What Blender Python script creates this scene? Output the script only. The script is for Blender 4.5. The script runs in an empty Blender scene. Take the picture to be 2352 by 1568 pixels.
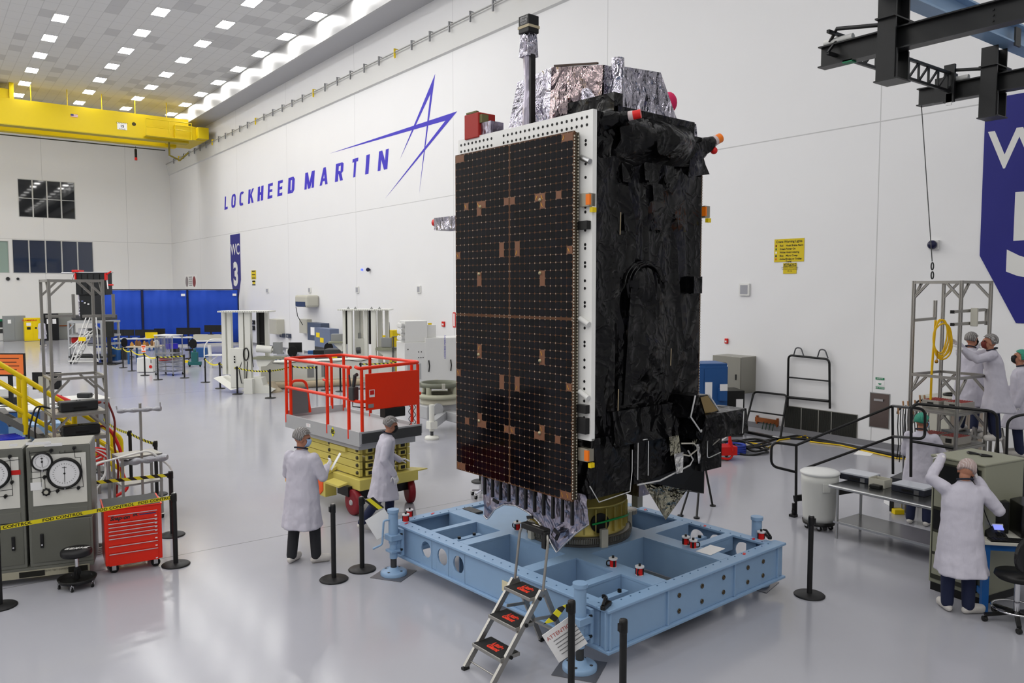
import bpy, bmesh, math, random
from mathutils import Vector, Matrix, noise
PI = math.pi
R_ = math.radians
random.seed(7)
scene = bpy.context.scene
COL = scene.collection

# ------------------------------------------------------------------ camera (28 mm on full frame, 3.7 m above the floor)
FPX, YAW, PITCH, CAMH = 1828.0, R_(36.92), R_(3.82), 3.7
_cy, _sy, _cp, _sp = math.cos(YAW), math.sin(YAW), math.cos(PITCH), math.sin(PITCH)
FWD = Vector((_sy*_cp, _cy*_cp, -_sp)); RGT = Vector((_cy, -_sy, 0)); UPV = RGT.cross(FWD)
CAM = Vector((0, 0, CAMH))
def ray(u, v): return FWD + RGT*((u-1176)/FPX) + UPV*((784-v)/FPX)
def G(u, v, z=0.0):
    d = ray(u, v); return CAM + d*((z-CAMH)/d.z)
def AX(u, v, X):
    d = ray(u, v); return CAM + d*(X/d.x)
def AY(u, v, Y):
    d = ray(u, v); return CAM + d*(Y/d.y)
def AD(u, v, D):            # at forward distance D
    d = ray(u, v); return CAM + d*D
def VZ(v, p):               # height above p's ground point seen at image row v
    k = (784-v)/FPX
    a = UPV.x*p[0]+UPV.y*p[1]; b = UPV.z; c = FWD.x*p[0]+FWD.y*p[1]; d = FWD.z
    return CAMH + (k*c-a)/(b-k*d)

cam_d = bpy.data.cameras.new('camera'); cam_o = bpy.data.objects.new('camera', cam_d); COL.objects.link(cam_o)
cam_o.location = CAM
cam_o.rotation_euler = (PI/2-PITCH, 0, -YAW)
cam_d.sensor_width = 36.0; cam_d.lens = 36.0*FPX/2352.0; cam_d.clip_end = 300; cam_d.clip_start = 0.1
scene.camera = cam_o

# ------------------------------------------------------------------ materials
def _hex(c):
    if isinstance(c, str):
        c = tuple(int(c[i:i+2], 16)/255 for i in (0, 2, 4))
        c = tuple(x/12.92 if x <= 0.04045 else ((x+0.055)/1.055)**2.4 for x in c)
    return (c[0], c[1], c[2], 1.0)
MATS = {}
def mat(name, col, rough=0.5, metal=0.0, bump=0.0, bscale=20.0, bdetail=3.0, var=0.0, vscale=3.0, emit=0.0, alpha=1.0, trans=0.0, coat=0.0, spec=0.33, dist=0.02, stretch=None):
    if name in MATS: return MATS[name]
    m = bpy.data.materials.new(name); m.use_nodes = True
    nt = m.node_tree; b = nt.nodes['Principled BSDF']
    b.inputs['Base Color'].default_value = _hex(col); b.inputs['Roughness'].default_value = rough
    b.inputs['Metallic'].default_value = metal; b.inputs['Specular IOR Level'].default_value = spec
    b.inputs['Coat Weight'].default_value = coat; b.inputs['Transmission Weight'].default_value = trans
    b.inputs['Alpha'].default_value = alpha
    if emit: b.inputs['Emission Color'].default_value = _hex(col); b.inputs['Emission Strength'].default_value = emit
    tc = None
    if bump or var:
        tc = nt.nodes.new('ShaderNodeTexCoord'); src = tc.outputs['Object']
        if stretch:
            mp = nt.nodes.new('ShaderNodeMapping'); mp.inputs['Scale'].default_value = stretch
            nt.links.new(src, mp.inputs['Vector']); src = mp.outputs['Vector']
    if bump:
        n = nt.nodes.new('ShaderNodeTexNoise'); n.inputs['Scale'].default_value = bscale; n.inputs['Detail'].default_value = bdetail
        nt.links.new(src, n.inputs['Vector'])
        bp = nt.nodes.new('ShaderNodeBump'); bp.inputs['Strength'].default_value = bump; bp.inputs['Distance'].default_value = dist
        nt.links.new(n.outputs['Fac'], bp.inputs['Height']); nt.links.new(bp.outputs['Normal'], b.inputs['Normal'])
    if var:
        n = nt.nodes.new('ShaderNodeTexNoise'); n.inputs['Scale'].default_value = vscale; n.inputs['Detail'].default_value = 4
        nt.links.new(src, n.inputs['Vector'])
        mx = nt.nodes.new('ShaderNodeMix'); mx.data_type = 'RGBA'
        c = _hex(col)
        mx.inputs[6].default_value = tuple(max(0, x*(1-var)) for x in c[:3])+(1,); mx.inputs[7].default_value = tuple(min(1, x*(1+var)) for x in c[:3])+(1,)
        nt.links.new(n.outputs['Fac'], mx.inputs[0]); nt.links.new(mx.outputs[2], b.inputs['Base Color'])
    MATS[name] = m
    return m
def nd(nt, typ, **kw):
    n = nt.nodes.new(typ)
    for k, v in kw.items(): setattr(n, k, v)
    return n
def mth(nt, op, a, b=None, c=None):
    n = nt.nodes.new('ShaderNodeMath'); n.operation = op
    for i, x in enumerate((a, b, c)):
        if x is None: continue
        if isinstance(x, (int, float)): n.inputs[i].default_value = x
        else: nt.links.new(x, n.inputs[i])
    return n.outputs[0]
def mixc(nt, fac, a, b):
    n = nt.nodes.new('ShaderNodeMix'); n.data_type = 'RGBA'
    if isinstance(fac, (int, float)): n.inputs[0].default_value = fac
    else: nt.links.new(fac, n.inputs[0])
    for i, x in ((6, a), (7, b)):
        if isinstance(x, (tuple, str)): n.inputs[i].default_value = _hex(x)
        else: nt.links.new(x, n.inputs[i])
    return n.outputs[2]
def newmat(name, rough=0.5, metal=0.0):
    m = bpy.data.materials.new(name); m.use_nodes = True; MATS[name] = m
    b = m.node_tree.nodes['Principled BSDF']; b.inputs['Roughness'].default_value = rough; b.inputs['Metallic'].default_value = metal
    return m, m.node_tree, b
def objxyz(nt):
    tc = nt.nodes.new('ShaderNodeTexCoord'); s = nt.nodes.new('ShaderNodeSeparateXYZ'); nt.links.new(tc.outputs['Object'], s.inputs[0])
    return s.outputs[0], s.outputs[1], s.outputs[2], tc.outputs['Object']

M_white = mat('white_paint', 'd9d9d6', 0.35)
M_black = mat('black_paint', '141414', 0.4)
M_blackm = mat('black_plastic', '1a1a1b', 0.5)
M_blackf = mat('black_fabric', '131314', 0.9, bump=.2, bscale=200)
M_steel = mat('brushed_steel', 'b9babb', 0.3, 1.0)
M_alu = mat('aluminium', '9f9d98', 0.36, 0.85, bump=.02, bscale=60)
M_chrome = mat('chrome', 'd8d8da', 0.1, 1.0)
M_grey = mat('grey_paint', '8a8c8c', 0.45)
M_dgrey = mat('dark_grey_paint', '3a3b3c', 0.5)
M_beige = mat('beige_paint', 'b4b2a6', 0.45)
M_yellow = mat('yellow_paint', 'e6c800', 0.4, var=.06)
M_red = mat('red_paint', 'c91a14', 0.38)
M_lred = mat('orange_red_paint', 'e52e06', 0.33, var=.04)
M_orange = mat('orange_plastic', 'ea5a1a', 0.4)
M_blue = mat('blue_paint', '23518a', 0.45)
M_lblue = mat('light_blue_paint', '86a4c4', 0.38, var=.05, vscale=5, bump=.03, bscale=40)
M_paper = mat('paper', 'e8e8e8', 0.8)
M_rubber = mat('rubber', '121213', 0.7)
M_glass = mat('window_glass', '20242a', 0.04, spec=.6)
M_copper = mat('copper', '9a5a34', 0.35, 0.8)
M_gold = mat('gold_anodised', 'c2b265', 0.36, 0.5, var=.15, vscale=6)
M_ink = mat('ink_black', '161616', 0.6)
M_lmblue = mat('wall_lettering_blue', '3327b4', 0.55)
M_wcblue = mat('banner_blue', '191b76', 0.5)
M_green = mat('green_paint', '1a7a52', 0.5)

# ------------------------------------------------------------------ mesh builder
class MB:
    def __init__(s): s.v = []; s.f = []; s.mi = []; s.sm = []; s.m = 0; s.T = None
    def _add(s, vs, fs, smooth=False):
        o = len(s.v)
        if s.T is not None: vs = [s.T @ Vector(p) for p in vs]
        s.v += [tuple(p) for p in vs]; s.f += [tuple(i+o for i in f) for f in fs]
        s.mi += [s.m]*len(fs); s.sm += [smooth]*len(fs)
        return s
    def bx(s, x0, x1, y0, y1, z0, z1):
        return s._add([(x0,y0,z0),(x1,y0,z0),(x1,y1,z0),(x0,y1,z0),(x0,y0,z1),(x1,y0,z1),(x1,y1,z1),(x0,y1,z1)],
                      [(3,2,1,0),(4,5,6,7),(0,1,5,4),(1,2,6,5),(2,3,7,6),(3,0,4,7)])
    def box(s, c, d, rot=None):
        h = [x/2 for x in d]; vs = [Vector((i*h[0], j*h[1], k*h[2])) for k in (-1,1) for (i,j) in ((-1,-1),(1,-1),(1,1),(-1,1))]
        if rot is not None:
            if isinstance(rot, (int, float)): rot = Matrix.Rotation(rot, 3, 'Z')
            vs = [rot @ v for v in vs]
        c = Vector(c)
        return s._add([v+c for v in vs], [(3,2,1,0),(4,5,6,7),(0,1,5,4),(1,2,6,5),(2,3,7,6),(3,0,4,7)])
    def beam(s, p0, p1, w, h=None, up=(0,0,1)):      # rectangular bar
        h = h or w; p0 = Vector(p0); p1 = Vector(p1); d = (p1-p0).normalized(); u = Vector(up)
        if abs(d.dot(u)) > .99: u = Vector((1,0,0))
        a = d.cross(u).normalized()*w/2; b = a.cross(d).normalized()*h/2
        vs = [p+i*a+j*b for p in (p0,p1) for (i,j) in ((-1,-1),(1,-1),(1,1),(-1,1))]
        return s._add(vs, [(0,1,2,3),(7,6,5,4),(1,0,4,5),(2,1,5,6),(3,2,6,7),(0,3,7,4)])
    def cyl(s, p0, p1, r0, r1=None, n=14, caps=True, smooth=True):
        r1 = r0 if r1 is None else r1
        p0 = Vector(p0); p1 = Vector(p1); d = (p1-p0).normalized()
        u = Vector((0,0,1)) if abs(d.z) < .9 else Vector((1,0,0))
        a = d.cross(u).normalized(); b = d.cross(a)
        vs = []
        for p, r in ((p0,r0),(p1,r1)):
            for i in range(n):
                t = 2*PI*i/n; vs.append(p+a*(r*math.cos(t))+b*(r*math.sin(t)))
        s._add(vs, [(i, (i+1)%n, n+(i+1)%n, n+i) for i in range(n)], smooth)
        if caps: s._add(vs, [tuple(range(n-1,-1,-1)), tuple(range(n, 2*n))])
        return s
    def tube(s, pts, r, n=8, closed=False, rr=None):
        pts = [Vector(p) for p in pts]; k = len(pts); vs = []; prev = None
        for i, p in enumerate(pts):
            if closed: d = pts[(i+1)%k]-pts[i-1]
            else: d = pts[min(i+1,k-1)]-pts[max(i-1,0)]
            d = d.normalized() if d.length > 1e-9 else Vector((0,0,1))
            if prev is None:
                u = Vector((0,0,1)) if abs(d.z) < .9 else Vector((1,0,0)); a = d.cross(u).normalized()
            else: a = (prev - d*prev.dot(d)).normalized()
            prev = a; b = d.cross(a); q = rr[i] if rr else r
            for j in range(n):
                t = 2*PI*j/n; vs.append(p+a*(q*math.cos(t))+b*(q*math.sin(t)))
        m = k if closed else k-1
        fs = [(i*n+j, i*n+(j+1)%n, ((i+1)%k)*n+(j+1)%n, ((i+1)%k)*n+j) for i in range(m) for j in range(n)]
        s._add(vs, fs, True)
        if not closed: s._add(vs, [tuple(range(n-1,-1,-1)), tuple(range((k-1)*n, k*n))])
        return s
    def lathe(s, prof, c=(0,0,0), n=24, axis=None, smooth=True):
        c = Vector(c); vs = []
        for r, z in prof:
            for i in range(n):
                t = 2*PI*i/n; vs.append(Vector((r*math.cos(t), r*math.sin(t), z)))
        if axis is not None:
            q = Vector((0,0,1)).rotation_difference(Vector(axis)); vs = [q @ v for v in vs]
        vs = [v+c for v in vs]; k = len(prof)
        s._add(vs, [(i*n+j, i*n+(j+1)%n, (i+1)*n+(j+1)%n, (i+1)*n+j) for i in range(k-1) for j in range(n)], smooth)
        s._add(vs, [tuple(range(n-1,-1,-1)), tuple(range((k-1)*n, k*n))])
        return s
    def prism(s, poly, ext):
        poly = [Vector(p) for p in poly]; e = Vector(ext); n = len(poly)
        vs = poly+[p+e for p in poly]
        return s._add(vs, [tuple(range(n-1,-1,-1)), tuple(range(n, 2*n))]+[(i,(i+1)%n,n+(i+1)%n,n+i) for i in range(n)])
    def ball(s, c, r, n=12, m=8, sc=(1,1,1)):
        c = Vector(c); vs = [c+Vector((0,0,-r*sc[2]))]
        for i in range(1, m):
            t = PI*i/m
            for j in range(n):
                a = 2*PI*j/n; vs.append(c+Vector((r*sc[0]*math.sin(t)*math.cos(a), r*sc[1]*math.sin(t)*math.sin(a), -r*sc[2]*math.cos(t))))
        vs.append(c+Vector((0,0,r*sc[2]))); L = len(vs)-1
        fs = [(0, 1+(j+1)%n, 1+j) for j in range(n)]
        for i in range(m-2):
            for j in range(n): fs.append((1+i*n+j, 1+i*n+(j+1)%n, 1+(i+1)*n+(j+1)%n, 1+(i+1)*n+j))
        fs += [(L, 1+(m-2)*n+j, 1+(m-2)*n+(j+1)%n) for j in range(n)]
        return s._add(vs, fs, True)
    def loft(s, rings, closed=True, caps=True, smooth=True):
        n = len(rings[0]); vs = [p for r in rings for p in r]; m = n if closed else n-1
        s._add(vs, [(i*n+j, i*n+(j+1)%n, (i+1)*n+(j+1)%n, (i+1)*n+j) for i in range(len(rings)-1) for j in range(m)], smooth)
        if caps and closed: s._add(vs, [tuple(range(n-1,-1,-1)), tuple(range((len(rings)-1)*n, len(rings)*n))])
        return s
    def quad(s, a, b, c, d): return s._add([a,b,c,d], [(0,1,2,3)])
    def build(s, name, mats, parent=None, bev=0, seg=2, label=None, loc=None, sub=0):
        me = bpy.data.meshes.new(name); me.from_pydata(s.v, [], s.f)
        if not isinstance(mats, (list, tuple)): mats = [mats]
        for m in mats: me.materials.append(m)
        me.polygons.foreach_set('material_index', s.mi); me.polygons.foreach_set('use_smooth', s.sm)
        me.update()
        o = bpy.data.objects.new(name, me); COL.objects.link(o)
        if parent is not None: o.parent = parent
        if loc is not None: o.location = loc
        if bev:
            md = o.modifiers.new('bevel', 'BEVEL'); md.width = bev; md.segments = seg; md.limit_method = 'ANGLE'; md.angle_limit = R_(40)
        if sub:
            md = o.modifiers.new('sub', 'SUBSURF'); md.levels = sub; md.render_levels = sub
        if label: o['label'] = label
        return o
def tag(o, label=None, cat=None, group=None, kind=None):
    if label: o['label'] = label
    if cat: o['category'] = cat
    if group: o['group'] = group
    if kind: o['kind'] = kind
    return o
def thing(name, label, cat, loc=(0,0,0), rz=0, group=None):
    o = bpy.data.objects.new(name, None); COL.objects.link(o); o.empty_display_size = .1
    o.location = loc; o.rotation_euler = (0,0,rz)
    return tag(o, label, cat, group)
def struct(mb, name, m, parent=None, **k):
    o = mb.build(name, m, parent, **k)
    if parent is None: o['kind'] = 'structure'
    return o
def dup(root, loc=None, rz=None, label=None, group=None, dep=0):
    r = root.copy(); COL.objects.link(r)
    if loc is not None: r.location = loc
    if rz is not None: r.rotation_euler = (0,0,rz)
    if label: r['label'] = label
    if group: r['group'] = group
    for ch in list(root.children):
        c = ch.copy(); COL.objects.link(c); c.parent = r
        for g in list(ch.children):
            d = g.copy(); COL.objects.link(d); d.parent = c
    return r
def text_mesh(s, size, shear=0.0, bold=0.0, xs=1.0, space=1.0, align='CENTER'):
    cu = bpy.data.curves.new('text', 'FONT'); cu.body = s; cu.size = size; cu.shear = shear; cu.offset = bold; cu.space_character = space
    cu.align_x = align; cu.align_y = 'CENTER'; cu.resolution_u = 3
    o = bpy.data.objects.new('text', cu); COL.objects.link(o)
    bpy.context.view_layer.update()
    dg = bpy.context.evaluated_depsgraph_get()
    me = bpy.data.meshes.new_from_object(o.evaluated_get(dg))
    vs = [(v.co.x*xs, v.co.y) for v in me.vertices]; fs = [tuple(p.vertices) for p in me.polygons]
    bpy.data.objects.remove(o); bpy.data.curves.remove(cu); bpy.data.meshes.remove(me)
    return vs, fs
def put_text(mb, s, size, O, X, Y, **k):      # flat lettering in the plane spanned by X, Y at O
    vs, fs = text_mesh(s, size, **k); O = Vector(O); X = Vector(X).normalized(); Y = Vector(Y).normalized()
    mb._add([O+X*a+Y*b for a, b in vs], fs)
    return mb
def arc(c, r, a0, a1, n, ax=(1,0,0), ay=(0,1,0)):
    c = Vector(c); ax = Vector(ax); ay = Vector(ay)
    return [c+ax*(r*math.cos(a0+(a1-a0)*i/n))+ay*(r*math.sin(a0+(a1-a0)*i/n)) for i in range(n+1)]
def fillet(pts, r, n=4, closed=False):        # polyline with rounded corners
    P = [Vector(p) for p in pts]; out = []; k = len(P)
    for i, p in enumerate(P):
        if not closed and i in (0, k-1): out.append(p); continue
        a = P[i-1]-p; b = P[(i+1)%k]-p; q = min(r, a.length*.49, b.length*.49)
        s = p+a.normalized()*q; e = p+b.normalized()*q
        for j in range(n+1):
            t = j/n; out.append(s*(1-t)**2+p*(2*t*(1-t))+e*t*t)
    return out
# ------------------------------------------------------------------ the hall
PW = 95.0; PWEM = 1.6*PW/(math.pi*.72)
XW, YB, ZC, XE, ZS = 17.84, 72.2, 16.7, 16.4, 15.66
XL, YF = -20.0, -16.0
# floor: glossy grey epoxy with fine ripples
m, nt, b = newmat('epoxy_floor', .15); b.inputs['Specular IOR Level'].default_value = .3
x, y, z, oc = objxyz(nt)
n1 = nd(nt, 'ShaderNodeTexNoise'); n1.inputs['Scale'].default_value = .35; n1.inputs['Detail'].default_value = 3; nt.links.new(oc, n1.inputs['Vector'])
col = mixc(nt, n1.outputs['Fac'], '9d9da5', 'abacb3')
# joints every 6.1 m
jx = mth(nt, 'ABSOLUTE', mth(nt, 'SUBTRACT', mth(nt, 'FRACT', mth(nt, 'DIVIDE', mth(nt, 'ADD', y, 87.55+18), 18.0)), .5))
jl = mth(nt, 'LESS_THAN', jx, .0006)
col = mixc(nt, jl, col, '77777a')
nt.links.new(col, b.inputs['Base Color'])
n2 = nd(nt, 'ShaderNodeTexNoise'); n2.inputs['Scale'].default_value = 5; n2.inputs['Detail'].default_value = 3; nt.links.new(oc, n2.inputs['Vector'])
n3 = nd(nt, 'ShaderNodeTexNoise'); n3.inputs['Scale'].default_value = 60; n3.inputs['Detail'].default_value = 2; nt.links.new(oc, n3.inputs['Vector'])
h = mth(nt, 'ADD', n2.outputs['Fac'], mth(nt, 'MULTIPLY', n3.outputs['Fac'], .12))
bp = nd(nt, 'ShaderNodeBump'); bp.inputs['Strength'].default_value = .06; bp.inputs['Distance'].default_value = .012
nt.links.new(h, bp.inputs['Height']); nt.links.new(bp.outputs['Normal'], b.inputs['Normal'])
M_floor = m
struct(MB().bx(XL, XW+.3, YF, YB+.3, -.2, 0), 'floor', M_floor)

# walls: white panels with thin joints
def wall_mat(name, colr, axis, period, off, zj):
    m, nt, b = newmat(name, .45)
    x, y, z, oc = objxyz(nt)
    s = {'x': x, 'y': y}[axis]
    d = mth(nt, 'MULTIPLY', mth(nt, 'ABSOLUTE', mth(nt, 'SUBTRACT', mth(nt, 'FRACT', mth(nt, 'ADD', mth(nt, 'DIVIDE', mth(nt, 'SUBTRACT', s, off), period), .5)), .5)), period)
    l1 = mth(nt, 'LESS_THAN', d, .012)
    l2 = mth(nt, 'LESS_THAN', mth(nt, 'ABSOLUTE', mth(nt, 'SUBTRACT', z, zj)), .014)
    l = mth(nt, 'MAXIMUM', l1, l2)
    n = nd(nt, 'ShaderNodeTexNoise'); n.inputs['Scale'].default_value = .5; nt.links.new(oc, n.inputs['Vector'])
    c = mixc(nt, n.outputs['Fac'], colr, tuple(x*.97 for x in _hex(colr)[:3]))
    nt.links.new(mixc(nt, mth(nt, 'MULTIPLY', l, .55), c, '8d8d8d'), b.inputs['Base Color'])
    return m
M_wallr = wall_mat('wall_white', 'e2e2e3', 'y', 9.0, 9.72, 7.5)
M_wallb = wall_mat('wall_white_end', 'e2e2e1', 'x', 6.0, 8.4, 7.5)
struct(MB().bx(XW, XW+.3, YF, YB+.3, 0, ZS+1.5), 'wall_right', M_wallr)
struct(MB().bx(XL-.3, XL, YF, YB+.3, 0, ZC), 'wall_left', M_wallb)
struct(MB().bx(XL, XW, YF-.3, YF, 0, ZC), 'wall_front', M_wallb)
# end wall with openings for the windows
def yb_xz(u, v): p = AY(u, v, YB); return p.x, p.z
wins = []
for (u0, v0, u1, v1) in ((43, 419, 171, 498), (30, 555, 213, 627), (-60, 553, 19, 626)):
    xa, za = yb_xz(u0, v1); xb_, zb = yb_xz(u1, v0); wins.append((xa, xb_, za, zb))
mb = MB()
xs = sorted({XL, XW, *[w[0] for w in wins], *[w[1] for w in wins]})
for xa, xb_ in zip(xs[:-1], xs[1:]):
    cuts = sorted([(w[2], w[3]) for w in wins if w[0] <= xa+1e-6 and w[1] >= xb_-1e-6]); z0 = 0
    for ca, cb in cuts:
        mb.bx(xa, xb_, YB, YB+.3, z0, ca); z0 = cb
    mb.bx(xa, xb_, YB, YB+.3, z0, ZC)
struct(mb, 'wall_back', M_wallb)
M_frame = mat('window_frame', 'b9bab8', .4, .3)
M_dglass = mat('dark_glass', '0c0f12', .03, spec=.8)
M_bglass = mat('tinted_glass', '1a2740', .04, spec=.8)
M_mint = mat('blind_mint', '8fa39b', .6)
for k, (w, nx, nz, gm) in enumerate(((wins[0], 4, 2, M_dglass), (wins[1], 5, 1, M_bglass), (wins[2], 2, 1, M_mint))):
    fr = MB(); t = .09
    for i in range(nx+1):
        xx = w[0]+(w[1]-w[0])*i/nx; fr.bx(max(w[0], xx-t/2) if i else w[0], min(w[1], xx+t/2) if i < nx else w[1], YB-.03, YB+.12, w[2], w[3])
    for i in range(nz+1):
        zz = w[2]+(w[3]-w[2])*i/nz; tt = .09 if i in (0, nz) else .05; fr.bx(w[0], w[1], YB-.025, YB+.11, max(w[2], zz-tt/2), min(w[3], zz+tt/2))
    o = struct(fr, 'window_%d' % (k+1), M_frame)
    for i in range(nx):
        for j in range(nz):
            MB().bx(w[0]+(w[1]-w[0])*i/nx+.04, w[0]+(w[1]-w[0])*(i+1)/nx-.04, YB+.06, YB+.08, w[2]+(w[3]-w[2])*j/nz+.02, w[2]+(w[3]-w[2])*(j+1)/nz-.02).build('pane', gm, o)
# room behind the end windows
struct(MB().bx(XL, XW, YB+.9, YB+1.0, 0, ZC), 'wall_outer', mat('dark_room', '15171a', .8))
struct(MB().bx(XW-.035, XW-.001, YF, YB, 0, .14), 'baseboard_right', mat('cove_base', '7c7c80', .4))
struct(MB().bx(XL, XW-.04, YB-.03, YB-.001, 0, .14), 'baseboard_back', MATS['cove_base'])

# ceiling: 2 x 4 ft cleanroom tiles, some of them grey filter grilles
m, nt, b = newmat('ceiling_tiles', .6)
x, y, z, oc = objxyz(nt)
tx, ty = .61, 1.22
fx = mth(nt, 'DIVIDE', mth(nt, 'SUBTRACT', x, 6.21-.305), tx); fy = mth(nt, 'DIVIDE', mth(nt, 'SUBTRACT', y, 63.7-.61), ty)
ex = mth(nt, 'ABSOLUTE', mth(nt, 'SUBTRACT', mth(nt, 'FRACT', fx), .5)); ey = mth(nt, 'ABSOLUTE', mth(nt, 'SUBTRACT', mth(nt, 'FRACT', fy), .5))
line = mth(nt, 'MAXIMUM', mth(nt, 'GREATER_THAN', ex, .47), mth(nt, 'GREATER_THAN', ey, .485))
cv = nd(nt, 'ShaderNodeCombineXYZ'); nt.links.new(mth(nt, 'FLOOR', fx), cv.inputs[0]); nt.links.new(mth(nt, 'FLOOR', fy), cv.inputs[1])
wn = nd(nt, 'ShaderNodeTexWhiteNoise'); wn.noise_dimensions = '3D'; nt.links.new(cv.outputs[0], wn.inputs['Vector'])
g = mth(nt, 'GREATER_THAN', wn.outputs['Value'], .86)
c = mixc(nt, g, 'd2d2d0', 'bebebd')
c = mixc(nt, mth(nt, 'MULTIPLY', line, .32), c, '8f8f8d')
nt.links.new(c, b.inputs['Base Color'])
struct(MB().bx(XL, XE, YF, YB, ZC, ZC+.3), 'ceiling', m)
M_trim = mat('white_trim', 'd4d4d2', .4)
struct(MB().bx(XE, XE+.12, YF, YB, ZS, ZC+.1), 'trim_1', mat('fascia_white', 'b4b4b4', .28))
struct(MB().bx(XE+.12, XW, YF, YB, ZS, ZS+.15), 'trim_2', mat('soffit_grey', 'b4b4b6', .5))
# rail ledge on the long wall: haunch + top
mb = MB()
mb.prism([(XW, YF, 13.25), (XW-.1, YF, 13.3), (XW-.22, YF, 14.12), (XW, YF, 14.12)], (0, YB-YF, 0))
struct(mb, 'trim_3', M_trim)

# crane rail along the ledge with its small brackets (one long thing)
rail = thing('crane_rail', 'long white crane rail with small brackets running along the top of the lettered wall', 'rail', (XW-.12, 20, 14.12))
MB().bx(-.06, .06, -34, YB-20.2, 0, .16).build('rail', M_trim, rail)
MB().cyl((-.2, -34, .02), (-.2, YB-20.2, .02), .025, n=6).build('conductor_bar', mat('conductor_grey', '9a9a98', .4, .5), rail)
for i in range(46):
    yy = -18+i*1.5
    if yy+20 > YB-1: break
    k = MB().bx(-.23, -.16, yy-.03, yy+.03, -.22, .19)
    k.bx(-.23, .02, yy-.02, yy+.02, .16, .19)
    k.build('bracket', M_yellow if i % 6 == 2 else mat('bracket_grey', '8f9092', .4, .5), rail)

# ceiling lights: recessed 2 x 4 ft panels
M_lamp = mat('lamp_diffuser', (1.0, .985, .96), .5, emit=PWEM)
LX = (6.21, 9.87, 12.87, 15.88-.0)
light0 = thing('ceiling_light', 'tmp', 'ceiling light', (0, 0, ZC), 0, 'ceiling light panels')
MB().bx(-.3, .3, -.6, .6, -.012, .02).build('diffuser', M_lamp, light0)
fr = MB()
for s in (-1, 1):
    fr.bx(s*.315-.015, s*.315+.015, -.63, .63, -.02, .01); fr.bx(-.33, .33, s*.615-.015, s*.615+.015, -.02, .01)
fr.build('frame', M_trim, light0)
colname = ('leftmost row', 'second row from the left', 'second row from the wall', 'row nearest the lettered wall')
first = True
ordn = ('nearest the crane', 'second from the crane', 'third from the crane', 'fourth from the crane', 'fifth from the crane', 'sixth from the crane', 'seventh from the crane', 'eighth from the crane')
for ci, lx in enumerate(LX):
    for k in range(8):
        ly = 63.7-3.83*k
        # only those in the frame
        w = Vector((lx, ly, ZC))-CAM; dd = w.dot(FWD); u = 1176+FPX*w.dot(RGT)/dd; v = 784-FPX*w.dot(UPV)/dd
        if v < -12 or u > 790 or u < -10: continue
        if lx > 15.5: lx = XE-.42
        lb = 'bright ceiling light panel %s, %s' % (ordn[k] if k else 'nearest the yellow crane', colname[ci])
        if first: light0.location = (lx, ly, ZC); light0['label'] = lb; first = False
        else: dup(light0, (lx, ly, ZC), 0, lb)
# the rows of lamps that continue outside the picture
def area(name, loc, sx, sy, power, rot=(0,0,0), colr=(1, .985, .96)):
    l = bpy.data.lights.new(name, 'AREA'); l.shape = 'RECTANGLE'; l.size = sx; l.size_y = sy; l.energy = power; l.color = colr
    o = bpy.data.objects.new(name, l); COL.objects.link(o); o.location = loc; o.rotation_euler = rot
    return o

for lx in (-17.6, -13.9, -10.3, -6.7, -3.0, .6, 3.2, 6.21, 9.87, 12.87, XE-.42):
    for k in range(21):
        ly = 63.7-3.83*k
        w = Vector((lx, ly, ZC))-CAM; dd = w.dot(FWD); vis = False
        if dd > 1:
            u = 1176+FPX*w.dot(RGT)/dd; v = 784-FPX*w.dot(UPV)/dd
            vis = (v >= -12 and -30 <= u <= 790)
        if vis: continue
        if ly < YF+1: continue
        area('ceiling_lamp', (lx, ly, ZC-.03), .6, 1.2, PW*(1.55 if ly > 25 else .4 if lx > 9 else 1.05 if ly > 13 else .9)*(1.35 if lx < 0 else 1.0))
wd = bpy.data.worlds.new('world'); scene.world = wd; wd.use_nodes = True
wd.node_tree.nodes['Background'].inputs[0].default_value = (.05, .05, .05, 1); wd.node_tree.nodes['Background'].inputs[1].default_value = 1
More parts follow.
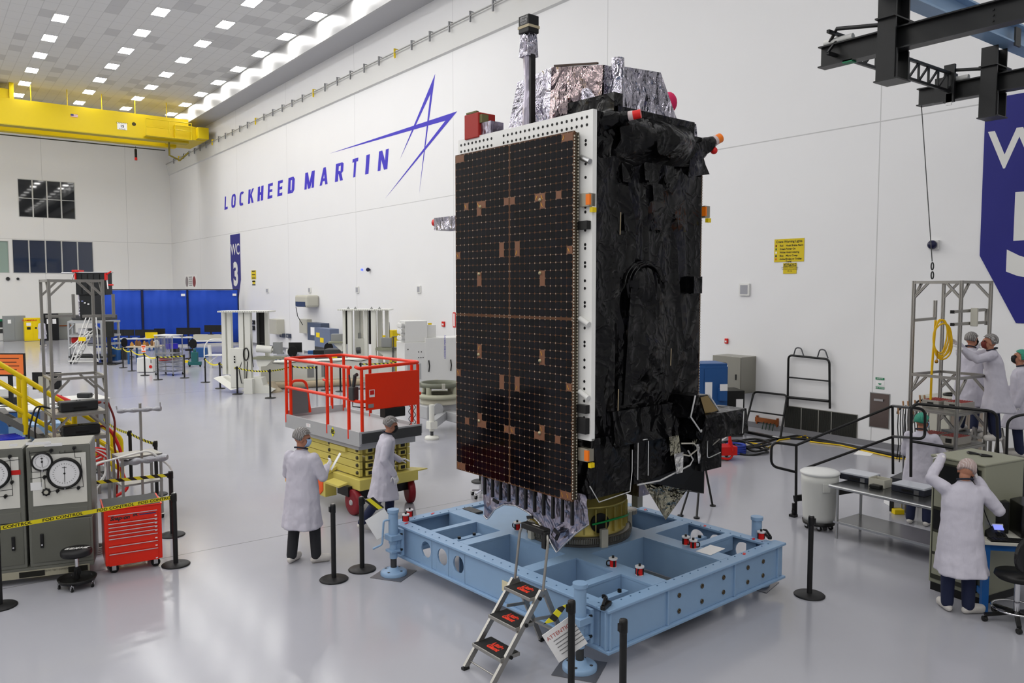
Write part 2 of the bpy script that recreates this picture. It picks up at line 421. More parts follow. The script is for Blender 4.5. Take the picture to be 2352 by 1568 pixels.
# ------------------------------------------------------------------ blue handling platform (turn-table frame on four jacks)
SC = (6.613, 7.445, 0.0); SA = R_(3.7)
plat = thing('handling_platform', 'light blue steel platform frame on jacks carrying the tall satellite', 'platform', SC, SA)
ZT, ZB = .61, .17
def ibeam(mb, ax, c0, c1, a, b, zt=ZT, zb=ZB, t=.03):   # beam running along ax from a to b, flange between c0..c1
    m_ = (c0+c1)/2
    if ax == 'x':
        mb.bx(a, b, c0, c1, zt-t, zt); mb.bx(a, b, c0, c1, zb, zb+t); mb.bx(a, b, m_-.012, m_+.012, zb+t, zt-t)
    else:
        mb.bx(c0, c1, a, b, zt-t, zt); mb.bx(c0, c1, a, b, zb, zb+t); mb.bx(m_-.012, m_+.012, a, b, zb+t, zt-t)
def holed_web(mb, plane, c, a0, a1, z0, z1, holes, th=.02):   # plate with round through holes
    xs = sorted(holes); segs = []; prev = a0; n = 16
    for (hc, hz, r) in xs:
        if hc-r-.02 > prev: segs.append((prev, hc-r-.02))
        prev = hc+r+.02
    segs.append((prev, a1))
    def P(a, z, o): return (a, c+o, z) if plane == 'x' else (c+o, a, z)
    for (s, e) in segs:
        if plane == 'x': mb.bx(s, e, c-th/2, c+th/2, z0, z1)
        else: mb.bx(c-th/2, c+th/2, s, e, z0, z1)
    for (hc, hz, r) in xs:
        w = r+.02; inner = [(hc+r*math.cos(2*PI*i/n), hz+r*math.sin(2*PI*i/n)) for i in range(n)]
        def edge(t):
            cx, sx_ = math.cos(t), math.sin(t); k = 1e9
            if abs(cx) > 1e-6: k = min(k, w/abs(cx))
            if sx_ > 1e-6: k = min(k, (z1-hz)/sx_)
            if sx_ < -1e-6: k = min(k, (z0-hz)/sx_)
            return (hc+k*cx, hz+k*sx_)
        ang = sorted([2*PI*i/n for i in range(n)]+[math.atan2(z1-hz, w) % (2*PI), math.atan2(z1-hz, -w) % (2*PI), math.atan2(z0-hz, -w) % (2*PI), math.atan2(z0-hz, w) % (2*PI)])
        for i, t in enumerate(ang):
            t2 = ang[(i+1) % len(ang)]
            i1, i2 = (hc+r*math.cos(t), hz+r*math.sin(t)), (hc+r*math.cos(t2), hz+r*math.sin(t2)); o1, o2 = edge(t), edge(t2)
            for o in (-th/2, th/2):
                q = [P(*i1, o), P(*i2, o), P(*o2, o), P(*o1, o)]
                mb._add(q, [(0,1,2,3)] if (o > 0) != (plane == 'x') else [(3,2,1,0)])
            mb._add([P(*i1, -th/2), P(*i2, -th/2), P(*i2, th/2), P(*i1, th/2)], [(0,1,2,3)])
HX, HY = 1.53, 1.9
# front right and back left main beams (jacks on their ends)
for s, nm in ((-1, 'front'), (1, 'back')):
    mb = MB(); c0, c1 = (s*HY, s*1.8) if s < 0 else (1.8, HY)
    y0, y1 = min(c0, c1)-.06, max(c0, c1)
    if s > 0: y0, y1 = y0+.06, y1+.06
    mb.bx(-HX, HX+.12*(s < 0), y0, y1, ZT-.03, ZT); mb.bx(-HX, HX+.12*(s < 0), y0, y1, ZB, ZB+.03)
    wy = y0+.05 if s < 0 else y1-.05
    mb.bx(-HX, HX+.1*(s < 0), wy-.012, wy+.012, ZB+.03, ZT-.03)
    for xx in (-HX+.05, -.6, .6, HX-.03): mb.bx(xx-.012, xx+.012, y0+.012, y1-.012, ZB+.03, ZT-.03)
    mb.build('main_beam', M_lblue, plat, bev=.006)
# left front beam with three lightening holes at its far end (seen on its outer face), right back beam
for s in (-1, 1):
    x0, x1 = (-HX, -1.35) if s < 0 else (1.42, HX+.04)
    mb = MB().bx(x0, x1, -1.8, 1.8, ZT-.03, ZT).bx(x0-.0, x1, -1.8, 1.8, ZB, ZB+.03)
    wx = x0+.05 if s < 0 else x1-.05
    holes = [(1.18, .41, .105), (.83, .405, .105), (.5, .40, .105)] if s < 0 else [(-1.45, .4, .12), (-1.05, .4, .12), (-.75, .4, .12)]
    holed_web(mb, 'y', wx, -1.8, 1.8, ZB+.03, ZT-.03, holes)
    mb.build('side_beam', M_lblue, plat, bev=.006)
# inner beams
def inner(name, x0, x1, y0, y1, lo=ZB+.04):
    mb = MB().bx(x0, x1, y0, y1, ZT-.028, ZT-.001)
    if x1-x0 > y1-y0:
        for yy in (y0+.012, y1-.012): mb.bx(x0, x1, yy-.008, yy+.008, lo, ZT-.028)
    else:
        for xx in (x0+.012, x1-.012): mb.bx(xx-.008, xx+.008, y0, y1, lo, ZT-.028)
    return mb.build(name, M_lblue, plat)
inner('cross_beam', -1.35, 1.42, .5, .68); inner('cross_beam', -1.35, 1.42, -.68, -.5)
for (x0, x1) in ((-.68, -.45), (.5, .73)):
    for (y0, y1) in ((-1.8, -.68), (-.5, .5), (.68, 1.8)): inner('long_beam', x0, x1, y0, y1)
for (xa, xb_) in ((-1.35, -.68), (.73, 1.42)):
    for (y0, y1) in ((-1.36, -1.25), (1.18, 1.28)): inner('tie_beam', xa, xb_, y0, y1, .42)
MB().bx(-.45, .5, -.5, .5, ZT-.03, ZT-.002).build('centre_plate', M_lblue, plat)
MB().bx(-.45, .5, .68, 1.8, ZT-.05, ZT-.03).build('deck_plate', M_lblue, plat)
MB().bx(-.44, -.3, 1.52, 1.82, ZT-.029, ZT+.002).build('slot_cover', M_dgrey, plat)
MB().bx(-.42, .48, -1.79, -.7, ZB+.035, ZB+.04).build('bottom_pan', mat('pan_steel', '8a8a86', .4, .6), plat)
# bolts along the flanges
for s in (-1, 1):
    b0 = MB().cyl((0, 0, 0), (0, 0, .006), .009, n=6, smooth=False).build('flange_bolt', mat('bolt_blue', '587795', .4, .4), plat) if s < 0 else b0
    for q in [(s*1.45, -1.75+i*.15, ZT) for i in range(24)]+[(-1.5+i*.14, s*1.84, ZT) for i in range(22)]:
        c_ = b0.copy(); COL.objects.link(c_); c_.location = q
b0.location = (-1.515, -1.2, ZB+.03)
mb = MB()
for k, xx in enumerate((-.4, 0, .4, .88, 1.2)):
    for z_ in ((.47, .3) if k % 1 == 0 else (.47,)):
        mb.lathe([(.026, 0), (.026, .008), (.013, .008), (.013, -.01)], (xx, -1.925, z_), 12, axis=(0, -1, 0))
mb.build('boss', mat('bronze', '5c5140', .4, .8), plat)
# edge brackets inside corner cells with black clamps
for (xx, yy) in ((-1.02, .95), (-1.05, -1.56), (1.1, -1.0)):
    b_ = MB().bx(xx-.22, xx+.22, yy-.04, yy+.04, .5, .53).build('strap_plate', M_lblue, plat)
    MB().cyl((xx-.12, yy, .53), (xx-.12, yy, .56), .022, n=8).cyl((xx+.12, yy, .53), (xx+.12, yy, .56), .022, n=8).build('bolt', M_black, b_)
    MB().tube([(xx-.1, yy, .49), (xx, yy+.02, .42), (xx+.12, yy-.02, .4)], .022, 6).build('shackle', M_steel, b_)
# labels on the outer face
mb = MB().bx(-HX+.025, -HX+.034, -.45, -.33, .33, .45)
mb.build('nameplate', mat('plate_cream', 'd8cfae', .5), plat)
mb = MB()
put_text(mb, 'ROTATION FIXTURE', .035, (-HX+.034, -.72, .42), (0, -1, 0), (0, 0, 1)); put_text(mb, 'SWL 4500 KG', .035, (-HX+.034, -.72, .37), (0, -1, 0), (0, 0, 1))
mb.build('stencil', mat('stencil_blue', '23384e', .6), plat)
for (xx, yy) in ((-1.43, 1.72), (-.9, 1.88), (1.47, -.9), (1.47, -1.62), (.9, -1.86), (1.47, .1)):
    MB().box((xx, yy, ZT+.002), (.07, .03, .003), .5).build('red_tape', M_red, plat)
# jacks
def jack(xx, yy, crank):
    j = MB().cyl((xx, yy, .42), (xx, yy, .82), .062, n=20).cyl((xx, yy, .82), (xx, yy, .86), .075, n=20).cyl((xx, yy, .22), (xx, yy, .42), .05, n=20)
    j.box((xx, yy, .5), (.17, .17, .07)); j.box((xx, yy, .32), (.15, .15, .03))
    sgn = 1 if xx < 0 else -1
    j.box((xx+sgn*.1, yy, .42), (.04, .14, .34)); j.bx(min(xx, xx+sgn*.1), max(xx, xx+sgn*.1), yy-.04, yy+.04, .3, .5)
    jk = j.build('jack', M_lblue, plat, bev=.004)
    MB().cyl((xx, yy, .05), (xx, yy, .23), .04, n=18).build('jack_screw', M_dgrey, jk)
    f = MB().lathe([(.17, .008), (.17, .045), (.15, .06), (.075, .068), (.06, .1), (.042, .1)], (xx, yy, 0), 32)
    ft = f.build('jack_foot', M_lblue, jk)
    bl = MB()
    for a in (.4, 2.0, 3.6, 5.1): bl.cyl((xx+.12*math.cos(a), yy+.12*math.sin(a), .05), (xx+.12*math.cos(a), yy+.12*math.sin(a), .066), .018, n=8)
    bl.build('foot_hole', M_dgrey, jk)
    bo = MB()
    for zz in (.53, .33):
        for q in (-.07, .07): bo.cyl((xx+sgn*.06, yy+q, zz), (xx+sgn*.09, yy+q, zz), .016, n=6)
    bo.build('bolt', M_black, jk)
    MB().box((xx, yy, .004), (.44, .44, .006), .5 if xx < 0 else .2).build('floor_plate', mat('floor_plate_steel', '77767a', .35, .6), jk)
    if crank:
        MB().tube(fillet([(xx-.06, yy, .73), (xx-.13, yy+.02, .73), (xx-.15, yy+.03, .42), (xx-.27, yy+.06, .38)], .03), .014, 8).build('crank_handle', M_lblue, jk)
jack(-1.67, 1.66, True); jack(-1.68, -1.72, False); jack(1.6, -1.58, False); jack(1.75, 1.66, False)

# ------------------------------------------------------------------ things lying on the platform
def spot(xx, yy, z_=ZT):
    c, s = math.cos(SA), math.sin(SA)
    return (SC[0]+xx*c-yy*s, SC[1]+xx*s+yy*c, z_)
cup = thing('strap_reel', 'tmp', 'reel', (0,0,0), 0, 'red and black reels on the blue platform')
MB().cyl((0,0,.006), (0,0,.085), .038, n=18).build('drum', M_red, cup)
MB().cyl((0,0,.085), (0,0,.1), .05, n=20).cyl((0,0,0), (0,0,.006), .042, n=20).build('rim', mat('clear_rim', 'cfcfd2', .2), cup)
MB().bx(-.012, .012, -.045, -.036, .01, .09).bx(-.012, .012, .036, .045, .01, .09).cyl((0,0,.1), (0,0,.125), .014, n=10).build('strap', M_black, cup)
MB().tube(fillet([(.036, 0, .075), (.075, 0, .07), (.075, 0, .02), (.036, 0, .015)], .02), .008, 6).build('handle', M_black, cup)
for i, (u, v, lb) in enumerate(((932, 1197, 'red reel with black straps beside the cranked jack, the nearer of two'), (941, 1186, 'red reel with black straps beside the cranked jack, the farther of two'),
        (1188, 1216, 'red reel on the blue beam left of the yellow adapter ring, under the silver skirt'), (1408, 1301, 'red reel with a black handle on the beam between the two front cells'),
        (1469, 1320, 'red reel nearest the viewer on the right front beam'), (1575, 1250, 'red reel of a touching pair right of the ring, the left one'), (1592, 1258, 'red reel of a touching pair right of the ring, the right one'),
        (1742, 1231, 'red reel by the jack at the right corner, the left of two'), (1748, 1238, 'red reel by the jack at the right corner, the right of two'))):
    p = G(u, v, ZT)
    if i == 0: cup.location = p; cup['label'] = lb; cup.rotation_euler.z = 1
    else: dup(cup, p, i*.9, lb)
for (u, v, lb, rz) in ((1392, 1395, 'black lever clamp on the platform corner nearest the viewer', .4), (1764, 1234, 'black lever clamp on the right end of the platform', .9)):
    p = G(u, v, ZT); t = thing('lever_clamp', lb, 'clamp', p, rz, 'black lever clamps on the platform')
    MB().bx(-.09, .09, -.025, .025, 0, .045).build('body', M_black, t, bev=.01)
    MB().tube(fillet([(-.08, 0, .05), (.02, .02, .09), (.12, .05, .06), (.13, .05, .02), (.03, .04, .02)], .02), .014, 6).build('lever', M_black, t)
p = G(1632, 1263, ZT)
tag(MB().box((0, 0, .003), (.33, .2, .002), .15).build('paper_sheet', M_paper, loc=p), 'white paper sheets lying on the right beam of the blue platform', 'paper')
p = spot(-.98, -1.62, .0)

# ------------------------------------------------------------------ adapter ring under the satellite
ring = thing('adapter_ring', 'gold coloured ribbed adapter ring with gear teeth under the satellite', 'adapter', spot(.06, .02), SA)
mb = MB().lathe([(.59, .1), (.6, .12), (.585, .14), (.585, .44), (.61, .45), (.61, .475), (.585, .48), (.555, .84), (.54, .84)], n=64)
mb.build('shell', M_gold, ring)
for i in range(28):
    a = 2*PI*i/28; mb = MB()
    mb.box((.6*math.cos(a), .6*math.sin(a), .29), (.04, .012, .3), a)
    mb.build('rib', M_gold, ring)
mb = MB()
for i in range(150):
    a = 2*PI*i/150; mb.box((.655*math.cos(a), .655*math.sin(a), .07), (.03, .014, .06), a)
mb.lathe([(.645, .03), (.645, .11), (.58, .11)], n=72)
mb.build('gear_ring', mat('gear_steel', '7d7a72', .4, .6), ring)
MB().lathe([(.66, 0), (.66, .03), (.5, .03)], n=48).build('base_ring', M_dgrey, ring)
for a in (-1.9, -.5, 2.9):
    MB().box((.68*math.cos(a), .68*math.sin(a), .11), (.06, .09, .22), a).build('bracket', M_beige, ring, bev=.004)
a0 = math.atan2(-.56, -.2)
q = Matrix.Rotation(a0, 3, 'Z')
MB().cyl(q @ Vector((.57, 0, .27)), q @ Vector((.607, 0, .27)), .12, n=28).build('access_hole', mat('hole_black', '060708', .5), ring)
MB().tube([(.63*math.cos(a), .63*math.sin(a), .27+.03*math.sin(3*a)) for a in [-2.1+i*.08 for i in range(22)]], .013, 6).build('green_hose', mat('green_hose', '0f9a4a', .4), ring)
for (r, aa) in ((.74, -.25),):
    g = MB(); cx, cy_ = r*math.cos(aa), r*math.sin(aa)
    for i in range(36):
        a = 2*PI*i/36; g.box((cx+.125*math.cos(a), cy_+.125*math.sin(a), .17), (.02, .012, .05), a)
    g.lathe([(.12, .145), (.12, .195), (.02, .195)], (cx, cy_, 0), 32).cyl((cx, cy_, 0), (cx, cy_, .15), .05)
    g.build('drive_gear', mat('gear_light', 'b0aca2', .4, .5), ring)
for q in ((.56, .66, -.5, -.4, .3, .62), (-.64, -.54, -.56, -.46, .3, .6)): MB().bx(*q).build('clamp_block', M_beige, ring, bev=.004)
# ------------------------------------------------------------------ the satellite
sat = thing('satellite', 'tall satellite wrapped in black and silver blankets with a folded solar panel', 'satellite', SC, SA)
def crinkle(p, f, seed):
    q = Vector((p[0]*f+seed, p[1]*f-seed*1.7, p[2]*f+seed*.3))
    return noise.turbulence(q, 4, True)-.55
m, nt, b = newmat('black_blanket', .22); b.inputs['Base Color'].default_value = _hex('08080a'); b.inputs['Specular IOR Level'].default_value = .26
x, y, z, oc = objxyz(nt)
mp = nd(nt, 'ShaderNodeMapping'); mp.inputs['Scale'].default_value = (1.25, 1.25, .6); mp.inputs['Rotation'].default_value = (.35, .25, .3); nt.links.new(oc, mp.inputs['Vector'])
def rid(sc, det, dis, src):
    d = nd(nt, 'ShaderNodeTexNoise'); d.noise_type = 'RIDGED_MULTIFRACTAL'; d.normalize = True
    for k, v in (('Scale', sc), ('Detail', det), ('Roughness', .45), ('Lacunarity', 2.1), ('Offset', .85), ('Gain', 1.6), ('Distortion', dis)): d.inputs[k].default_value = v
    nt.links.new(src, d.inputs['Vector']); return d.outputs['Fac']
hh = mth(nt, 'ADD', rid(1.5, 1.5, .5, mp.outputs[0]), mth(nt, 'MULTIPLY', rid(6.5, 1, .8, oc), .09))
bp = nd(nt, 'ShaderNodeBump'); bp.inputs['Strength'].default_value = 1.0; bp.inputs['Distance'].default_value = .13
nt.links.new(hh, bp.inputs['Height']); nt.links.new(bp.outputs['Normal'], b.inputs['Normal'])
M_mli = m
def foil(name, colr, rough, bs=.55, sc=9):
    m, nt, b = newmat(name, rough, 1.0); b.inputs['Base Color'].default_value = _hex(colr)
    x, y, z, oc = objxyz(nt)
    v = nd(nt, 'ShaderNodeTexVoronoi'); v.feature = 'F1'; v.inputs['Scale'].default_value = sc
    d = nd(nt, 'ShaderNodeTexNoise'); d.inputs['Scale'].default_value = 4; d.inputs['Detail'].default_value = 4; d.inputs['Distortion'].default_value = 1.0
    mp = nd(nt, 'ShaderNodeMapping'); mp.inputs['Scale'].default_value = (.62, .62, .36); mp.inputs['Rotation'].default_value = (.2, .15, .3); nt.links.new(oc, mp.inputs['Vector']); oc = mp.outputs[0]; nt.links.new(oc, d.inputs['Vector'])
    ad = nd(nt, 'ShaderNodeVectorMath'); ad.operation = 'MULTIPLY_ADD'; ad.inputs[1].default_value = (.25, .25, .25)
    nt.links.new(d.outputs['Color'], ad.inputs[0]); nt.links.new(oc, ad.inputs[2]); nt.links.new(ad.outputs[0], v.inputs['Vector'])
    hh = mth(nt, 'ADD', mth(nt, 'MULTIPLY', v.outputs['Distance'], .5), mth(nt, 'MULTIPLY', mth(nt, 'ABSOLUTE', mth(nt, 'SUBTRACT', d.outputs['Fac'], .5)), 1.5))
    bp = nd(nt, 'ShaderNodeBump'); bp.inputs['Strength'].default_value = bs; bp.inputs['Distance'].default_value = .11
    nt.links.new(hh, bp.inputs['Height']); nt.links.new(bp.outputs['Normal'], b.inputs['Normal'])
    return m
M_foil = foil('silver_blanket', 'b0adb8', .12, .95)
M_foilp = foil('pinkish_blanket', 'a49597', .11, .9, 5)
M_foilg = foil('lilac_blanket', 'a5a0ae', .28, .35, 12)
M_foilm = foil('mirror_blanket', '9a9888', .08, .5, 12)
def sheet(P00, P10, P11, P01, nu, nv, amp, f, seed, nrm=None, bulge=0.0, edge=True):
    P00, P10, P11, P01 = map(Vector, (P00, P10, P11, P01))
    n = Vector(nrm) if nrm else (P10-P00).cross(P01-P00).normalized(); vs = []
    for j in range(nv+1):
        for i in range(nu+1):
            s, t = i/nu, j/nv
            p = P00*(1-s)*(1-t)+P10*s*(1-t)+P11*s*t+P01*(1-s)*t
            e = min(1, 6*min(s, 1-s, t, 1-t)) if edge else 1
            vs.append(p+n*(e*amp*crinkle(p, f, seed)+bulge*16*s*(1-s)*t*(1-t)))
    fs = [(j*(nu+1)+i, j*(nu+1)+i+1, (j+1)*(nu+1)+i+1, (j+1)*(nu+1)+i) for j in range(nv) for i in range(nu)]
    return vs, fs
def blanket_box(mb, x0, x1, y0, y1, z0, z1, amp=.03, f=3.0, seed=1, res=.06, smooth=True, taper=(1, 1), bulge=0.0):
    cx, cy_ = (x0+x1)/2, (y0+y1)/2
    def top(x, y): return (cx+(x-cx)*taper[0], cy_+(y-cy_)*taper[1], z1)
    A, B, C, D = (x0,y0,z0), (x1,y0,z0), (x1,y1,z0), (x0,y1,z0); a, b_, c, d = top(x0,y0), top(x1,y0), top(x1,y1), top(x0,y1)
    for q in ((A,B,b_,a), (B,C,c,b_), (C,D,d,c), (D,A,a,d), (a,b_,c,d), (D,C,B,A)):
        l1 = (Vector(q[1])-Vector(q[0])).length; l2 = (Vector(q[3])-Vector(q[0])).length
        vs, fs = sheet(*q, max(2, int(l1/res)), max(2, int(l2/res)), amp, f, seed, bulge=bulge)
        mb._add(vs, fs, smooth)
    return mb
# body
mb = MB()
blanket_box(mb, -.92, .95, -1.14, 1.14, 2.0, 5.5, .035, 2.2, 3, .05)
body = mb.build('body_blanket', M_mli, sat, label='black wrinkled blanket body')
# raised blanket panel, vertical strip, dome, pod, pocket flaps, seams
mb = MB(); vs, fs = sheet((-.93, -1.17, 2.0), (-.6, -1.17, 2.0), (-.6, -1.17, 5.55), (-.93, -1.17, 5.55), 10, 80, .03, 3.5, 11); mb._add(vs, fs, True)
mb.bx(-.93, -.6, -1.155, -1.13, 2.0, 5.55)
mb.build('corner_strip', M_mli, body)
mb = MB()
for k in range(3): mb.tube([(-.1+.34*math.cos(a)*(1-.15*k), -1.16-.02*k, 2.6+k*.02+ (1.15+.25*math.sin(a)*(1-.15*k) if 0 <= a <= PI else 0)) for a in [PI*i/18 for i in range(19)]], .018, 6)
mb.ball((-.12, -1.12, 3.72), .26, 20, 14, (1, .5, 1))
vs, fs = sheet((-.45, -1.17, 2.4), (.28, -1.17, 2.4), (.2, -1.2, 3.7), (-.38, -1.2, 3.7), 20, 36, .05, 3, 5, bulge=.05); mb._add(vs, fs, True)
mb.build('dome_blanket', M_mli, body)
mb = MB(); blanket_box(mb, .7, .86, -1.24, -1.1, 3.64, 3.84, .02, 8, 2, .04); mb.build('pod_blanket', M_mli, body)
for (xx, zz) in ((-.38, 4.42), (.12, 4.46), (.55, 4.46), (-.42, 4.95), (-.05, 5.0), (.3, 5.0), (.1, 4.78)):
    mb = MB(); vs, fs = sheet((xx-.09, -1.185, zz-.1), (xx+.09, -1.185, zz-.1), (xx+.09, -1.165, zz+.1), (xx-.09, -1.165, zz+.1), 5, 5, .012, 8, xx); mb._add(vs, fs, True)
    mb.build('pocket_flap', M_mli, body)
mb = MB()
for zz0, zz1, xx in ((4.28, 4.52, -.55), (2.3, 2.6, -.56), (2.8, 3.0, .35)): mb.tube([(xx, -1.185, zz0), (xx+.005, -1.187, zz1)], .006, 5)
mb.build('gold_seam', mat('seam_tan', '9a8c70', .4), body)
# hood bulge near the top
mb = MB(); P = []
nu, nv = 34, 18
for j in range(nv+1):
    t = j/nv
    for i in range(nu+1):
        s = i/nu; xx = -.62+1.32*s
        zz = 5.6-.47*t-.04*math.sin(PI*s)*t
        yy = -1.15-.24*math.sin(PI*min(1, t*1.02))**.8*math.sin(PI*(.08+.84*s))**.6
        p = Vector((xx, yy, zz)); P.append(p+Vector((0, -1, 0))*.07*crinkle(p, 3, 8))
mb._add(P, [(j*(nu+1)+i+nu+1, j*(nu+1)+i+nu+2, j*(nu+1)+i+1, j*(nu+1)+i) for j in range(nv) for i in range(nu)], True)
blanket_box(mb, -.62, .72, -1.2, -.7, 5.45, 5.64, .03, 3, 4, .06)
hood = mb.build('hood_blanket', M_mli, sat, label='black blanket hood bulging near the top')
mb = MB(); blanket_box(mb, -.66, -.52, -1.18, -.48, 5.5, 5.78, .03, 3, 6, .06); mb.build('collar_blanket', M_mli, sat)
# thruster arms with caps
def arm(name, p0, p1, r0, r1, capc, extra=None):
    p0, p1 = Vector(p0), Vector(p1); k = MB(); n = 12; rings = []
    d = (p1-p0).normalized(); a = d.cross(Vector((0,0,1))).normalized(); b_ = d.cross(a)
    for i in range(9):
        t = i/8; c = p0.lerp(p1, t); r = r0+(r1-r0)*t
        rings.append([c+(a*math.cos(2*PI*j/n)+b_*math.sin(2*PI*j/n))*(r*(1+.25*crinkle(c+a*j*.1, 6, j))) for j in range(n)])
    k.loft(rings); o = k.build(name, M_mli, sat)
    MB().cyl(p1, p1+d*.05, r1*.9, n=14).build('collar', mat('cap_clear', 'c9b8b8', .25), o)
    MB().cyl(p1+d*.05, p1+d*.13, r1*.85, n=16).build('cap', capc, o)
    if extra: extra(o, p1, d, r1)
M_capr = mat('cap_red', 'd81f1c', .35); M_capo = mat('cap_orange', 'f07a12', .35)
arm('thruster_arm', (-.78, -1.1, 5.46), (-.63, -1.36, 5.5), .12, .055, M_capr)
def second(o, p1, d, r1): MB().ball(p1+Vector((0, -.02, -.11)), .045).build('cap', M_capr, o)
arm('thruster_arm', (.78, -1.0, 5.28), (1.22, -1.1, 5.49), .2, .07, M_capo, second)
mb = MB(); vs, fs = sheet((.7, -1.18, 5.55), (1.0, -1.1, 5.3), (1.1, -1.15, 5.08), (.62, -1.2, 5.0), 10, 10, .06, 5, 3); mb._add(vs, fs, True); mb.build('shoulder_blanket', M_mli, sat)
mb = MB(); blanket_box(mb, .72, 1.0, -1.05, -.75, 5.4, 5.68, .03, 6, 5, .05, False, (.8, .9)); mb.build('corner_pack', M_foil, sat)
# left thruster with red cap, seen past the panel edge
o = None
mb = MB(); blanket_box(mb, -1.0, -.74, 1.1, 1.66, 4.46, 4.62, .03, 7, 9, .05, False); lt = mb.build('side_pack', M_foil, sat)
MB().cyl((-.92, 1.64, 4.56), (-.92, 1.76, 4.57), .05).build('cap', M_capr, lt)
# ---- white radiator panel with rows of holes
mb = MB().bx(-1.0, -.94, -1.2, 1.12, 2.08, 5.55)
mb.m = 1
for i in range(30):
    yy = 1.06-i*.075
    if 9 <= i <= 10: continue
    for zz in (5.48, 5.40): mb.lathe([(.016, 0), (.016, .003)], (-1.0, yy, zz), 10, axis=(-1, 0, 0), smooth=False)
for zz in (5.24, 5.2, 5.05, 5.0, 4.86, 4.68, 4.55, 4.5, 4.35, 4.31, 4.16, 4.12, 3.97, 3.93, 3.78, 3.7, 3.55, 3.51, 3.36, 3.28, 3.13, 3.09, 2.94, 2.86, 2.71, 2.63, 2.5, 2.45, 2.32):
    mb.lathe([(.016, 0), (.016, .003)], (-1.0, -1.1, zz), 10, axis=(-1, 0, 0), smooth=False)
rad = mb.build('radiator_panel', [mat('radiator_white', 'efefec', .45), mat('hole_dark', '121212', .6)], sat, label='white radiator panel with rows of dark holes')
# ---- folded solar array, left face (cells as a procedural pattern) and its twin on the far side
def cell_mat(name, cu):
    m, nt, b = newmat(name, .2)
    x, y, z, oc = objxyz(nt)
    sx_, sz = .0842, .0843
    u = mth(nt, 'SUBTRACT', mth(nt, 'ABSOLUTE', y), .012); w = mth(nt, 'SUBTRACT', mth(nt, 'ABSOLUTE', mth(nt, 'SUBTRACT', z, 3.375)), .014)
    du = mth(nt, 'MULTIPLY', mth(nt, 'SUBTRACT', .5, mth(nt, 'ABSOLUTE', mth(nt, 'SUBTRACT', mth(nt, 'FRACT', mth(nt, 'DIVIDE', u, sx_)), .5))), sx_)
    dw = mth(nt, 'MULTIPLY', mth(nt, 'SUBTRACT', .5, mth(nt, 'ABSOLUTE', mth(nt, 'SUBTRACT', mth(nt, 'FRACT', mth(nt, 'DIVIDE', w, sz)), .5))), sz)
    gap = mth(nt, 'LESS_THAN', mth(nt, 'MINIMUM', mth(nt, 'ADD', du, .0008), dw), .0014)
    cor = mth(nt, 'LESS_THAN', mth(nt, 'ADD', du, dw), .0155)
    mid = mth(nt, 'MAXIMUM', mth(nt, 'LESS_THAN', u, 0), mth(nt, 'LESS_THAN', w, 0))
    edge = mth(nt, 'MAXIMUM', mth(nt, 'GREATER_THAN', mth(nt, 'ABSOLUTE', y), 1.025), mth(nt, 'GREATER_THAN', mth(nt, 'ABSOLUTE', mth(nt, 'SUBTRACT', z, 3.375)), 1.956))
    k = mth(nt, 'MAXIMUM', mth(nt, 'MAXIMUM', gap, cor), mth(nt, 'MAXIMUM', mid, edge))
    cv = nd(nt, 'ShaderNodeCombineXYZ'); nt.links.new(mth(nt, 'FLOOR', mth(nt, 'DIVIDE', y, sx_*1.0)), cv.inputs[0]); nt.links.new(mth(nt, 'FLOOR', mth(nt, 'DIVIDE', w, sz*1.0)), cv.inputs[1])
    wn = nd(nt, 'ShaderNodeTexWhiteNoise'); wn.noise_dimensions = '3D'; nt.links.new(cv.outputs[0], wn.inputs['Vector'])
    cell = mixc(nt, wn.outputs['Value'], '040406', '0a0a12')
    c = mixc(nt, k, cell, cu)
    # silver interconnect dots at every other crossing
    cv2 = nd(nt, 'ShaderNodeCombineXYZ'); nt.links.new(mth(nt, 'ROUND', mth(nt, 'DIVIDE', u, sx_)), cv2.inputs[0]); nt.links.new(mth(nt, 'ROUND', mth(nt, 'DIVIDE', w, sz)), cv2.inputs[1])
    nt.links.new(mth(nt, 'SIGN', y), cv2.inputs[2])
    w2 = nd(nt, 'ShaderNodeTexWhiteNoise'); w2.noise_dimensions = '3D'; nt.links.new(cv2.outputs[0], w2.inputs['Vector'])
    dot = mth(nt, 'MULTIPLY', mth(nt, 'LESS_THAN', mth(nt, 'ADD', mth(nt, 'MULTIPLY', du, du), mth(nt, 'MULTIPLY', dw, dw)), .000032), mth(nt, 'GREATER_THAN', w2.outputs['Value'], .45))
    c = mixc(nt, dot, c, 'b4b0a4')
    nt.links.new(c, b.inputs['Base Color'])
    nt.links.new(mth(nt, 'ADD', mth(nt, 'MULTIPLY', k, .22), .1), b.inputs['Roughness'])
    b.inputs['Specular IOR Level'].default_value = .14
    return m
M_cells = cell_mat('solar_cells', '573a26')
M_cell_edge = mat('panel_edge', '4c4436', .5)
M_kap = mat('kapton_copper', '77503a', .4, .15)
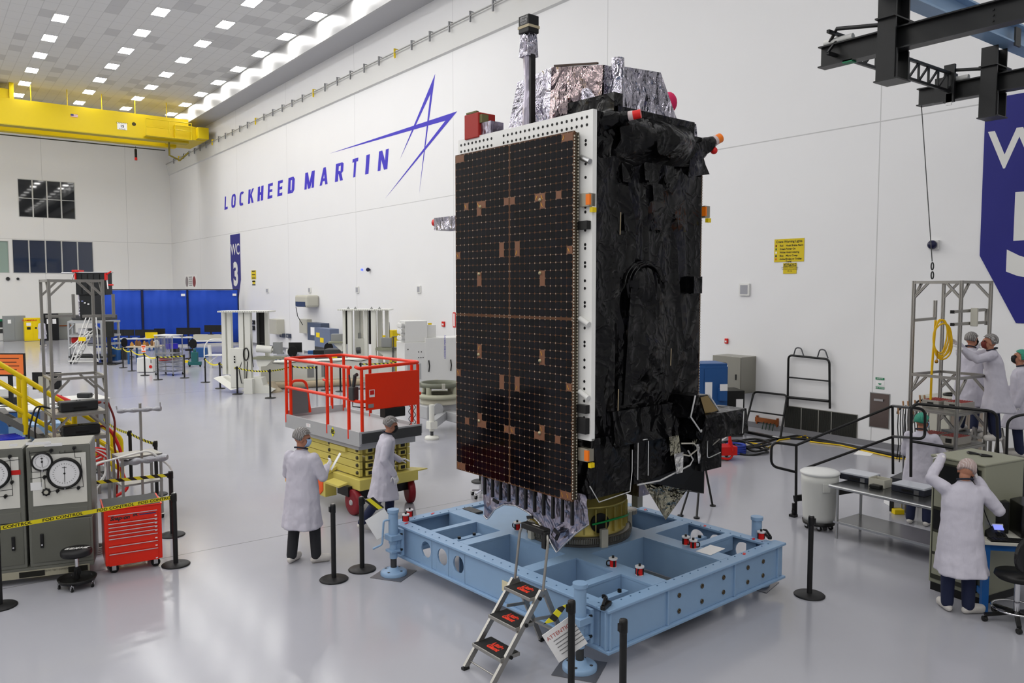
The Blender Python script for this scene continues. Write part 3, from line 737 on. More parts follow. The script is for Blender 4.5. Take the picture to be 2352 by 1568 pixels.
for s in (-1, 1):
    mb = MB().bx(s*1.1-.012, s*1.1+.012, -1.035, 1.035, 1.41, 5.34); pan = mb.build('solar_panel', M_cells, sat)
    mb = MB()
    for off in (.03, .065): mb.bx(s*(1.1-off)-.009, s*(1.1-off)+.009, -1.03, 1.03, 1.42, 5.33)
    mb.build('inner_panel', M_cell_edge, pan)
    mb = MB(); n_ = 118
    for i in range(n_):
        zz = 1.44+i*3.87/n_
        for off in (-.006, .05): mb.bx(s*(1.1-off)-.006, s*(1.1-off)+.006, -1.042, -1.035, zz, zz+.017)
    mb.build('edge_wiring', mat('edge_white', 'c9c4b4', .5), pan)
    if s < 0:
        # bare copper areas around hold-down points, given as panel coordinates (y, z, w, h)
        pt = []
        W, Hh = .0842, .0843
        def pp(u, v):
            d = ray(u, v); n = Vector((math.cos(SA), math.sin(SA), 0)); p0 = Vector(spot(-1.112, 0, 0)); t = (p0-CAM).dot(n)/d.dot(n); q = CAM+d*t-Vector(SC)
            return (-q.x*math.sin(SA)+q.y*math.cos(SA), q.z)
        def snap(yy, zz):
            sg = 1 if yy > 0 else -1; zg = 1 if zz > 3.375 else -1
            return (sg*((math.floor((abs(yy)-.012)/W)+.5)*W+.012), 3.375+zg*((math.floor((abs(zz-3.375)-.014)/Hh)+.5)*Hh+.014))
        cells = []
        px = [(1060, 365), (1055, 366), (1308, 305), (1318, 306), (1298, 310), (1070, 474), (1100, 468), (1110, 466), (1100, 483), (1164, 459), (1174, 458), (1230, 449), (1242, 447), (1242, 467), (1281, 444),
              (1152, 563), (1152, 577), (1186, 561), (1186, 575), (1306, 572), (1053, 585), (1100, 632), (1100, 645), (1243, 630), (1243, 646),
              (1101, 795), (1101, 810), (1243, 810), (1243, 826), (1152, 868), (1152, 884), (1187, 871), (1187, 888), (1305, 887), (1054, 855),
              (1072, 963), (1100, 952), (1100, 967), (1110, 971), (1164, 982), (1175, 984), (1243, 986), (1232, 996), (1243, 1000), (1280, 1006), (1062, 1068), (1054, 1066), (1296, 1133), (1306, 1135), (1318, 1136)]
        done = set()
        for (u, v) in px:
            yy, zz = pp(u, v); yy, zz = snap(max(-1.02, min(1.02, yy)), max(1.45, min(5.3, zz)))
            key = (round(yy, 3), round(zz, 3))
            if key in done: continue
            done.add(key)
            c = MB().bx(-1.1146, -1.1122, yy-W/2, yy+W/2, zz-Hh/2, zz+Hh/2)
            c.m = 1
            hsh = (len(done)*37) % 7
            if hsh in (1, 3, 5): c.box((-1.116, yy+.012, zz), (.003, .006, .05), Matrix.Rotation(.5 if hsh == 1 else -.5, 3, 'X'))
            c.build('copper_patch', [M_kap, mat('tab_gold', 'd9a640', .3, .9)], pan)
        for (u, v) in ((1104, 475), (1241, 459), (1101, 629), (1241, 627), (1100, 814), (1241, 828), (1101, 966), (1240, 994)):
            yy, zz = pp(u, v); MB().lathe([(.022, 0), (.02, .012), (.008, .02)], (-1.114, yy, zz), 12, axis=(-1, 0, 0)).build('hold_down', mat('brass_fitting', 'a79b7c', .3, .8), pan)
# hinges / release boxes on the panel edge
for (zz, s) in ((4.62, -1), (1.93, -1), (4.62, 1)):
    k = MB().bx(s*1.0-.05, s*1.0+.05, -1.2, -1.06, zz-.07, zz+.07).build('release_box', mat('release_silver', '9f9a8c', .35, .7), sat, bev=.004)
    MB().bx(s*1.0-.06, s*1.0-.035, -1.215, -1.16, zz-.055, zz+.055).build('coil', M_capo, k)
    MB().bx(s*1.0-.03, s*1.0+.03, -1.23, -1.19, zz-.13, zz-.08).build('connector', M_yellow, k)
for zz in (4.36, 2.42, 2.28, 2.2):
    MB().bx(-1.06, -.99, -1.18, -1.04, zz-.045, zz+.045).build('bracket', M_black, sat, bev=.004)
for zz in (5.02, 3.33, 2.55):
    k = MB().tube([(-1.02, -1.05, zz+.05), (-1.03, -1.19, zz-.01)], .03, 8); k.build('strut_fitting', M_white if zz != 5.02 else M_steel, sat)
# small latch parts on the left edge
for zz in (4.73, 4.66): MB().bx(-1.07, -1.02, 1.03, 1.075, zz-.025, zz+.025).build('latch', M_yellow if zz > 4.7 else M_dgrey, sat)
# ---- silver antenna deck
def blanket_poly(mb, bot, top, amp, f, seed, res=.05, smooth=False):
    n = len(bot)
    for i in range(n):
        q = (bot[i], bot[(i+1)%n], top[(i+1)%n], top[i])
        l1 = (Vector(q[1])-Vector(q[0])).length; l2 = (Vector(q[3])-Vector(q[0])).length
        vs, fs = sheet(*q, max(2, int(l1/res)), max(2, int(l2/res)), amp, f, seed+i*.37); mb._add(vs, fs, smooth)
    mb._add(list(top), [tuple(range(n))])
    return mb
Z0 = 5.5
bot = [(-.8, .42, Z0), (-.53, -.04, Z0), (-.5, -.87, Z0), (.5, -.87, Z0), (.5, .7, Z0), (-.3, .95, Z0)]
top = [(-.4, .68, 6.28), (-.47, -.02, 6.31), (-.46, -.86, 6.16), (.4, -.8, 6.2), (.4, .6, 6.3), (-.1, .8, 6.3)]
blanket_poly(MB(), bot, top, .07, 2.6, 2.0).build('antenna_blanket', M_foil, sat)
mb = MB(); vs, fs = sheet((-.55, -.05, Z0), (-.52, -.86, Z0), (-.48, -.85, 6.16), (-.49, -.04, 6.3), 30, 28, .09, 1.9, 4.4); mb._add(vs, fs, False)
mb.build('blanket_face', M_foilp, sat, label='pinkish silver blanket face')
MB().beam((-.5, -.1, 6.3), (-.49, -.78, 6.19), .03, .02).build('top_strip', mat('strip_brown', '4a3a30', .5), sat)
bot = [(-.34, -.9, Z0), (.92, -.9, Z0), (.95, .45, Z0), (-.3, .45, Z0)]; top = [(-.22, -.78, 6.22), (.58, -.8, 6.27), (.7, .3, 6.3), (-.15, .3, 6.22)]
blanket_poly(MB(), bot, top, .08, 3.4, 7.0).build('antenna_blanket', M_foil, sat)
mb = MB()
for k in range(2): mb.lathe([(.09, 0), (.07, .72), (.02, .73)] if k == 0 else [(.05, .3), (.05, .6)], (-.38, -.98, Z0), 12)
mb.build('omni_antenna', M_foil, sat)
# pink cover
mb = MB().ball((1.06, -.55, 6.03), .12, 14, 10, (.9, .8, 1.1)).cyl((1.06, -.57, 5.95), (1.05, -.57, 5.84), .03, .015)
mb.build('remove_cover', mat('cover_pink', 'd01f5a', .6, bump=.3, bscale=8), sat)
# mast with black camera box
p_b, p_t = (-.82, 0, 5.5), (-.82, 0, 6.83)
k = MB(); n = 10; rings = []
for i in range(31):
    t = i/30; zz = 5.5+1.08*t; r = .062+.012*math.sin(9*t)
    rings.append([Vector((-.82+r*math.cos(2*PI*j/n)*(1+.12*crinkle((j, zz*4, 1), 1.0, 2)), r*math.sin(2*PI*j/n)*(1+.12*crinkle((zz*4, j, 1), 1.0, 3)), zz)) for j in range(n)])
k.loft(rings, smooth=False); mast = k.build('mast', M_foilg, sat)
MB().bx(-.86, -.79, -.085, -.055, 5.5, 6.38).build('cable_run', M_black, mast)
mb = MB(); blanket_box(mb, -.9, -.74, -.08, .08, 6.36, 6.68, .03, 9, 4, .03, False, (.8, .8)); mb.build('mast_wrap', M_foil, mast)
bx_ = MB().bx(-.9, -.74, -.09, .09, 6.62, 6.82).build('sensor_box', M_black, mast, bev=.01)
MB().bx(-.905, -.735, -.095, .095, 6.675, 6.705).build('sensor_strap', mat('strap_tan', 'b7ab8e', .7), mast)
mb = MB()
for i, s in enumerate(('REMOVE', 'BEFORE', 'FLIGHT')): put_text(mb, s, .035, (-.9015, -.005, 6.79-i*.03), (0, -1, 0), (0, 0, 1))
mb.build('sensor_lettering', mat('ink_light', 'c8c8c8', .6), mast)
# red box on the left of the deck
mb = MB().bx(-1.02, -.75, .69, .97, 5.53, 5.83); rb = mb.build('red_cover_box', mat('cover_red', 'a3261f', .5), sat, bev=.01)
MB().bx(-1.0, -.9, .64, .69, 5.7, 5.8).bx(-1.02, -.98, .73, .93, 5.83, 5.85).build('strap', mat('strap_olive', '6d6a45', .7), rb)
mb = MB(); blanket_box(mb, -.98, -.78, .5, .69, 5.5, 5.7, .02, 8, 2, .04, False); mb.build('small_pack', M_foilg, sat)
# ---- lower part: black boxes with white taped edges
M_tape = mat('white_tape', 'c4c4c4', .5)
def taped(name, pts3, x0, x1, y0, y1, z0, z1, seed, tp=(1, 1)):
    mb = MB(); blanket_box(mb, x0, x1, y0, y1, z0, z1, .03, 4, seed, .05, True, tp); o = mb.build(name, M_mli, sat)
    for t in pts3: MB().tube(t, .006, 6).build('edge_tape', M_tape, o)
    return o
taped('lower_box', [[(-1.02, -1.21, 1.6), (-.92, -1.25, 1.42), (-.42, -1.25, 1.45), (-.33, -1.2, 1.66), (-.33, -1.2, 1.9)]], -1.0, -.36, -1.2, -.5, 1.45, 2.1, 12, (.95, 1))
taped('lower_box', [fillet([(-.28, -1.24, 1.56), (-.28, -1.24, 2.0), (-.1, -1.24, 2.0), (-.1, -1.24, 1.58)], .04)], -.3, .9, -1.2, -.4, 1.5, 2.1, 14)
mb = MB(); blanket_box(mb, -.66, .85, -1.25, -.9, 1.98, 2.36, .09, 3, 21, .04, True, (1, .7)); mb.build('shelf_blanket', M_mli, sat)
mb = MB(); blanket_box(mb, -.6, .6, -.9, .9, 1.44, 2.05, .03, 4, 22, .08); mb.build('base_blanket', M_mli, sat)
mb = MB(); blanket_box(mb, -1.05, -.95, -.98, 1.0, 1.5, 2.1, .02, 4, 23, .08); mb.build('base_flap', M_mli, sat)
MB().tube([(-.28, -1.24, 1.5), (.1, -1.25, 1.49), (.62, -1.28, 1.6), (.68, -1.28, 1.66), (.58, -1.28, 1.78)], .01, 6).build('edge_tape', M_tape, sat)
for (xx, zz) in ((.36, 1.78), (.78, 1.84)):
    mb = MB(); vs, fs = sheet((xx-.1, -1.27, zz-.02), (xx+.1, -1.27, zz-.02), (xx+.09, -1.24, zz+.2), (xx-.09, -1.24, zz+.2), 8, 8, .03, 9, xx); mb._add(vs, fs, False)
    o = mb.build('foil_flap', M_foilm, sat)
    mb = MB(); vs, fs = sheet((xx-.02, -1.3, zz-.24), (xx+.1, -1.3, zz-.24), (xx+.12, -1.29, zz), (xx-.06, -1.29, zz), 8, 10, .04, 9, xx+1); mb._add(vs, fs, False)
    mb.build('foil_tongue', mat('bright_foil', 'd8d8d8', .25, .9), o)
    MB().tube([(xx+.1, -1.27, zz+.1), (xx+.22, -1.36, zz+.1), (xx+.34, -1.34, zz+.02), (xx+.22, -1.3, zz-.06), (xx+.1, -1.28, zz-.03)], .01, 6).build('wire_loop', mat('wire_pale', 'b8b4aa', .5), o)
# instrument head reaching out on the right
taped('instrument_blanket', [[(1.34, -1.52, 1.93), (1.36, -1.52, 2.2)]], .62, 1.5, -1.5, -1.05, 1.92, 2.22, 31, (.96, .9))
taped('instrument_blanket', [fillet([(1.1, -1.36, 1.9), (.85, -1.36, 1.9), (.85, -1.36, 1.66), (1.12, -1.36, 1.7)], .05)], .8, 1.2, -1.32, -.8, 1.5, 1.95, 33)
# open mirror box
o = MB().prism([(.42, -1.42, 2.2), (.62, -1.42, 2.02), (.78, -1.42, 2.2), (.98, -1.42, 2.22), (.75, -1.42, 2.45), (.5, -1.42, 2.45)], (0, .3, 0)).build('mirror_housing', M_mli, sat)
MB().prism([(.6, -1.43, 2.43), (.74, -1.43, 2.44), (.95, -1.43, 2.24), (.7, -1.43, 2.22)], (0, .008, 0)).build('mirror', mat('mirror_amber', '8d7a55', .05, 1.0), o)
MB().tube([(.62, -1.43, 2.02), (.42, -1.43, 2.22), (.5, -1.43, 2.46)], .01, 6).tube([(.62, -1.43, 2.02), (.76, -1.43, 2.2)], .012, 6).tube([(.76, -1.43, 2.45), (.98, -1.43, 2.23)], .01, 6).build('edge_tape', M_tape, o)
# sun shade and the foil triangle below it
o = MB().prism([(-.1, -1.2, 1.5), (.95, -1.25, 1.62), (1.0, -1.2, 1.18), (.6, -1.15, 1.3)], (0, .04, 0)).build('sun_shade', mat('shade_black', '08090a', .5), sat)
MB().tube([(.96, -1.24, 1.6), (1.01, -1.2, 1.18), (.6, -1.16, 1.28)], .008, 6).build('shade_edge', M_dgrey, o)
mb = MB(); vs, fs = sheet((-.02, -1.08, 1.48), (.34, -1.15, .96), (.78, -1.12, 1.24), (.8, -1.1, 1.28), 14, 14, .05, 6, 5); mb._add(vs, fs, False); mb.build('foil_triangle', M_foilm, sat)
mb = MB(); blanket_box(mb, .5, .9, -.6, -.1, 1.1, 1.5, .03, 6, 41, .06, False); mb.build('aft_pack', M_foilg, sat)
# silver skirt under the solar panel with scalloped edge and dark stripes
mb = MB(); nu, nv = 64, 18; P = []
def skirt_low(s):     # lower edge height along the skirt, s from the left (far) end to the right end
    k = [(0, .88), (.04, .84), (.12, 1.0), (.22, 1.1), (.34, 1.13), (.46, 1.1), (.56, 1.03), (.64, .92), (.70, .8), (.735, .74), (.80, .86), (.9, 1.03), (1, 1.17)]
    for (a, b_), (c, d) in zip(k[:-1], k[1:]):
        if s <= c: return b_+(d-b_)*(s-a)/(c-a)
    return k[-1][1]
for j in range(nv+1):
    for i in range(nu+1):
        s = i/nu; t = j/nv; yy = .62-1.78*s; zl = skirt_low(s); zz = 1.5*(1-t)+zl*t
        p = Vector((-1.05+.06*t+.12*max(0, s-.85), yy, zz)); P.append(p+Vector((-1, 0, 0))*(.03*crinkle(p, 5, 1)))
mb._add(P, [(j*(nu+1)+i, j*(nu+1)+i+1, (j+1)*(nu+1)+i+1, (j+1)*(nu+1)+i) for j in range(nv) for i in range(nu)], False)
sk = mb.build('skirt_blanket', M_foilg, sat, label='silver skirt with dark stripes and scalloped edge')
md = sk.modifiers.new('thick', 'SOLIDIFY'); md.thickness = .004
for i in range(11):
    s = .06+i*.085; yy = .62-1.78*s
    zb = max(skirt_low(s)+.06, 1.18-.004*i)
    MB().bx(-1.088-.012*max(0, s-.85)*0, -1.055, yy-.013, yy+.013, zb, 1.5).build('stripe', M_blackm, sk)
MB().tube([(-1.005+.12*max(0, i/60-.85), .62-1.78*i/60, skirt_low(i/60)) for i in range(61)], .009, 6).build('skirt_hem', mat('hem_silver', 'c9c9cc', .25, .8, bump=.4, bscale=60), sk)
for (yy, zz, r) in ((.3, 1.14, .5), (-.32, 1.08, -.6)): MB().box((-1.075, yy, zz), (.02, .1, .035), Matrix.Rotation(r*.4, 3, 'X')).build('patch', M_blackm, sk)
MB().box((-1.07, -.74, .98), (.02, .1, .1), Matrix.Rotation(.5, 3, 'X')).build('patch', M_blackm, sk)
MB().box((-1.085, -.74, .98), (.02, .05, .05), Matrix.Rotation(.5, 3, 'X')).build('patch_centre', M_foilg, sk)
# ------------------------------------------------------------------ helpers for local frames
class Fr:
    def __init__(s, o, rz): s.o = Vector(o); s.rz = rz; s.M = Matrix.Rotation(rz, 3, 'Z')
    def inv(s, p): return s.M.transposed() @ (Vector(p)-s.o)
    def W(s, p): return s.M @ Vector(p)+s.o
    def at(s, u, v, ax, val):           # local point where pixel (u, v) meets the local plane ax = val
        d = s.M.transposed() @ ray(u, v); c = s.inv(CAM); i = 'xyz'.index(ax); return c+d*((val-c[i])/d[i])
def frame2(pa, pb):
    d = Vector(pb)-Vector(pa); return Fr(pa, math.atan2(d.y, d.x)), d.length
def caster(mb_parent, x, y, r=.05, z=0, colr=None, fork=None, side=False):
    if side:
        w = MB().cyl((x, y-.02, r), (x, y+.02, r), r, n=20).cyl((x, y-.022, r), (x, y+.022, r), r*.35, n=10).build('wheel', colr or M_rubber, mb_parent); MB().bx(x-.025, x+.025, y-.034, y-.024, r*.7, r*2).bx(x-.025, x+.025, y+.024, y+.034, r*.7, r*2).bx(x-.03, x+.03, y-.034, y+.034, r*1.95, r*2.1).build('caster_fork', fork or M_steel, mb_parent); return
    w = MB().cyl((x-.016, y, z+r), (x+.016, y, z+r), r, n=16).build('wheel', colr or M_rubber, mb_parent)
    MB().bx(x-.026, x-.018, y-.02, y+.02, z+r, z+r*2.2).bx(x+.018, x+.026, y-.02, y+.02, z+r, z+r*2.2).bx(x-.03, x+.03, y-.03, y+.03, z+r*2.15, z+r*2.3).build('caster_fork', fork or M_steel, mb_parent)

# ------------------------------------------------------------------ gauge consoles (left foreground)
M_cons = mat('console_grey_green', '6c6d66', .42)
M_const = mat('console_grey_top', '8b8a82', .42)
M_plate = mat('gauge_plate', 'd6d5ce', .4)
M_dial = mat('dial_face', 'e2e2e4', .35)
def console(F, W, D, label, full):
    t = thing('gauge_console', label, 'console', F.o, F.rz, 'grey gauge consoles')
    HT = 1.72
    MB().bx(0, W, 0, D, .78, HT).build('upper_cabinet', M_cons, t, bev=.012)
    MB().bx(0.012, W-.012, .0, D-.03, HT, HT+.004).build('top_panel', M_const, t)
    MB().bx(0, W, 0.0, D, .2, .775).build('lower_cabinet', M_cons, t, bev=.008)
    MB().bx(.05, W-.05, -.006, .02, .79, .915).build('drawer', M_cons, t, bev=.004)
    dr = MB().bx(.03, W-.03, -.008, .02, .25, .765).build('door', mat('console_door', '62635b', .38), t, bev=.004)
    hx = .14 if full else W-.14
    h = MB().bx(hx-.02, hx+.02, -.026, -.008, .44, .62).build('door_handle', M_black, dr, bev=.008)
    MB().cyl((hx, -.03, .48), (hx, -.026, .48), .01, n=10).build('lock', M_chrome, h)
    pl = MB().bx(.06, W-.05, -.01, .02, .975, 1.615).build('gauge_plate', M_plate, t, bev=.003)
    def gauge(x, z, r, tick):
        g = MB().lathe([(r, 0), (r, .035), (r*.92, .045), (r*.84, .035), (r*.84, .02)], (x, -.01, z), 40, axis=(0, -1, 0)).build('gauge', M_black, pl)
        MB().cyl((x, -.03, z), (x, -.036, z), r*.85, n=40, smooth=False).build('dial', M_dial, g)
        mb = MB()
        for i in range(28):
            a = 2*PI*i/28; q = Matrix.Rotation(a, 3, 'Y'); mb.box(Vector((x, -.0375, z))+q @ Vector((0, 0, r*.62)), (.004, .002, r*.08), q)
        mb.box((x, -.0385, z-r*.05), (.006, .002, r*1.0)); mb.box((x, -.0385, z+r*.38), (.05*r/.2, .002, .006)); mb.lathe([(.012, 0), (.012, .004)], (x, -.037, z), 12, axis=(0, -1, 0))
        mb.build('pointer', M_ink, g)
        MB().cyl((x, -.05, z-r*.93), (x, -.01, z-r*.93), .012, n=10).build('adjust_screw', M_chrome, g)
    if full:
        gs = (((97.3, 1059), .118), ((149, 1085.5), .2))
    else: gs = (((-17, 1088), .2),)
    for (uv, r) in gs:
        p = F.at(*uv, 'y', 0); gauge(p.x, p.z, r, 0)
    ln = MB()
    def L(*uvs):
        ps = [F.at(u, v, 'y', -.0115) for u, v in uvs]
        for a, b in zip(ps[:-1], ps[1:]): ln.beam((a.x, -.0115, a.z), (b.x, -.0115, b.z), .006, .002, up=(0, 1, 0))
    def k2(x, y): return (x/4.9, y/4.9+960)
    knobs = []
    if full:
        L(k2(330, 370), k2(355, 610), k2(490, 600)); L(k2(330, 395), k2(560, 368)); L(k2(490, 575), k2(490, 600)); L(k2(670, 395), k2(920, 370)); L(k2(830, 340), k2(845, 445), k2(905, 440), k2(940, 770), k2(560, 826))
        L(k2(340, 685), k2(500, 660), k2(510, 800)); L(k2(455, 605), k2(470, 775)); L(k2(748, 775), k2(748, 800)); L(k2(730, 365), k2(730, 388)); L(k2(672, 375), k2(672, 395))
        knobs = [k2(577, 362), k2(835, 333), k2(502, 660), k2(650, 815), k2(885, 780)]
    else:
        L(k2(0, 490), k2(220, 465)); L(k2(110, 440), k2(145, 870), k2(0, 885)); L(k2(0, 820), k2(135, 800)); knobs = [k2(112, 430), k2(138, 718), k2(65, 875)]
    ln.build('flow_line', M_ink, pl)
    for uv in knobs:
        p = F.at(*uv, 'y', -.01); kk = MB().cyl((p.x, -.01, p.z), (p.x, -.05, p.z), .022, .018, n=14)
        kk.box((p.x, -.055, p.z), (.012, .02, .045)); kk.build('knob', M_black, pl)
    if full:
        p = F.at(*k2(525, 825), 'y', -.01); w = MB()
        for i in range(8):
            a = 2*PI*i/8; w.cyl((p.x+.04*math.cos(a), -.05, p.z+.04*math.sin(a)), (p.x+.04*math.cos(a), -.03, p.z+.04*math.sin(a)), .012, n=8)
        w.lathe([(.045, 0), (.045, .02), (.03, .022)], (p.x, -.03, p.z), 20, axis=(0, -1, 0)); hw = w.build('handwheel', M_black, pl)
        MB().cyl((p.x, -.052, p.z), (p.x, -.056, p.z), .025, n=16).build('hub', M_beige, hw)
        for a_, b_, s in ((290, 370, 1), (380, 575, 1), (500, 700, 1)):
            y0 = {290: 285, 380: 285, 500: 302}[a_]; pa = F.at(*k2(a_, y0), 'y', 0); pb = F.at(*k2(b_, y0-15), 'y', 0)
            MB().bx(pa.x, pb.x, -.004, -.001, pa.z-.022, pa.z+.014).build('label_strip', M_paper, t)
        pa = F.at(*k2(345, 770), 'y', 0); MB().bx(pa.x, pa.x+.13, -.0125, -.0105, pa.z-.05, pa.z+.05).build('label_sheet', M_paper, pl)
    else:
        p = F.at(*k2(180, 610), 'y', 0); MB().bx(p.x-.05, p.x+.05, -.0125, -.0105, p.z-.03, p.z+.03).build('red_tag', M_red, pl)
        p = F.at(*k2(150, 303), 'y', 0); MB().bx(p.x-.045, p.x+.045, -.004, -.001, p.z-.016, p.z+.016).build('label_strip', M_paper, t)
    return t
p0, p1 = G(70, 1303, .2), G(216, 1286, .2); p0.z = p1.z = 0
F1, W1 = frame2(p0, p1)
console(F1, W1, .66, 'grey gauge console with one small and one big round dial beside the red tool chest', True)
F0 = Fr(F1.W((-.03-W1, 0, 0)), F1.rz)
console(F0, W1, .66, 'grey gauge console cut by the left edge, a red tag on its panel', False)
base = thing('console_base', 'wheeled dolly frame with a cream channel under the two grey gauge consoles', 'dolly', F0.o, F0.rz)
L_ = 2*W1+.03
MB().bx(-.02, L_+.0, -.02, .68, .15, .2).build('plate', M_cons, base)
MB().bx(-.02, L_-.05, -.03, -.015, .08, .17).build('channel', mat('channel_cream', 'a39f8c', .45), base)
for (a, b) in ((.1, .25), (.62, .9), (1.16, 1.38)):
    MB().bx(a, b, -.034, -.03, .09, .16).build('fork_pocket', mat('pocket_dark', '17170f', .6), base)
mb = MB(); put_text(mb, 'PNEUMATIC TEST CONSOLE', .028, (.78+.22, -.0345, .145), (1, 0, 0), (0, 0, 1)); mb.build('stencil', M_ink, base)
for xx in (.2, L_-.14): caster(base, xx, .1, .06, 0, mat('wheel_red', '8f1420', .45))
for xx in (.2, L_-.14): caster(base, xx, .55, .06, 0, MATS['wheel_red'])

# ------------------------------------------------------------------ red tool chest
p0, p1 = G(243, 1303, .11), G(374, 1282, .11); p0.z = p1.z = 0
F, W = frame2(p0, p1)
t = thing('tool_chest', 'red roller tool chest with a black top beside the grey consoles', 'tool chest', F.o, F.rz)
M_chest = mat('chest_red', 'e2270f', .3)
D_ = .6; HT = .85
MB().bx(0, W, 0, D_, .12, HT).build('body', M_chest, t, bev=.006)
MB().bx(-.01, W+.01, -.01, D_+.01, HT, HT+.012).build('top_rim', M_chest, t, bev=.003)
MB().bx(.01, W-.01, .01, D_-.01, HT+.012, HT+.016).build('top_mat', mat('mat_dark', '3b3c3c', .7), t)
zz = HT-.06; k = 0
for h in (.11, .05, .05, .05, .05, .1, .1, .17):
    d = MB().bx(.04, W-.05, -.012, .01, zz-h+.006, zz).build('drawer', M_chest, t, bev=.002)
    MB().bx(.045, W-.055, -.024, -.012, zz-.014, zz-.004).build('handle', M_chrome, d)
    MB().bx(W-.085, W-.06, -.0135, -.012, zz-h+.02, zz-h+.035).build('tag', M_paper, d)
    if k == 0:
        mb = MB(); put_text(mb, 'Snap-on', .07, (.18, -.0135, zz-.055), (1, 0, 0), (0, 0, 1), bold=.003, shear=.3); mb.build('emblem_lettering', mat('emblem_grey', '2a2a2e', .4), d); mb = MB(); put_text(mb, 'EPL', .04, (.36, -.0135, zz-.042), (1, 0, 0), (0, 0, 1), bold=.002, shear=.3)
        mb.build('emblem_lettering', mat('emblem_grey', '2a2a2e', .4), d)
        MB().bx(.41, W-.07, -.0135, -.012, zz-.05, zz-.036).build('emblem_stripe', mat('stripe_blue', '25376e', .4), d)
    zz -= h; k += 1
for (xx, yy) in ((.1, .08), (W-.08, .08), (.1, D_-.08), (W-.08, D_-.08)): caster(t, xx, yy, .057, side=True)

# ------------------------------------------------------------------ mechanic's stool
p = G(178, 1346); st = thing('roller_stool', 'black round roller stool with a tool tray in front of the grey console', 'stool', (p.x, p.y, 0), .3)
seat = MB().lathe([(.03, .40), (.17, .40), (.178, .42), (.178, .455), (.165, .475), (.02, .482)], n=36).build('seat', mat('vinyl_black', '18181a', .45), st)
mb = MB(); put_text(mb, 'SUNEX', .075, (0, 0, .4835), (math.cos(-.35-.3), math.sin(-.35-.3), 0), (-math.sin(-.35-.3), math.cos(-.35-.3), 0), bold=.012, shear=.3); mb.build('seat_lettering', M_white, seat)
MB().cyl((0, 0, .22), (0, 0, .4), .02).build('piston', M_chrome, st)
MB().cyl((0, 0, .1), (0, 0, .25), .034).bx(-.02, .03, -.042, -.03, .16, .22).build('column', M_black, st)
tray = MB().lathe([(.05, .085), (.2, .085), (.215, .12), (.222, .12), (.205, .075), (.05, .075)], n=36).build('tool_tray', M_black, st)
for i in range(5):
    a = 2*PI*i/5+.2; c = (.2*math.cos(a), .2*math.sin(a)); w = MB().cyl((c[0]-.01, c[1], .026), (c[0]+.01, c[1], .026), .026, n=14).build('caster_wheel', M_rubber, st)
    MB().bx(c[0]-.016, c[0]-.011, c[1]-.012, c[1]+.012, .02, .07).bx(c[0]+.011, c[0]+.016, c[1]-.012, c[1]+.012, .02, .07).cyl((c[0], c[1], .068), (c[0], c[1], .1), .008).build('caster_fork', M_chrome, w)

# ------------------------------------------------------------------ barrier posts and belts
def barrier_proto():
    t = thing('barrier_post', 'tmp', 'barrier post', (0, 0, 0), 0, 'black belt barrier posts')
    MB().lathe([(.178, 0), (.182, .012), (.17, .022), (.03, .034)], n=40).build('base', M_blackm, t)
    MB().cyl((0, 0, .02), (0, 0, .88), .031, n=20).build('pole', M_blackm, t)
    h = MB().lathe([(.031, .86), (.036, .87), (.036, .955), (.033, .975), (.02, .98)], n=20); h.bx(-.05, -.03, -.018, .018, .885, .95)
    hd = h.build('belt_head', M_black, t)
    MB().cyl((0, 0, .9795), (0, 0, .982), .018, n=16).build('cap', M_steel, hd)
    return t
post0 = barrier_proto(); used_post = [False]
def post(u, v, label, top=False, rz=0.0, xy=None):
    p = Vector(xy) if xy is not None else (G(u, v, .98) if top else G(u, v))
    if not used_post[0]:
        used_post[0] = True; post0.location = (p.x, p.y, 0); post0.rotation_euler.z = rz; post0['label'] = label
    else: dup(post0, (p.x, p.y, 0), rz, label)
    return Vector((p.x, p.y, .92))
post(767, 1331, 'black barrier post without belt, right of the man reading papers')
pB = post(832, 1308, 'black barrier post with a hanging white notice in front of the scissor lift', rz=2.6)
post(1859, 1367, 'black barrier post standing alone on the floor in front of the white bin', rz=2.4)
post(1432, 1421, 'black barrier post cut by the bottom edge, right of the folded notice', True)
pE = post(1313, 1378, 'black barrier post with an attention notice in front of the near jack', True)
pF = post(404, 1297, 'black barrier post where the yellow lettered belt ends, by the red tool chest')
pF2 = post(396, 1229, 'black barrier post just behind the one that ends the yellow lettered belt')
pH = post(357, 1012, 'black barrier post behind the small steel cart, nearer end of the slanting striped belt', True)
pI = post(298, 988, 'black barrier post beside the yellow stair rail, in the slanting striped belt', True)
pL = post(0, 1393, 'black barrier post of which only a piece of base shows at the left edge')
post(52, 894, 'black barrier post with a sign holder on top beyond the yellow stairs')
back = [(257, 838, 'first far barrier post, beside the black wall screen'), (283, 844.5, 'second far barrier post, left of the far wooden bench'), (303, 852, 'third far barrier post, where the striped belt sags left of the white cooler'), (333, 862, 'far barrier post with an orange notice in front of the white cooler'), (363, 872, 'far barrier post at the near corner of the wire shelf cart'), (424, 868, 'far barrier post right of the wire shelf cart'), (472, 878, 'far barrier post left of the white column machine'), (506, 892, 'far barrier post in front of the left white column machine, left one'), (545.5, 905, 'far barrier post in front of the left white column machine, middle one'), (621, 914, 'far barrier post beside the tan foot bag of the white column machine'), (671, 900, 'far barrier post seen through the left end of the red lift railing'), (728, 903, 'far barrier post seen through the red lift railing, left of a touching pair'), (748, 896, 'far barrier post seen through the red lift railing, right of a touching pair'), (782, 899, 'far barrier post seen behind the gate corner of the red lift railing'), (829, 893, 'far barrier post seen behind the control box of the red lift')]
pts = [post(u, v, lb) for (u, v, lb) in back]
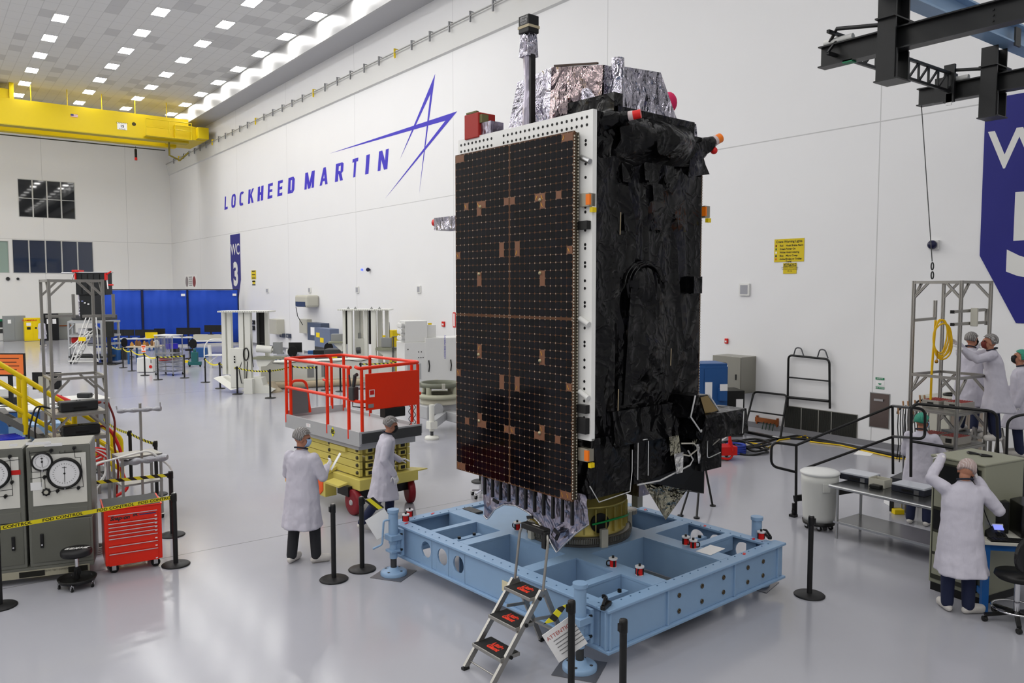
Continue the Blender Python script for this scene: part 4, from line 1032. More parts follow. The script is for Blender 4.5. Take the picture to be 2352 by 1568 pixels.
def hazard(name, horizontal, w=.2):
    m, nt, b = newmat(name, .6)
    x, y, z, oc = objxyz(nt)
    s = mth(nt, 'FRACT', mth(nt, 'DIVIDE', mth(nt, 'ADD', x, mth(nt, 'MULTIPLY', z, 1.2)), w))
    nt.links.new(mixc(nt, mth(nt, 'GREATER_THAN', s, .5), '161610', 'd8cf1e'), b.inputs['Base Color'])
    return m
M_haz = hazard('hazard_stripes', True, .16)
M_beltye = mat('belt_yellow', 'e3d21c', .6)
def belt(a, b, label, sag=.03, m=M_haz, twist=False, group='striped barrier belts', txt=None, dz=0.0, hgt=.05):
    a = Vector(a); b = Vector(b); F, L = frame2((a.x, a.y, 0), (b.x, b.y, 0))
    o = MB(); n = 24; P = []
    for i in range(n+1):
        t = i/n; z = a.z+(b.z-a.z)*t-sag*4*t*(1-t)+dz; r = .036*(1-2*t)
        tw = twist*math.sin(PI*t)**2*1.3
        P.append((.04+(L-.08)*t, -math.sin(tw)*hgt/2, z-math.cos(tw)*hgt/2)); P.append((.04+(L-.08)*t, math.sin(tw)*hgt/2, z+math.cos(tw)*hgt/2))
    o._add(P, [(2*i, 2*i+2, 2*i+3, 2*i+1) for i in range(n)])
    ob = o.build('barrier_belt', m, loc=(F.o.x, F.o.y, 0)); ob.rotation_euler.z = F.rz
    md = ob.modifiers.new('thick', 'SOLIDIFY'); md.thickness = .002; md.offset = 0
    tag(ob, label, 'barrier belt', group)
    if txt:
        for (xf, s, mi) in txt:
            mb = MB(); t = xf; z = a.z+(b.z-a.z)*t-sag*4*t*(1-t)+dz
            put_text(mb, s, .05, (.04+(L-.08)*t, -.003, z), (1, 0, (b.z-a.z)/L), (0, 0, 1), bold=.001, xs=1.25)
            mb.build('lettering', M_ink, ob)
    return ob
a = pL.copy(); b = pF.copy(); a.z = b.z = .925
Lb = (b-a).length
belt(a, b, 'yellow belt lettered FOD CONTROL stretched in front of the consoles and tool chest', .0, M_beltye, group='lettered barrier belts', txt=[(.05, 'FOD CONTROL', 0), (.335, 'FOD CONTROL', 0), (.645, 'FOD CONTROL', 0), (.9, 'FOD CONTROL', 0)])
q = G(150, 1115, .92); belt((q.x, q.y, .92), pF2, 'striped belt running from the consoles over the red tool chest', .0)
belt(pI, pH, 'striped belt beyond the pole stand, nearer piece of the slanting one', .02)
q = G(236, 962, .92); belt((q.x, q.y, .92), pI, 'striped belt beyond the pole stand, farther piece of the slanting one', .05)
names = ('striped belt far left of the wooden bench', 'yellow belt from the second to the third far barrier post', 'yellow belt from the third far barrier post to the orange notice', 'yellow belt from the orange notice to the wire shelf cart', 'striped belt in front of the wire shelf cart')
for i, nm in enumerate(names): belt(pts[i], pts[i+1], nm, .1 if i < 4 else .02, M_haz if i in (0, 4) else M_beltye, group=None)
belt(pts[6], pts[7], 'yellow belt left of the left white column machine', .12, M_beltye, group=None)
belt(pts[7], pts[8], 'striped belt across the foot of the left white column machine, first piece', .05, group=None); belt(pts[8], pts[9], 'striped belt across the foot of the left white column machine, second piece', .05, group=None)
belt(pts[9], pts[10], 'striped belt just left of the red lift railing', .03, group=None)
belt(pts[10], pts[11], 'striped belt seen through the left part of the red lift railing', .03, group=None)
q = G(915, 832, .92); belt(pts[14], (q.x, q.y, .92), 'striped belt seen above the red control panel of the lift', .02, group=None)
# notices hanging on two posts
def notice(p, d, label, lines, head, nm):
    t = thing('hanging_notice', label, 'notice', (p.x, p.y, 0), d); sx, sy = (-.3, .05) if head else (0, 0); S_ = lambda *q: [(a+sx, b+sy, c) for a, b, c in q]
    MB().prism(S_((.045, -.01, .66), (.2, -.0, .4), (.46, -.0, .56), (.30, -.0, .82)), (0, .006, 0)).build('sheet', M_paper, t)
    MB().prism([(-.03, .0, .95), (-.12, .0, .92), (-.25, .0, .78), (-.14, .0, .8)] if head else [(.04, -.02, .93), (.16, -.03, .98), (.30, -.02, .84), (.2, -.015, .8)], (0, .006, 0)).build('belt_tail', M_haz, t)
    if head:
        mb = MB(); X = Vector((.26, 0, .16)).normalized(); Y = Vector((-.16, 0, .26)).normalized()
        put_text(mb, 'ATTENTION', .05, Vector((.21+sx, -.008+sy, .69)), X, Y); mb.build('heading', mat('heading_red', 'b0352c', .7), t)
        mb = MB()
        for i in range(5): mb.beam(Vector((.15+sx, -.008+sy, .6))+Vector((.155, 0, -.26)).normalized()*.035*i, Vector((.36+sx, -.008+sy, .73))+Vector((.155, 0, -.26)).normalized()*.035*i, .006, .002, up=(0, 1, 0))
        mb.build('text_line', mat('text_grey', '6f6f72', .8), t)
notice(pE, math.pi-YAW+.15+math.pi, 'white notice headed ATTENTION with a striped belt tail on the nearest barrier post', 5, True, 0)
notice(pB, -YAW, 'white notice with a striped belt tail hanging on the post before the scissor lift', 5, False, 0)
# orange notice on the far post, sign holder on the left one
p = pts[3]; t = thing('post_notice', 'small orange and white notice on a far barrier post', 'notice', (p.x, p.y, 0), -YAW)
MB().bx(-.09, .09, -.06, -.05, .98, 1.3).build('sheet', M_paper, t); MB().bx(-.08, .08, -.064, -.06, 1.2, 1.28).bx(-.08, .08, -.064, -.06, 1.0, 1.06).build('orange_band', M_orange, t)
MB().prism([(-.05, -.064, 1.17), (.05, -.064, 1.17), (0, -.064, 1.09)], (0, .003, 0)).build('triangle', M_orange, t)
p = G(52, 894); t = thing('sign_holder', 'small dark sign plate on the barrier post beyond the yellow stairs', 'sign', (p.x, p.y, 0), -YAW)
MB().bx(-.1, .1, -.05, -.04, .985, 1.33).build('frame', M_steel, t); MB().bx(-.08, .08, -.054, -.05, 1.02, 1.29).build('sheet', mat('sign_navy', '2a3040', .5), t)
mb = MB()
for i in range(4): mb.bx(-.06, .06, -.057, -.054, 1.06+i*.055, 1.075+i*.055)
mb.build('text_line', M_paper, t)
# ------------------------------------------------------------------ aluminium profile towers
def slot_bar(mb, p0, p1, w=.045):       # extrusion bar: four lobes around a core give the slotted look
    p0 = Vector(p0); p1 = Vector(p1); d = (p1-p0).normalized(); u = Vector((0, 0, 1)) if abs(d.z) < .9 else Vector((1, 0, 0))
    a = d.cross(u).normalized(); b = d.cross(a); q = w/2-w*.18
    mb.beam(p0, p1, w*.72, w*.72)
    for i in (-1, 1):
        for j in (-1, 1): mb.beam(p0+a*q*i+b*q*j, p1+a*q*i+b*q*j, w*.36, w*.36)
def tower(name, label, o, rz, w, d, h, shelves, rails, braces):
    t = thing(name, label, 'frame', o, rz)
    for (x, y) in ((0, 0), (w, 0), (0, d), (w, d)):
        mb = MB(); slot_bar(mb, (x, y, .0), (x, y, h)); mb.build('post', M_alu, t)
    for zz in [h-.023]+list(rails):
        for (a, b) in (((0, 0), (w, 0)), ((0, d), (w, d)), ((0, 0), (0, d)), ((w, 0), (w, d))):
            mb = MB(); slot_bar(mb, (a[0], a[1], zz), (b[0], b[1], zz), .042); mb.build('rail', M_alu, t)
    for zz in shelves:
        MB().bx(.0, w, .0, d, zz, zz+.015).build('shelf', M_alu, t)
        for (a, b) in (((0, 0), (w, 0)), ((0, d), (w, d)), ((0, 0), (0, d)), ((w, 0), (w, d))):
            mb = MB(); slot_bar(mb, (a[0], a[1], zz-.02), (b[0], b[1], zz-.02), .042); mb.build('rail', M_alu, t)
    for zz in braces:
        for y in (0, d):
            for (x0, x1) in ((0, .25), (w, w-.25)):
                mb = MB(); slot_bar(mb, (x0, y, zz-.28), (x1, y, zz-.02), .035); mb.build('brace', M_alu, t)
        for x in (0, w):
            mb = MB(); slot_bar(mb, (x, 0, zz-.28), (x, .22, zz-.02), .035); mb.build('brace', M_alu, t)
    return t
p = AD(111, 641, 13.0); LT = Fr((p.x, p.y, 0), .03)
lt = tower('profile_tower', 'tall open aluminium profile tower with black cases on its shelves behind the grey consoles', LT.o, LT.rz, .8, .8, 3.85, (1.6, 1.18), (2.2,), (3.85, 2.2, 1.6))
for (xa, xb_) in ((.05, .5), (.75, 1.0)):
    pass
mb = MB(); slot_bar(mb, (0, .4, 3.23), (.42, .4, 3.23)); slot_bar(mb, (.42, .4, 3.2), (.42, .4, 3.6)); mb.build('arm', M_alu, lt)
mb = MB(); slot_bar(mb, (.5, .1, 3.23), (.98, .1, 3.23)); slot_bar(mb, (.98, .1, 3.2), (.98, .1, 3.6)); mb.build('arm', M_alu, lt)
M_case = mat('case_black', '26282a', .5)
for (zz, lb, sx_) in ((1.615, 'black equipment case on the upper shelf of the left aluminium tower', 0), (1.195, 'black equipment case on the lower shelf of the left aluminium tower', .02)):
    q = LT.W((.42+sx_, .32, zz)); c = thing('equipment_case', lb, 'case', q, LT.rz+.05, 'black cases on the aluminium tower')
    MB().bx(-.29, .29, -.13, .13, 0, .17).build('shell', M_case, c, bev=.025)
    MB().bx(-.1, .1, -.145, -.13, .05, .07).build('carry_handle', M_black, c)
    MB().cyl((-.02, 0, .17), (-.02, 0, .178), .012).cyl((.03, 0, .17), (.03, 0, .178), .012).build('screw', M_black, c)
    MB().cyl((.29, .02, .1), (.37, .02, .1), .035, .02, n=10).build('plug', mat('plug_red', '8c2a1c', .5), c)
    MB().cyl((-.29, .02, .08), (-.36, .02, .07), .02, n=8).build('plug', M_steel, c)
def cable(name, pts, r, m, label=None, cat=None, group=None, parent=None):
    o = MB().tube(fillet(pts, .15, 5), r, 6).build(name, m, parent)
    if label: tag(o, label, cat or 'cable', group)
    return o
a = LT.W((-.0, .3, 1.68)); cable('cable_bundle', [a, a+Vector((-.22, -.1, .1)), a+Vector((-.36, -.2, -.35)), a+Vector((-.3, -.2, -.8)), a+Vector((-.38, -.2, -1.1))], .014, M_black, 'black cable looping off the upper shelf of the left aluminium tower')
a = LT.W((-.0, .4, 1.68)); cable('cable_bundle', [a, a+Vector((-.14, -.1, .08)), a+Vector((-.25, -.15, -.3)), a+Vector((-.2, -.18, -.75)), a+Vector((-.2, -.2, -1.1))], .014, M_black, 'second black cable hanging beside the left aluminium tower, the inner one')
a = LT.W((.82, .32, 1.7)); cable('hose', [a, a+Vector((.06, -.02, .02)), a+Vector((.16, -.1, -.3)), a+Vector((.1, -.2, -.7)), a+Vector((.16, -.25, -1.1)), a+Vector((.1, -.3, -1.6))], .018, mat('dark_red_hose', '6e1712', .5), 'dark red hose hanging from the right side of the left aluminium tower', 'hose')
a = LT.W((.82, .32, 1.3)); cable('hose', [a, a+Vector((.1, -.1, -.1)), a+Vector((.22, -.2, -.45)), a+Vector((.2, -.22, -.8)), a+Vector((.32, -.3, -1.1)), a+Vector((.05, -.35, -1.2))], .028, M_red, 'thick red hose hanging between the left aluminium tower and the small steel cart', 'hose')
mb = MB()
h = thing('hose_bundle', 'bundle of red and white hoses tied beside the grey console', 'hose', LT.W((.55, -.4, 0)), 0)
for i in range(5):
    MB().tube(fillet([(-.35, .0+.02*i, .98+.03*i), (-.05, -.02, 1.08-.01*i), (.2, 0, 1.0-.05*i), (-.05, .03, .88-.03*i), (-.38, .02, .8-.01*i)], .12, 5), .017, 6).build('hose', M_red if i % 2 == 0 else M_white, h)
for i in range(2): MB().tube(fillet([(.1, 0, .95), (.12, -.05, .6), (-.1, -.08, .3+.1*i), (-.4, -.1, .2+.1*i)], .12, 5), .016, 6).build('loose_hose', M_white, h)
MB().cyl((.14, 0, .5), (.14, 0, 1.1), .02, n=8).build('hanger', M_steel, h)
# coil of hoses on the floor between consoles and tool chest
p = G(215, 1288); c = thing('hose_coil', 'coil of grey hoses on the floor between the console and the red tool chest', 'hose', (p.x+.05, p.y+.35, 0), 0)
for i in range(4): MB().tube([(.2*math.cos(a)*(1-.06*i), .16*math.sin(a)*(1-.05*i), .02+.025*i) for a in [2*PI*k/20 for k in range(20)]], .012, 6, True).build('loop', mat('hose_grey', '7d7b78', .5), c)

# ------------------------------------------------------------------ yellow stairs on the left
SX, SY = 2.97, 16.0
stt = thing('access_stairs', 'yellow railed access stairs with blue side panels behind the left aluminium tower', 'stairs', (SX, SY, 0), 0)
sl = math.tan(R_(38.5)); run = 3.2
def onst(x): return -x*sl    # height of nosing line at local x (negative = up the stairs)
for yy, nm in ((0, 'near'), (.85, 'far')):
    rr = .04 if yy == 0 else .036
    MB().tube(fillet([(0, yy, .06), (0, yy, .95), (-run, yy, .95+run*sl)], .1), rr, 10).build('handrail', M_yellow, stt)
    MB().tube([(0, yy, .62), (-run, yy, .62+run*sl)], rr*.8, 8).build('mid_rail', M_yellow, stt)
    if yy == 0: MB().tube([(0, yy, .34), (-run, yy, .34+run*sl)], rr, 8).build('lower_rail', M_yellow, stt)
    for xx in (-.75, -1.5, -2.2, -2.9): MB().cyl((xx, yy, -xx*sl-.02), (xx, yy, -xx*sl+.95), rr*1.15, n=10).build('baluster', M_yellow, stt)
    MB().prism([(.1, yy-.03, 0), (-run, yy-.03, run*sl-.1), (-run, yy-.03, run*sl+.16), (-.1, yy-.03, .16)], (0, .05, 0)).build('stringer', mat('stringer_grey', '6a6a64', .5), stt)
for i in range(12):
    xx = -.25*i; MB().bx(xx-.25, xx+.02, 0, .85, .2*i+.13, .2*i+.16).build('tread', mat('tread_grey', '56575a', .6), stt)
MB().bx(-1.9, -.5, .86, .9, .1, 1.0).build('side_panel', M_lblue, stt)
# ------------------------------------------------------------------ small steel carts, pole stand
p = G(330, 1199); ps = thing('pole_stand', 'steel pole stand with two wrapped cross arms in front of the bare floor', 'stand', (p.x, p.y, 0), -YAW)
MB().cyl((0, 0, .02), (0, 0, 1.9), .021, n=14).build('pole', M_alu, ps)
MB().lathe([(.18, 0), (.18, .02), (.03, .03)], n=24).build('base', M_steel, ps)
M_wrap = mat('wrap_grey', '9a9aa0', .35, .4, bump=.6, bscale=30)
def wrapped(parent, z, x0, x1, dz, r0, seed):
    n = 10; rings = []; m_ = 26
    for i in range(m_+1):
        t = i/m_; r = r0*(.7+.6*abs(math.sin(seed+t*11)))
        rings.append([Vector((x0+(x1-x0)*t, -.03+r*math.cos(2*PI*j/n), z+dz*(2*t-1)+r*math.sin(2*PI*j/n))) for j in range(n)])
    return MB().loft(rings).build('cross_arm', M_wrap, parent)
wrapped(ps, 1.8, -.34, .34, .02, .03, .5)
MB().tube([(-.34, -.03, 1.78), (-.36, -.03, 1.86)], .01, 6).build('end_tube', M_steel, ps); MB().tube([(.33, -.03, 1.82), (.33, -.03, 1.92)], .008, 6).build('end_tube', M_steel, ps)
wrapped(ps, 1.0, -.32, .42, .05, .045, 1.2)
p = G(322, 1190); ct = thing('shelf_cart', 'small aluminium shelf cart with a white tube handle behind the red tool chest', 'cart', (p.x, p.y, 0), 0.1)
for (x, y) in ((-.3, -.2), (.28, -.2), (-.3, .25), (.28, .25)): MB().beam((x, y, .08), (x, y, 1.05), .035).build('leg', M_alu, ct)
for zz in (.3, .62, 1.05): MB().bx(-.32, .3, -.22, .27, zz-.02, zz+.01).build('shelf', M_alu, ct)
MB().tube(fillet([(-.75, -.35, .1), (-.75, -.35, 1.05), (.05, -.35, 1.16), (.36, -.45, .85), (.36, -.45, .05)], .1), .016, 8).build('tube_handle', M_white, ct)
for (x, y) in ((-.3, -.2), (.28, -.2), (-.3, .25), (.28, .25)): caster(ct, x, y, .03)

# ------------------------------------------------------------------ things beyond the yellow stairs
p = AD(20, 835, 19.0); t = thing('monitor', 'monitor showing an orange page beyond the yellow stairs', 'monitor', (p.x, p.y, 0), -YAW)
w_ = .42
MB().bx(-w_, w_*.9, 0, .05, p.z-.3, p.z+.25).build('case', M_black, t)
MB().bx(-w_+.03, w_*.9-.03, -.004, 0, p.z-.26, p.z+.22).build('screen', mat('screen_orange', (.62, .14, .03), .3, emit=.6), t)
mb = MB()
for i in range(4): mb.bx(-.25, .25-.06*(i % 2), -.007, -.004, p.z+.12-i*.09, p.z+.135-i*.09)
mb.build('screen_text', M_ink, t)
MB().bx(-.05, .05, .02, .06, 0.9, p.z-.2).bx(-.2, .2, -.1, .15, .88, .9).build('stand', M_black, t)
p = AD(15, 900, 18.5); t = thing('work_bench', 'blue work bench beyond the yellow stairs at the left edge', 'bench', (p.x, p.y, 0), -YAW)
MB().bx(-.8, .75, 0, .8, .84, .88).build('top', M_white, t)
for (x, y) in ((-.75, .03), (.7, .03), (-.75, .75), (.7, .75)): MB().beam((x, y, 0), (x, y, .84), .05).build('leg', M_blue, t)
MB().bx(-.7, .65, .05, .1, .3, .8).build('drawer_unit', M_blue, t)
p = AD(107, 890, 17.5); t = thing('monitor', 'large black monitor seen from behind through the left aluminium tower', 'monitor', (p.x, p.y, 0), -YAW+.05)
MB().bx(-.3, .3, 0, .06, p.z-.04, p.z+.34).build('case', M_black, t); MB().bx(-.14, .1, -.06, 0, p.z-.1, p.z+.25).build('back_cover', M_beige, t)
MB().bx(-.05, .05, -.05, 0, .0, p.z).bx(-.2, .2, -.15, .15, 0, .03).build('stand', M_beige, t)
# white slatted lid crate with a small black case on it
pc = G(150, 916, .8); t = thing('slatted_crate', 'white crate with a slatted top behind the left aluminium tower', 'crate', (pc.x, pc.y, 0), .12)
MB().bx(-.9, .9, -.6, .6, .1, .78).build('body', mat('crate_grey', '8d8e92', .5), t)
for i in range(6): MB().bx(-.92, .92, -.6+i*.2, -.6+i*.2+.18, .78, .8).build('slat', M_white, t)
for (x, y) in ((-.8, -.5), (.8, -.5), (-.8, .5), (.8, .5)): caster(t, x, y, .04)
q = G(195, 913, .8); c = thing('hand_tool_case', 'small black case lying on the white slatted crate', 'case', q, -YAW)
MB().bx(-.17, .17, -.1, .1, 0, .13).build('shell', M_case, c, bev=.03); MB().cyl((.17, 0, .08), (.24, 0, .08), .012).build('plug', M_black, c)
# red drum and things under the rail
q = AD(140, 918, 14.6); tag(MB().cyl((-.1, 0, .06), (.12, -.06, -.06), .07, n=16).build('red_cylinder', M_red, loc=q), 'red cylinder behind the left aluminium tower above the yellow rail', 'cylinder')
q.z = 0; MBx = MB().cyl((q.x, q.y, 0), (q.x, q.y, 1.75), .02)
tag(MBx.build('support_pole', M_black), 'thin black pole under the red cylinder behind the left aluminium tower', 'pole')
for k, (u, v, col, lb) in enumerate(((15, 1003, mat('bin_blue', '1f2fb8', .45), 'bright blue ribbed lid beside the stairs above the left console'),)):
    q = AD(u, v, 13.4); t = thing('storage_bin', lb, 'bin', (q.x, q.y, 0), 0)
    MB().bx(-.55, .22, -.1, .5, 0, q.z-.06).build('body', M_grey, t)
    for i in range(5): MB().bx(-.55, .25-.02*i, -.12+.12*i, -.03+.12*i, q.z-.06, q.z-.02).build('rib', col, t)
q = AD(88, 975, 15.6); t = thing('storage_bin', 'pale blue bin lying beside the foot of the yellow stairs', 'bin', (q.x, q.y, 0), -.2)
MB().bx(-.5, .45, .0, .5, .2, q.z-.0).build('body', M_lblue, t); MB().bx(-.55, .5, -.04, .54, 0, .2).build('plinth', M_dgrey, t)
# ------------------------------------------------------------------ step ladder in front of the platform
fa, fb = G(1085, 1523), G(1147, 1561)
F, W = frame2(fa, fb)
t = thing('step_ladder', 'folding aluminium step ladder with three black treads in front of the blue platform', 'ladder', F.o, F.rz)
def step_at(uvs, z):
    return [F.inv(G(u, v, z)) for u, v in uvs]
# tread geometry: along +y each tread is higher
tops = ((.25, [(1090, 1478), (1131, 1463), (1178, 1491), (1142, 1506)]), (.5, [(1130, 1413), (1170, 1398), (1215, 1427), (1183, 1440)]), (.76, [(1168, 1352), (1210, 1340), (1249, 1354), (1223, 1377)]))
dep = []
for z, q in tops:
    z *= .94; c = sum((F.inv(G(u, v, z)) for u, v in q), Vector())/4; dep.append(c.y); cxs = globals().setdefault('cxs', []); cxs.append(c.x)
F.o = F.W((sum(cxs)/3-W/2, 0, 0)); t.location = F.o; y0 = dep[0]; dy = (dep[2]-dep[0])/2
M_tread = mat('tread_grip', '1b1b1b', .8)
w0, w1 = 0, W
for k in range(3):
    z = .235+.24*k; yc = y0+dy*k; e = .012*k
    b_ = MB().bx(e-.01, W-e+.01, yc-.12, yc+.12, z-.035, z).build('tread', M_alu, t, bev=.004)
    MB().bx(e+.005, W-e-.005, yc-.108, yc+.108, z, z+.004).build('grip_pad', M_tread, b_)
    mb = MB()
    put_text(mb, 'Little', .075, (W/2, yc+.03, z+.0052), (1, 0, 0), (0, 1, 0), bold=.004); put_text(mb, 'Giant', .075, (W/2, yc-.035, z+.0052), (1, 0, 0), (0, 1, 0), bold=.004)
    mb.build('tread_lettering', mat('letter_orange', 'e0381c', .6), b_)
sl_ = dy/.255
ytop = y0+dy*2+.05
for x in (0.0, W):
    MB().beam((x, y0-.25*sl_-.02, .02), (x, y0+sl_*.51+.02, .76), .03, .055).build('front_rail', M_alu, t)
    MB().box((x, y0-.25*sl_-.02, .012), (.045, .07, .024)).build('foot', M_black, t)
    MB().beam((x, ytop, .76), (x, ytop+.34, .03), .028, .05).build('rear_leg', M_alu, t)
    MB().box((x, ytop+.35, .02), (.04, .05, .04)).build('foot', M_black, t)
    MB().beam((x, ytop-.12, .5), (x, ytop+.18, .46), .012, .03).build('spreader', M_alu, t)
yh = F.inv(G(1245, 1222, 1.3)).y; hp = MB().tube(fillet([(0, ytop-.02, .7), (0, yh, 1.3), (W/2, yh+.03, 1.34), (W, yh, 1.3), (W, ytop-.02, .7)], .1, 5), .014, 10).build('handrail', M_alu, t)
MB().bx(.04, W-.04, yh-.03, yh+.06, 1.28, 1.34).bx(W-.08, W-.02, yh-.03, yh+.03, 1.15, 1.32).build('top_tray', M_black, hp, bev=.008)
MB().beam((0, ytop+.25, .25), (W, ytop+.25, .25), .04, .02).build('rear_brace', M_alu, t)
MB().cyl((0, y0-.25*sl_+.03, .07), (W, y0-.25*sl_+.03, .07), .008, n=8).build('front_brace', M_alu, t)
bl = MB()
for x in (-.02, W+.02):
    for yy, zz in ((y0, .22), (y0+dy, .48), (y0+2*dy-.02, .7)): bl.cyl((x-.01, yy, zz), (x+.01, yy, zz), .018, n=10)
bl.build('hinge_bolt', M_black, t)

# ------------------------------------------------------------------ right foreground: bin, steel table, organisers
p = G(1880, 1212); t = thing('waste_bin', 'round white bin with a domed lid on a black wheeled dolly', 'bin', (p.x, p.y, 0), 0)
M_binw = mat('bin_white', 'c9cac6', .4)
MB().lathe([(.02, .13), (.225, .13), (.235, .2), (.27, .72), (.275, .74), (.275, .86), (.05, .86)], n=40).build('body', M_binw, t)
ld = MB().lathe([(.28, .85), (.293, .87), (.293, .885), (.26, .905), (.1, .92), (.02, .922)], n=40).build('lid', mat('lid_white', 'd6d7d6', .35), t)
for a in (-YAW-PI/2, -YAW+PI/2):
    q = Matrix.Rotation(a, 3, 'Z'); mb = MB(); mb.T = Matrix.Translation((0, 0, 0)) @ q.to_4x4()
    mb.bx(.268, .285, -.06, .06, .62, .76); mb.build('handle', M_binw, t, bev=.01)
MB().lathe([(.235, .08), (.245, .13), (.2, .135)], n=36).build('dolly', M_black, t)
for i in range(5):
    a = 2*PI*i/5; caster(t, .18*math.cos(a), .18*math.sin(a), .035)
pl_, pr_ = G(1921, 1253), G(1967, 1233)
# table front edge runs from (1903,1110) to the grey rack
A, B = G(1905, 1112, .80), G(2130, 1162, .80); A.z = B.z = 0
F, L_ = frame2(A, B); L_ += .35
tb = thing('steel_table', 'long steel table with a lower shelf between the white bin and the grey rack', 'table', F.o, F.rz)
M_ss = mat('stainless_dark', '6e6f70', .22, .9)
MB().bx(0, L_, 0, .75, .765, .8).build('table_top', M_ss, tb, bev=.004)
MB().cyl((0, 0, .78), (L_, 0, .78), .025, n=12).build('front_edge', M_steel, tb)
for (x, y) in ((.1, .06), (.1, .68), (L_-.05, .06), (L_-.05, .68)): MB().cyl((x, y, 0), (x, y, .77), .02, n=12).build('leg', M_steel, tb)
MB().bx(.06, L_, .04, .7, .24, .26).build('lower_shelf', M_ss, tb); MB().beam((.06, .04, .25), (L_, .04, .25), .03).build('shelf_edge', M_steel, tb)
def organiser(u, v, lb, rz):
    q = G(u, v, .8); o = thing('parts_organiser', lb, 'organiser', (q.x, q.y, .802), F.rz+rz, 'parts organisers on the steel table')
    MB().bx(-.24, .24, -.16, .16, 0, .085).build('tray', mat('tray_navy', '20232e', .5), o, bev=.006)
    MB().bx(-.235, .235, -.155, .155, .085, .115).build('lid', mat('lid_clear', 'b9bcc4', .25), o, bev=.006)
    MB().bx(-.08, .08, -.175, -.16, .03, .06).build('handle', M_black, o); MB().bx(.09, .16, -.164, -.16, .01, .07).build('latch', M_steel, o)
    return o
organiser(1975, 1102, 'clear lidded parts organiser at the left end of the steel table', .05)
organiser(2098, 1130, 'clear lidded parts organiser at the right end of the steel table', .0)
q = G(2012, 1121, .8); o = thing('control_pendant', 'small black handheld device between the two organisers on the steel table', 'device', (q.x, q.y, .802), F.rz)
MB().bx(-.08, .08, -.05, .05, 0, .05).build('body', M_black, o, bev=.01)
q = G(2040, 1120, .8); o = thing('metal_tray', 'open pale metal box between the organisers on the steel table', 'box', (q.x, q.y+.12, .802), F.rz)
mb = MB().bx(-.12, .12, -.1, .1, 0, .01)
for s in (-1, 1): mb.bx(s*.12-.004, s*.12+.004, -.1, .1, 0, .12); mb.bx(-.12, .12, s*.1-.004, s*.1+.004, 0, .12)
mb.build('body', M_beige, o)
# ------------------------------------------------------------------ grey equipment rack where a man is on the phone
A, B = G(2130, 1335, .12), G(2255, 1400, .12); A.z = B.z = 0
HR = 1.68
c1, c2 = G(2139, 1043, HR), G(2261, 1067, HR)
F = Fr((c1.x, c1.y, 0), math.atan2(c2.y-c1.y, c2.x-c1.x)); W = (Vector((c2.x, c2.y))-Vector((c1.x, c1.y))).length; print('RACK', W, c1, c2)
RK = F
rk = thing('equipment_rack', 'tall grey green equipment rack with a dark panelled front', 'rack', F.o, F.rz)
M_rk = mat('rack_green', '8d8e7c', .45); M_rkd = mat('rack_dark', '2f3026', .5)
D_ = .8
mb = MB().bx(0, W, .02, D_, .1, HR-.02); mb.build('cabinet', M_rk, rk, bev=.02)
MB().bx(-.01, W+.01, 0, D_+.01, HR-.03, HR).build('top_cover', M_rk, rk, bev=.012)
MB().bx(.04, W-.04, .0, .03, .16, HR-.08).build('front_panel', M_rkd, rk)
for i in range(5): MB().bx(.06, W-.06, -.008, .0, .22+i*.28, .46+i*.28).build('module', M_rk if i in (0, 1, 3) else M_black, rk)
MB().bx(.02, W-.02, .04, D_-.03, .0, .1).build('plinth', M_black, rk)
cb = MB().tube([(.3+.13*math.cos(a)+.03*math.sin(3*a), .45+.05*math.sin(2*a), .012+HR) for a in [2*PI*k/24 for k in range(24)]], .01, 6, True).build('cable_coil', M_black, None)
cb.location = F.o; cb.rotation_euler.z = F.rz; tag(cb, 'small black cable coil lying on top of the grey rack', 'cable')
# ------------------------------------------------------------------ blue desk with phone, computers, chair
q = G(2257, 1402); F = Fr((q.x, q.y, 0), -YAW-.18)
dk = thing('work_desk', 'white topped desk with blue legs at the right edge of the picture', 'desk', F.o, F.rz)
ZD = .84
MB().bx(-.05, 1.0, -.1, .75, ZD-.04, ZD).build('desk_top', mat('laminate_cream', 'c9c7bc', .5), dk, bev=.006)
M_dkb = mat('desk_blue', '1d5fa6', .4)
for (x, y) in ((0, -.02), (0, .68), (.95, -.02), (.95, .68)): MB().bx(x-.035, x+.035, y-.035, y+.035, 0, ZD-.04).build('leg', M_dkb, dk)
MB().bx(-.03, .03, 0, .66, .18, .25).bx(0, .95, .62, .68, .18, .25).build('stretcher', M_dkb, dk); MB().bx(0, .95, -.03, .0, ZD-.12, ZD-.04).build('apron', M_dkb, dk)
ph = thing('desk_phone', 'black desk telephone with a glowing blue display on the desk', 'telephone', F.W((.14, .1, ZD)), F.rz)
b_ = MB().prism([(-.1, -.1, 0), (-.1, .1, 0), (-.1, .1, .09), (-.1, -.1, .03)], (.2, 0, 0)).build('body', M_blackm, ph, bev=.006)
MB().prism([(0, .03, .075), (.1, .03, .075), (.1, .09, .115), (0, .09, .115)], (0, -.006, .008)).build('display', mat('display_blue', (.25, .3, .9), .3, emit=1.5), b_)
MB().lathe([(.018, 0), (.018, .006)], (.03, -.01, .07), 14, axis=(0, -.35, .9)).build('nav_key', M_steel, b_)
MB().prism([(-.02, .1, .1), (.12, .1, .1), (.12, .11, .125), (-.02, .11, .125)], (0, .006, 0)).build('tilt_lip', M_white, b_)
mb = MB()
for i in range(3):
    for j in range(4): mb.box((-.0+.03*i, -.08+.02*j, .04+.006*j), (.018, .012, .01))
mb.build('keypad', M_black, b_)
kb = thing('keyboard', 'black computer keyboard on the desk front edge', 'keyboard', F.W((.38, -.04, ZD)), F.rz)
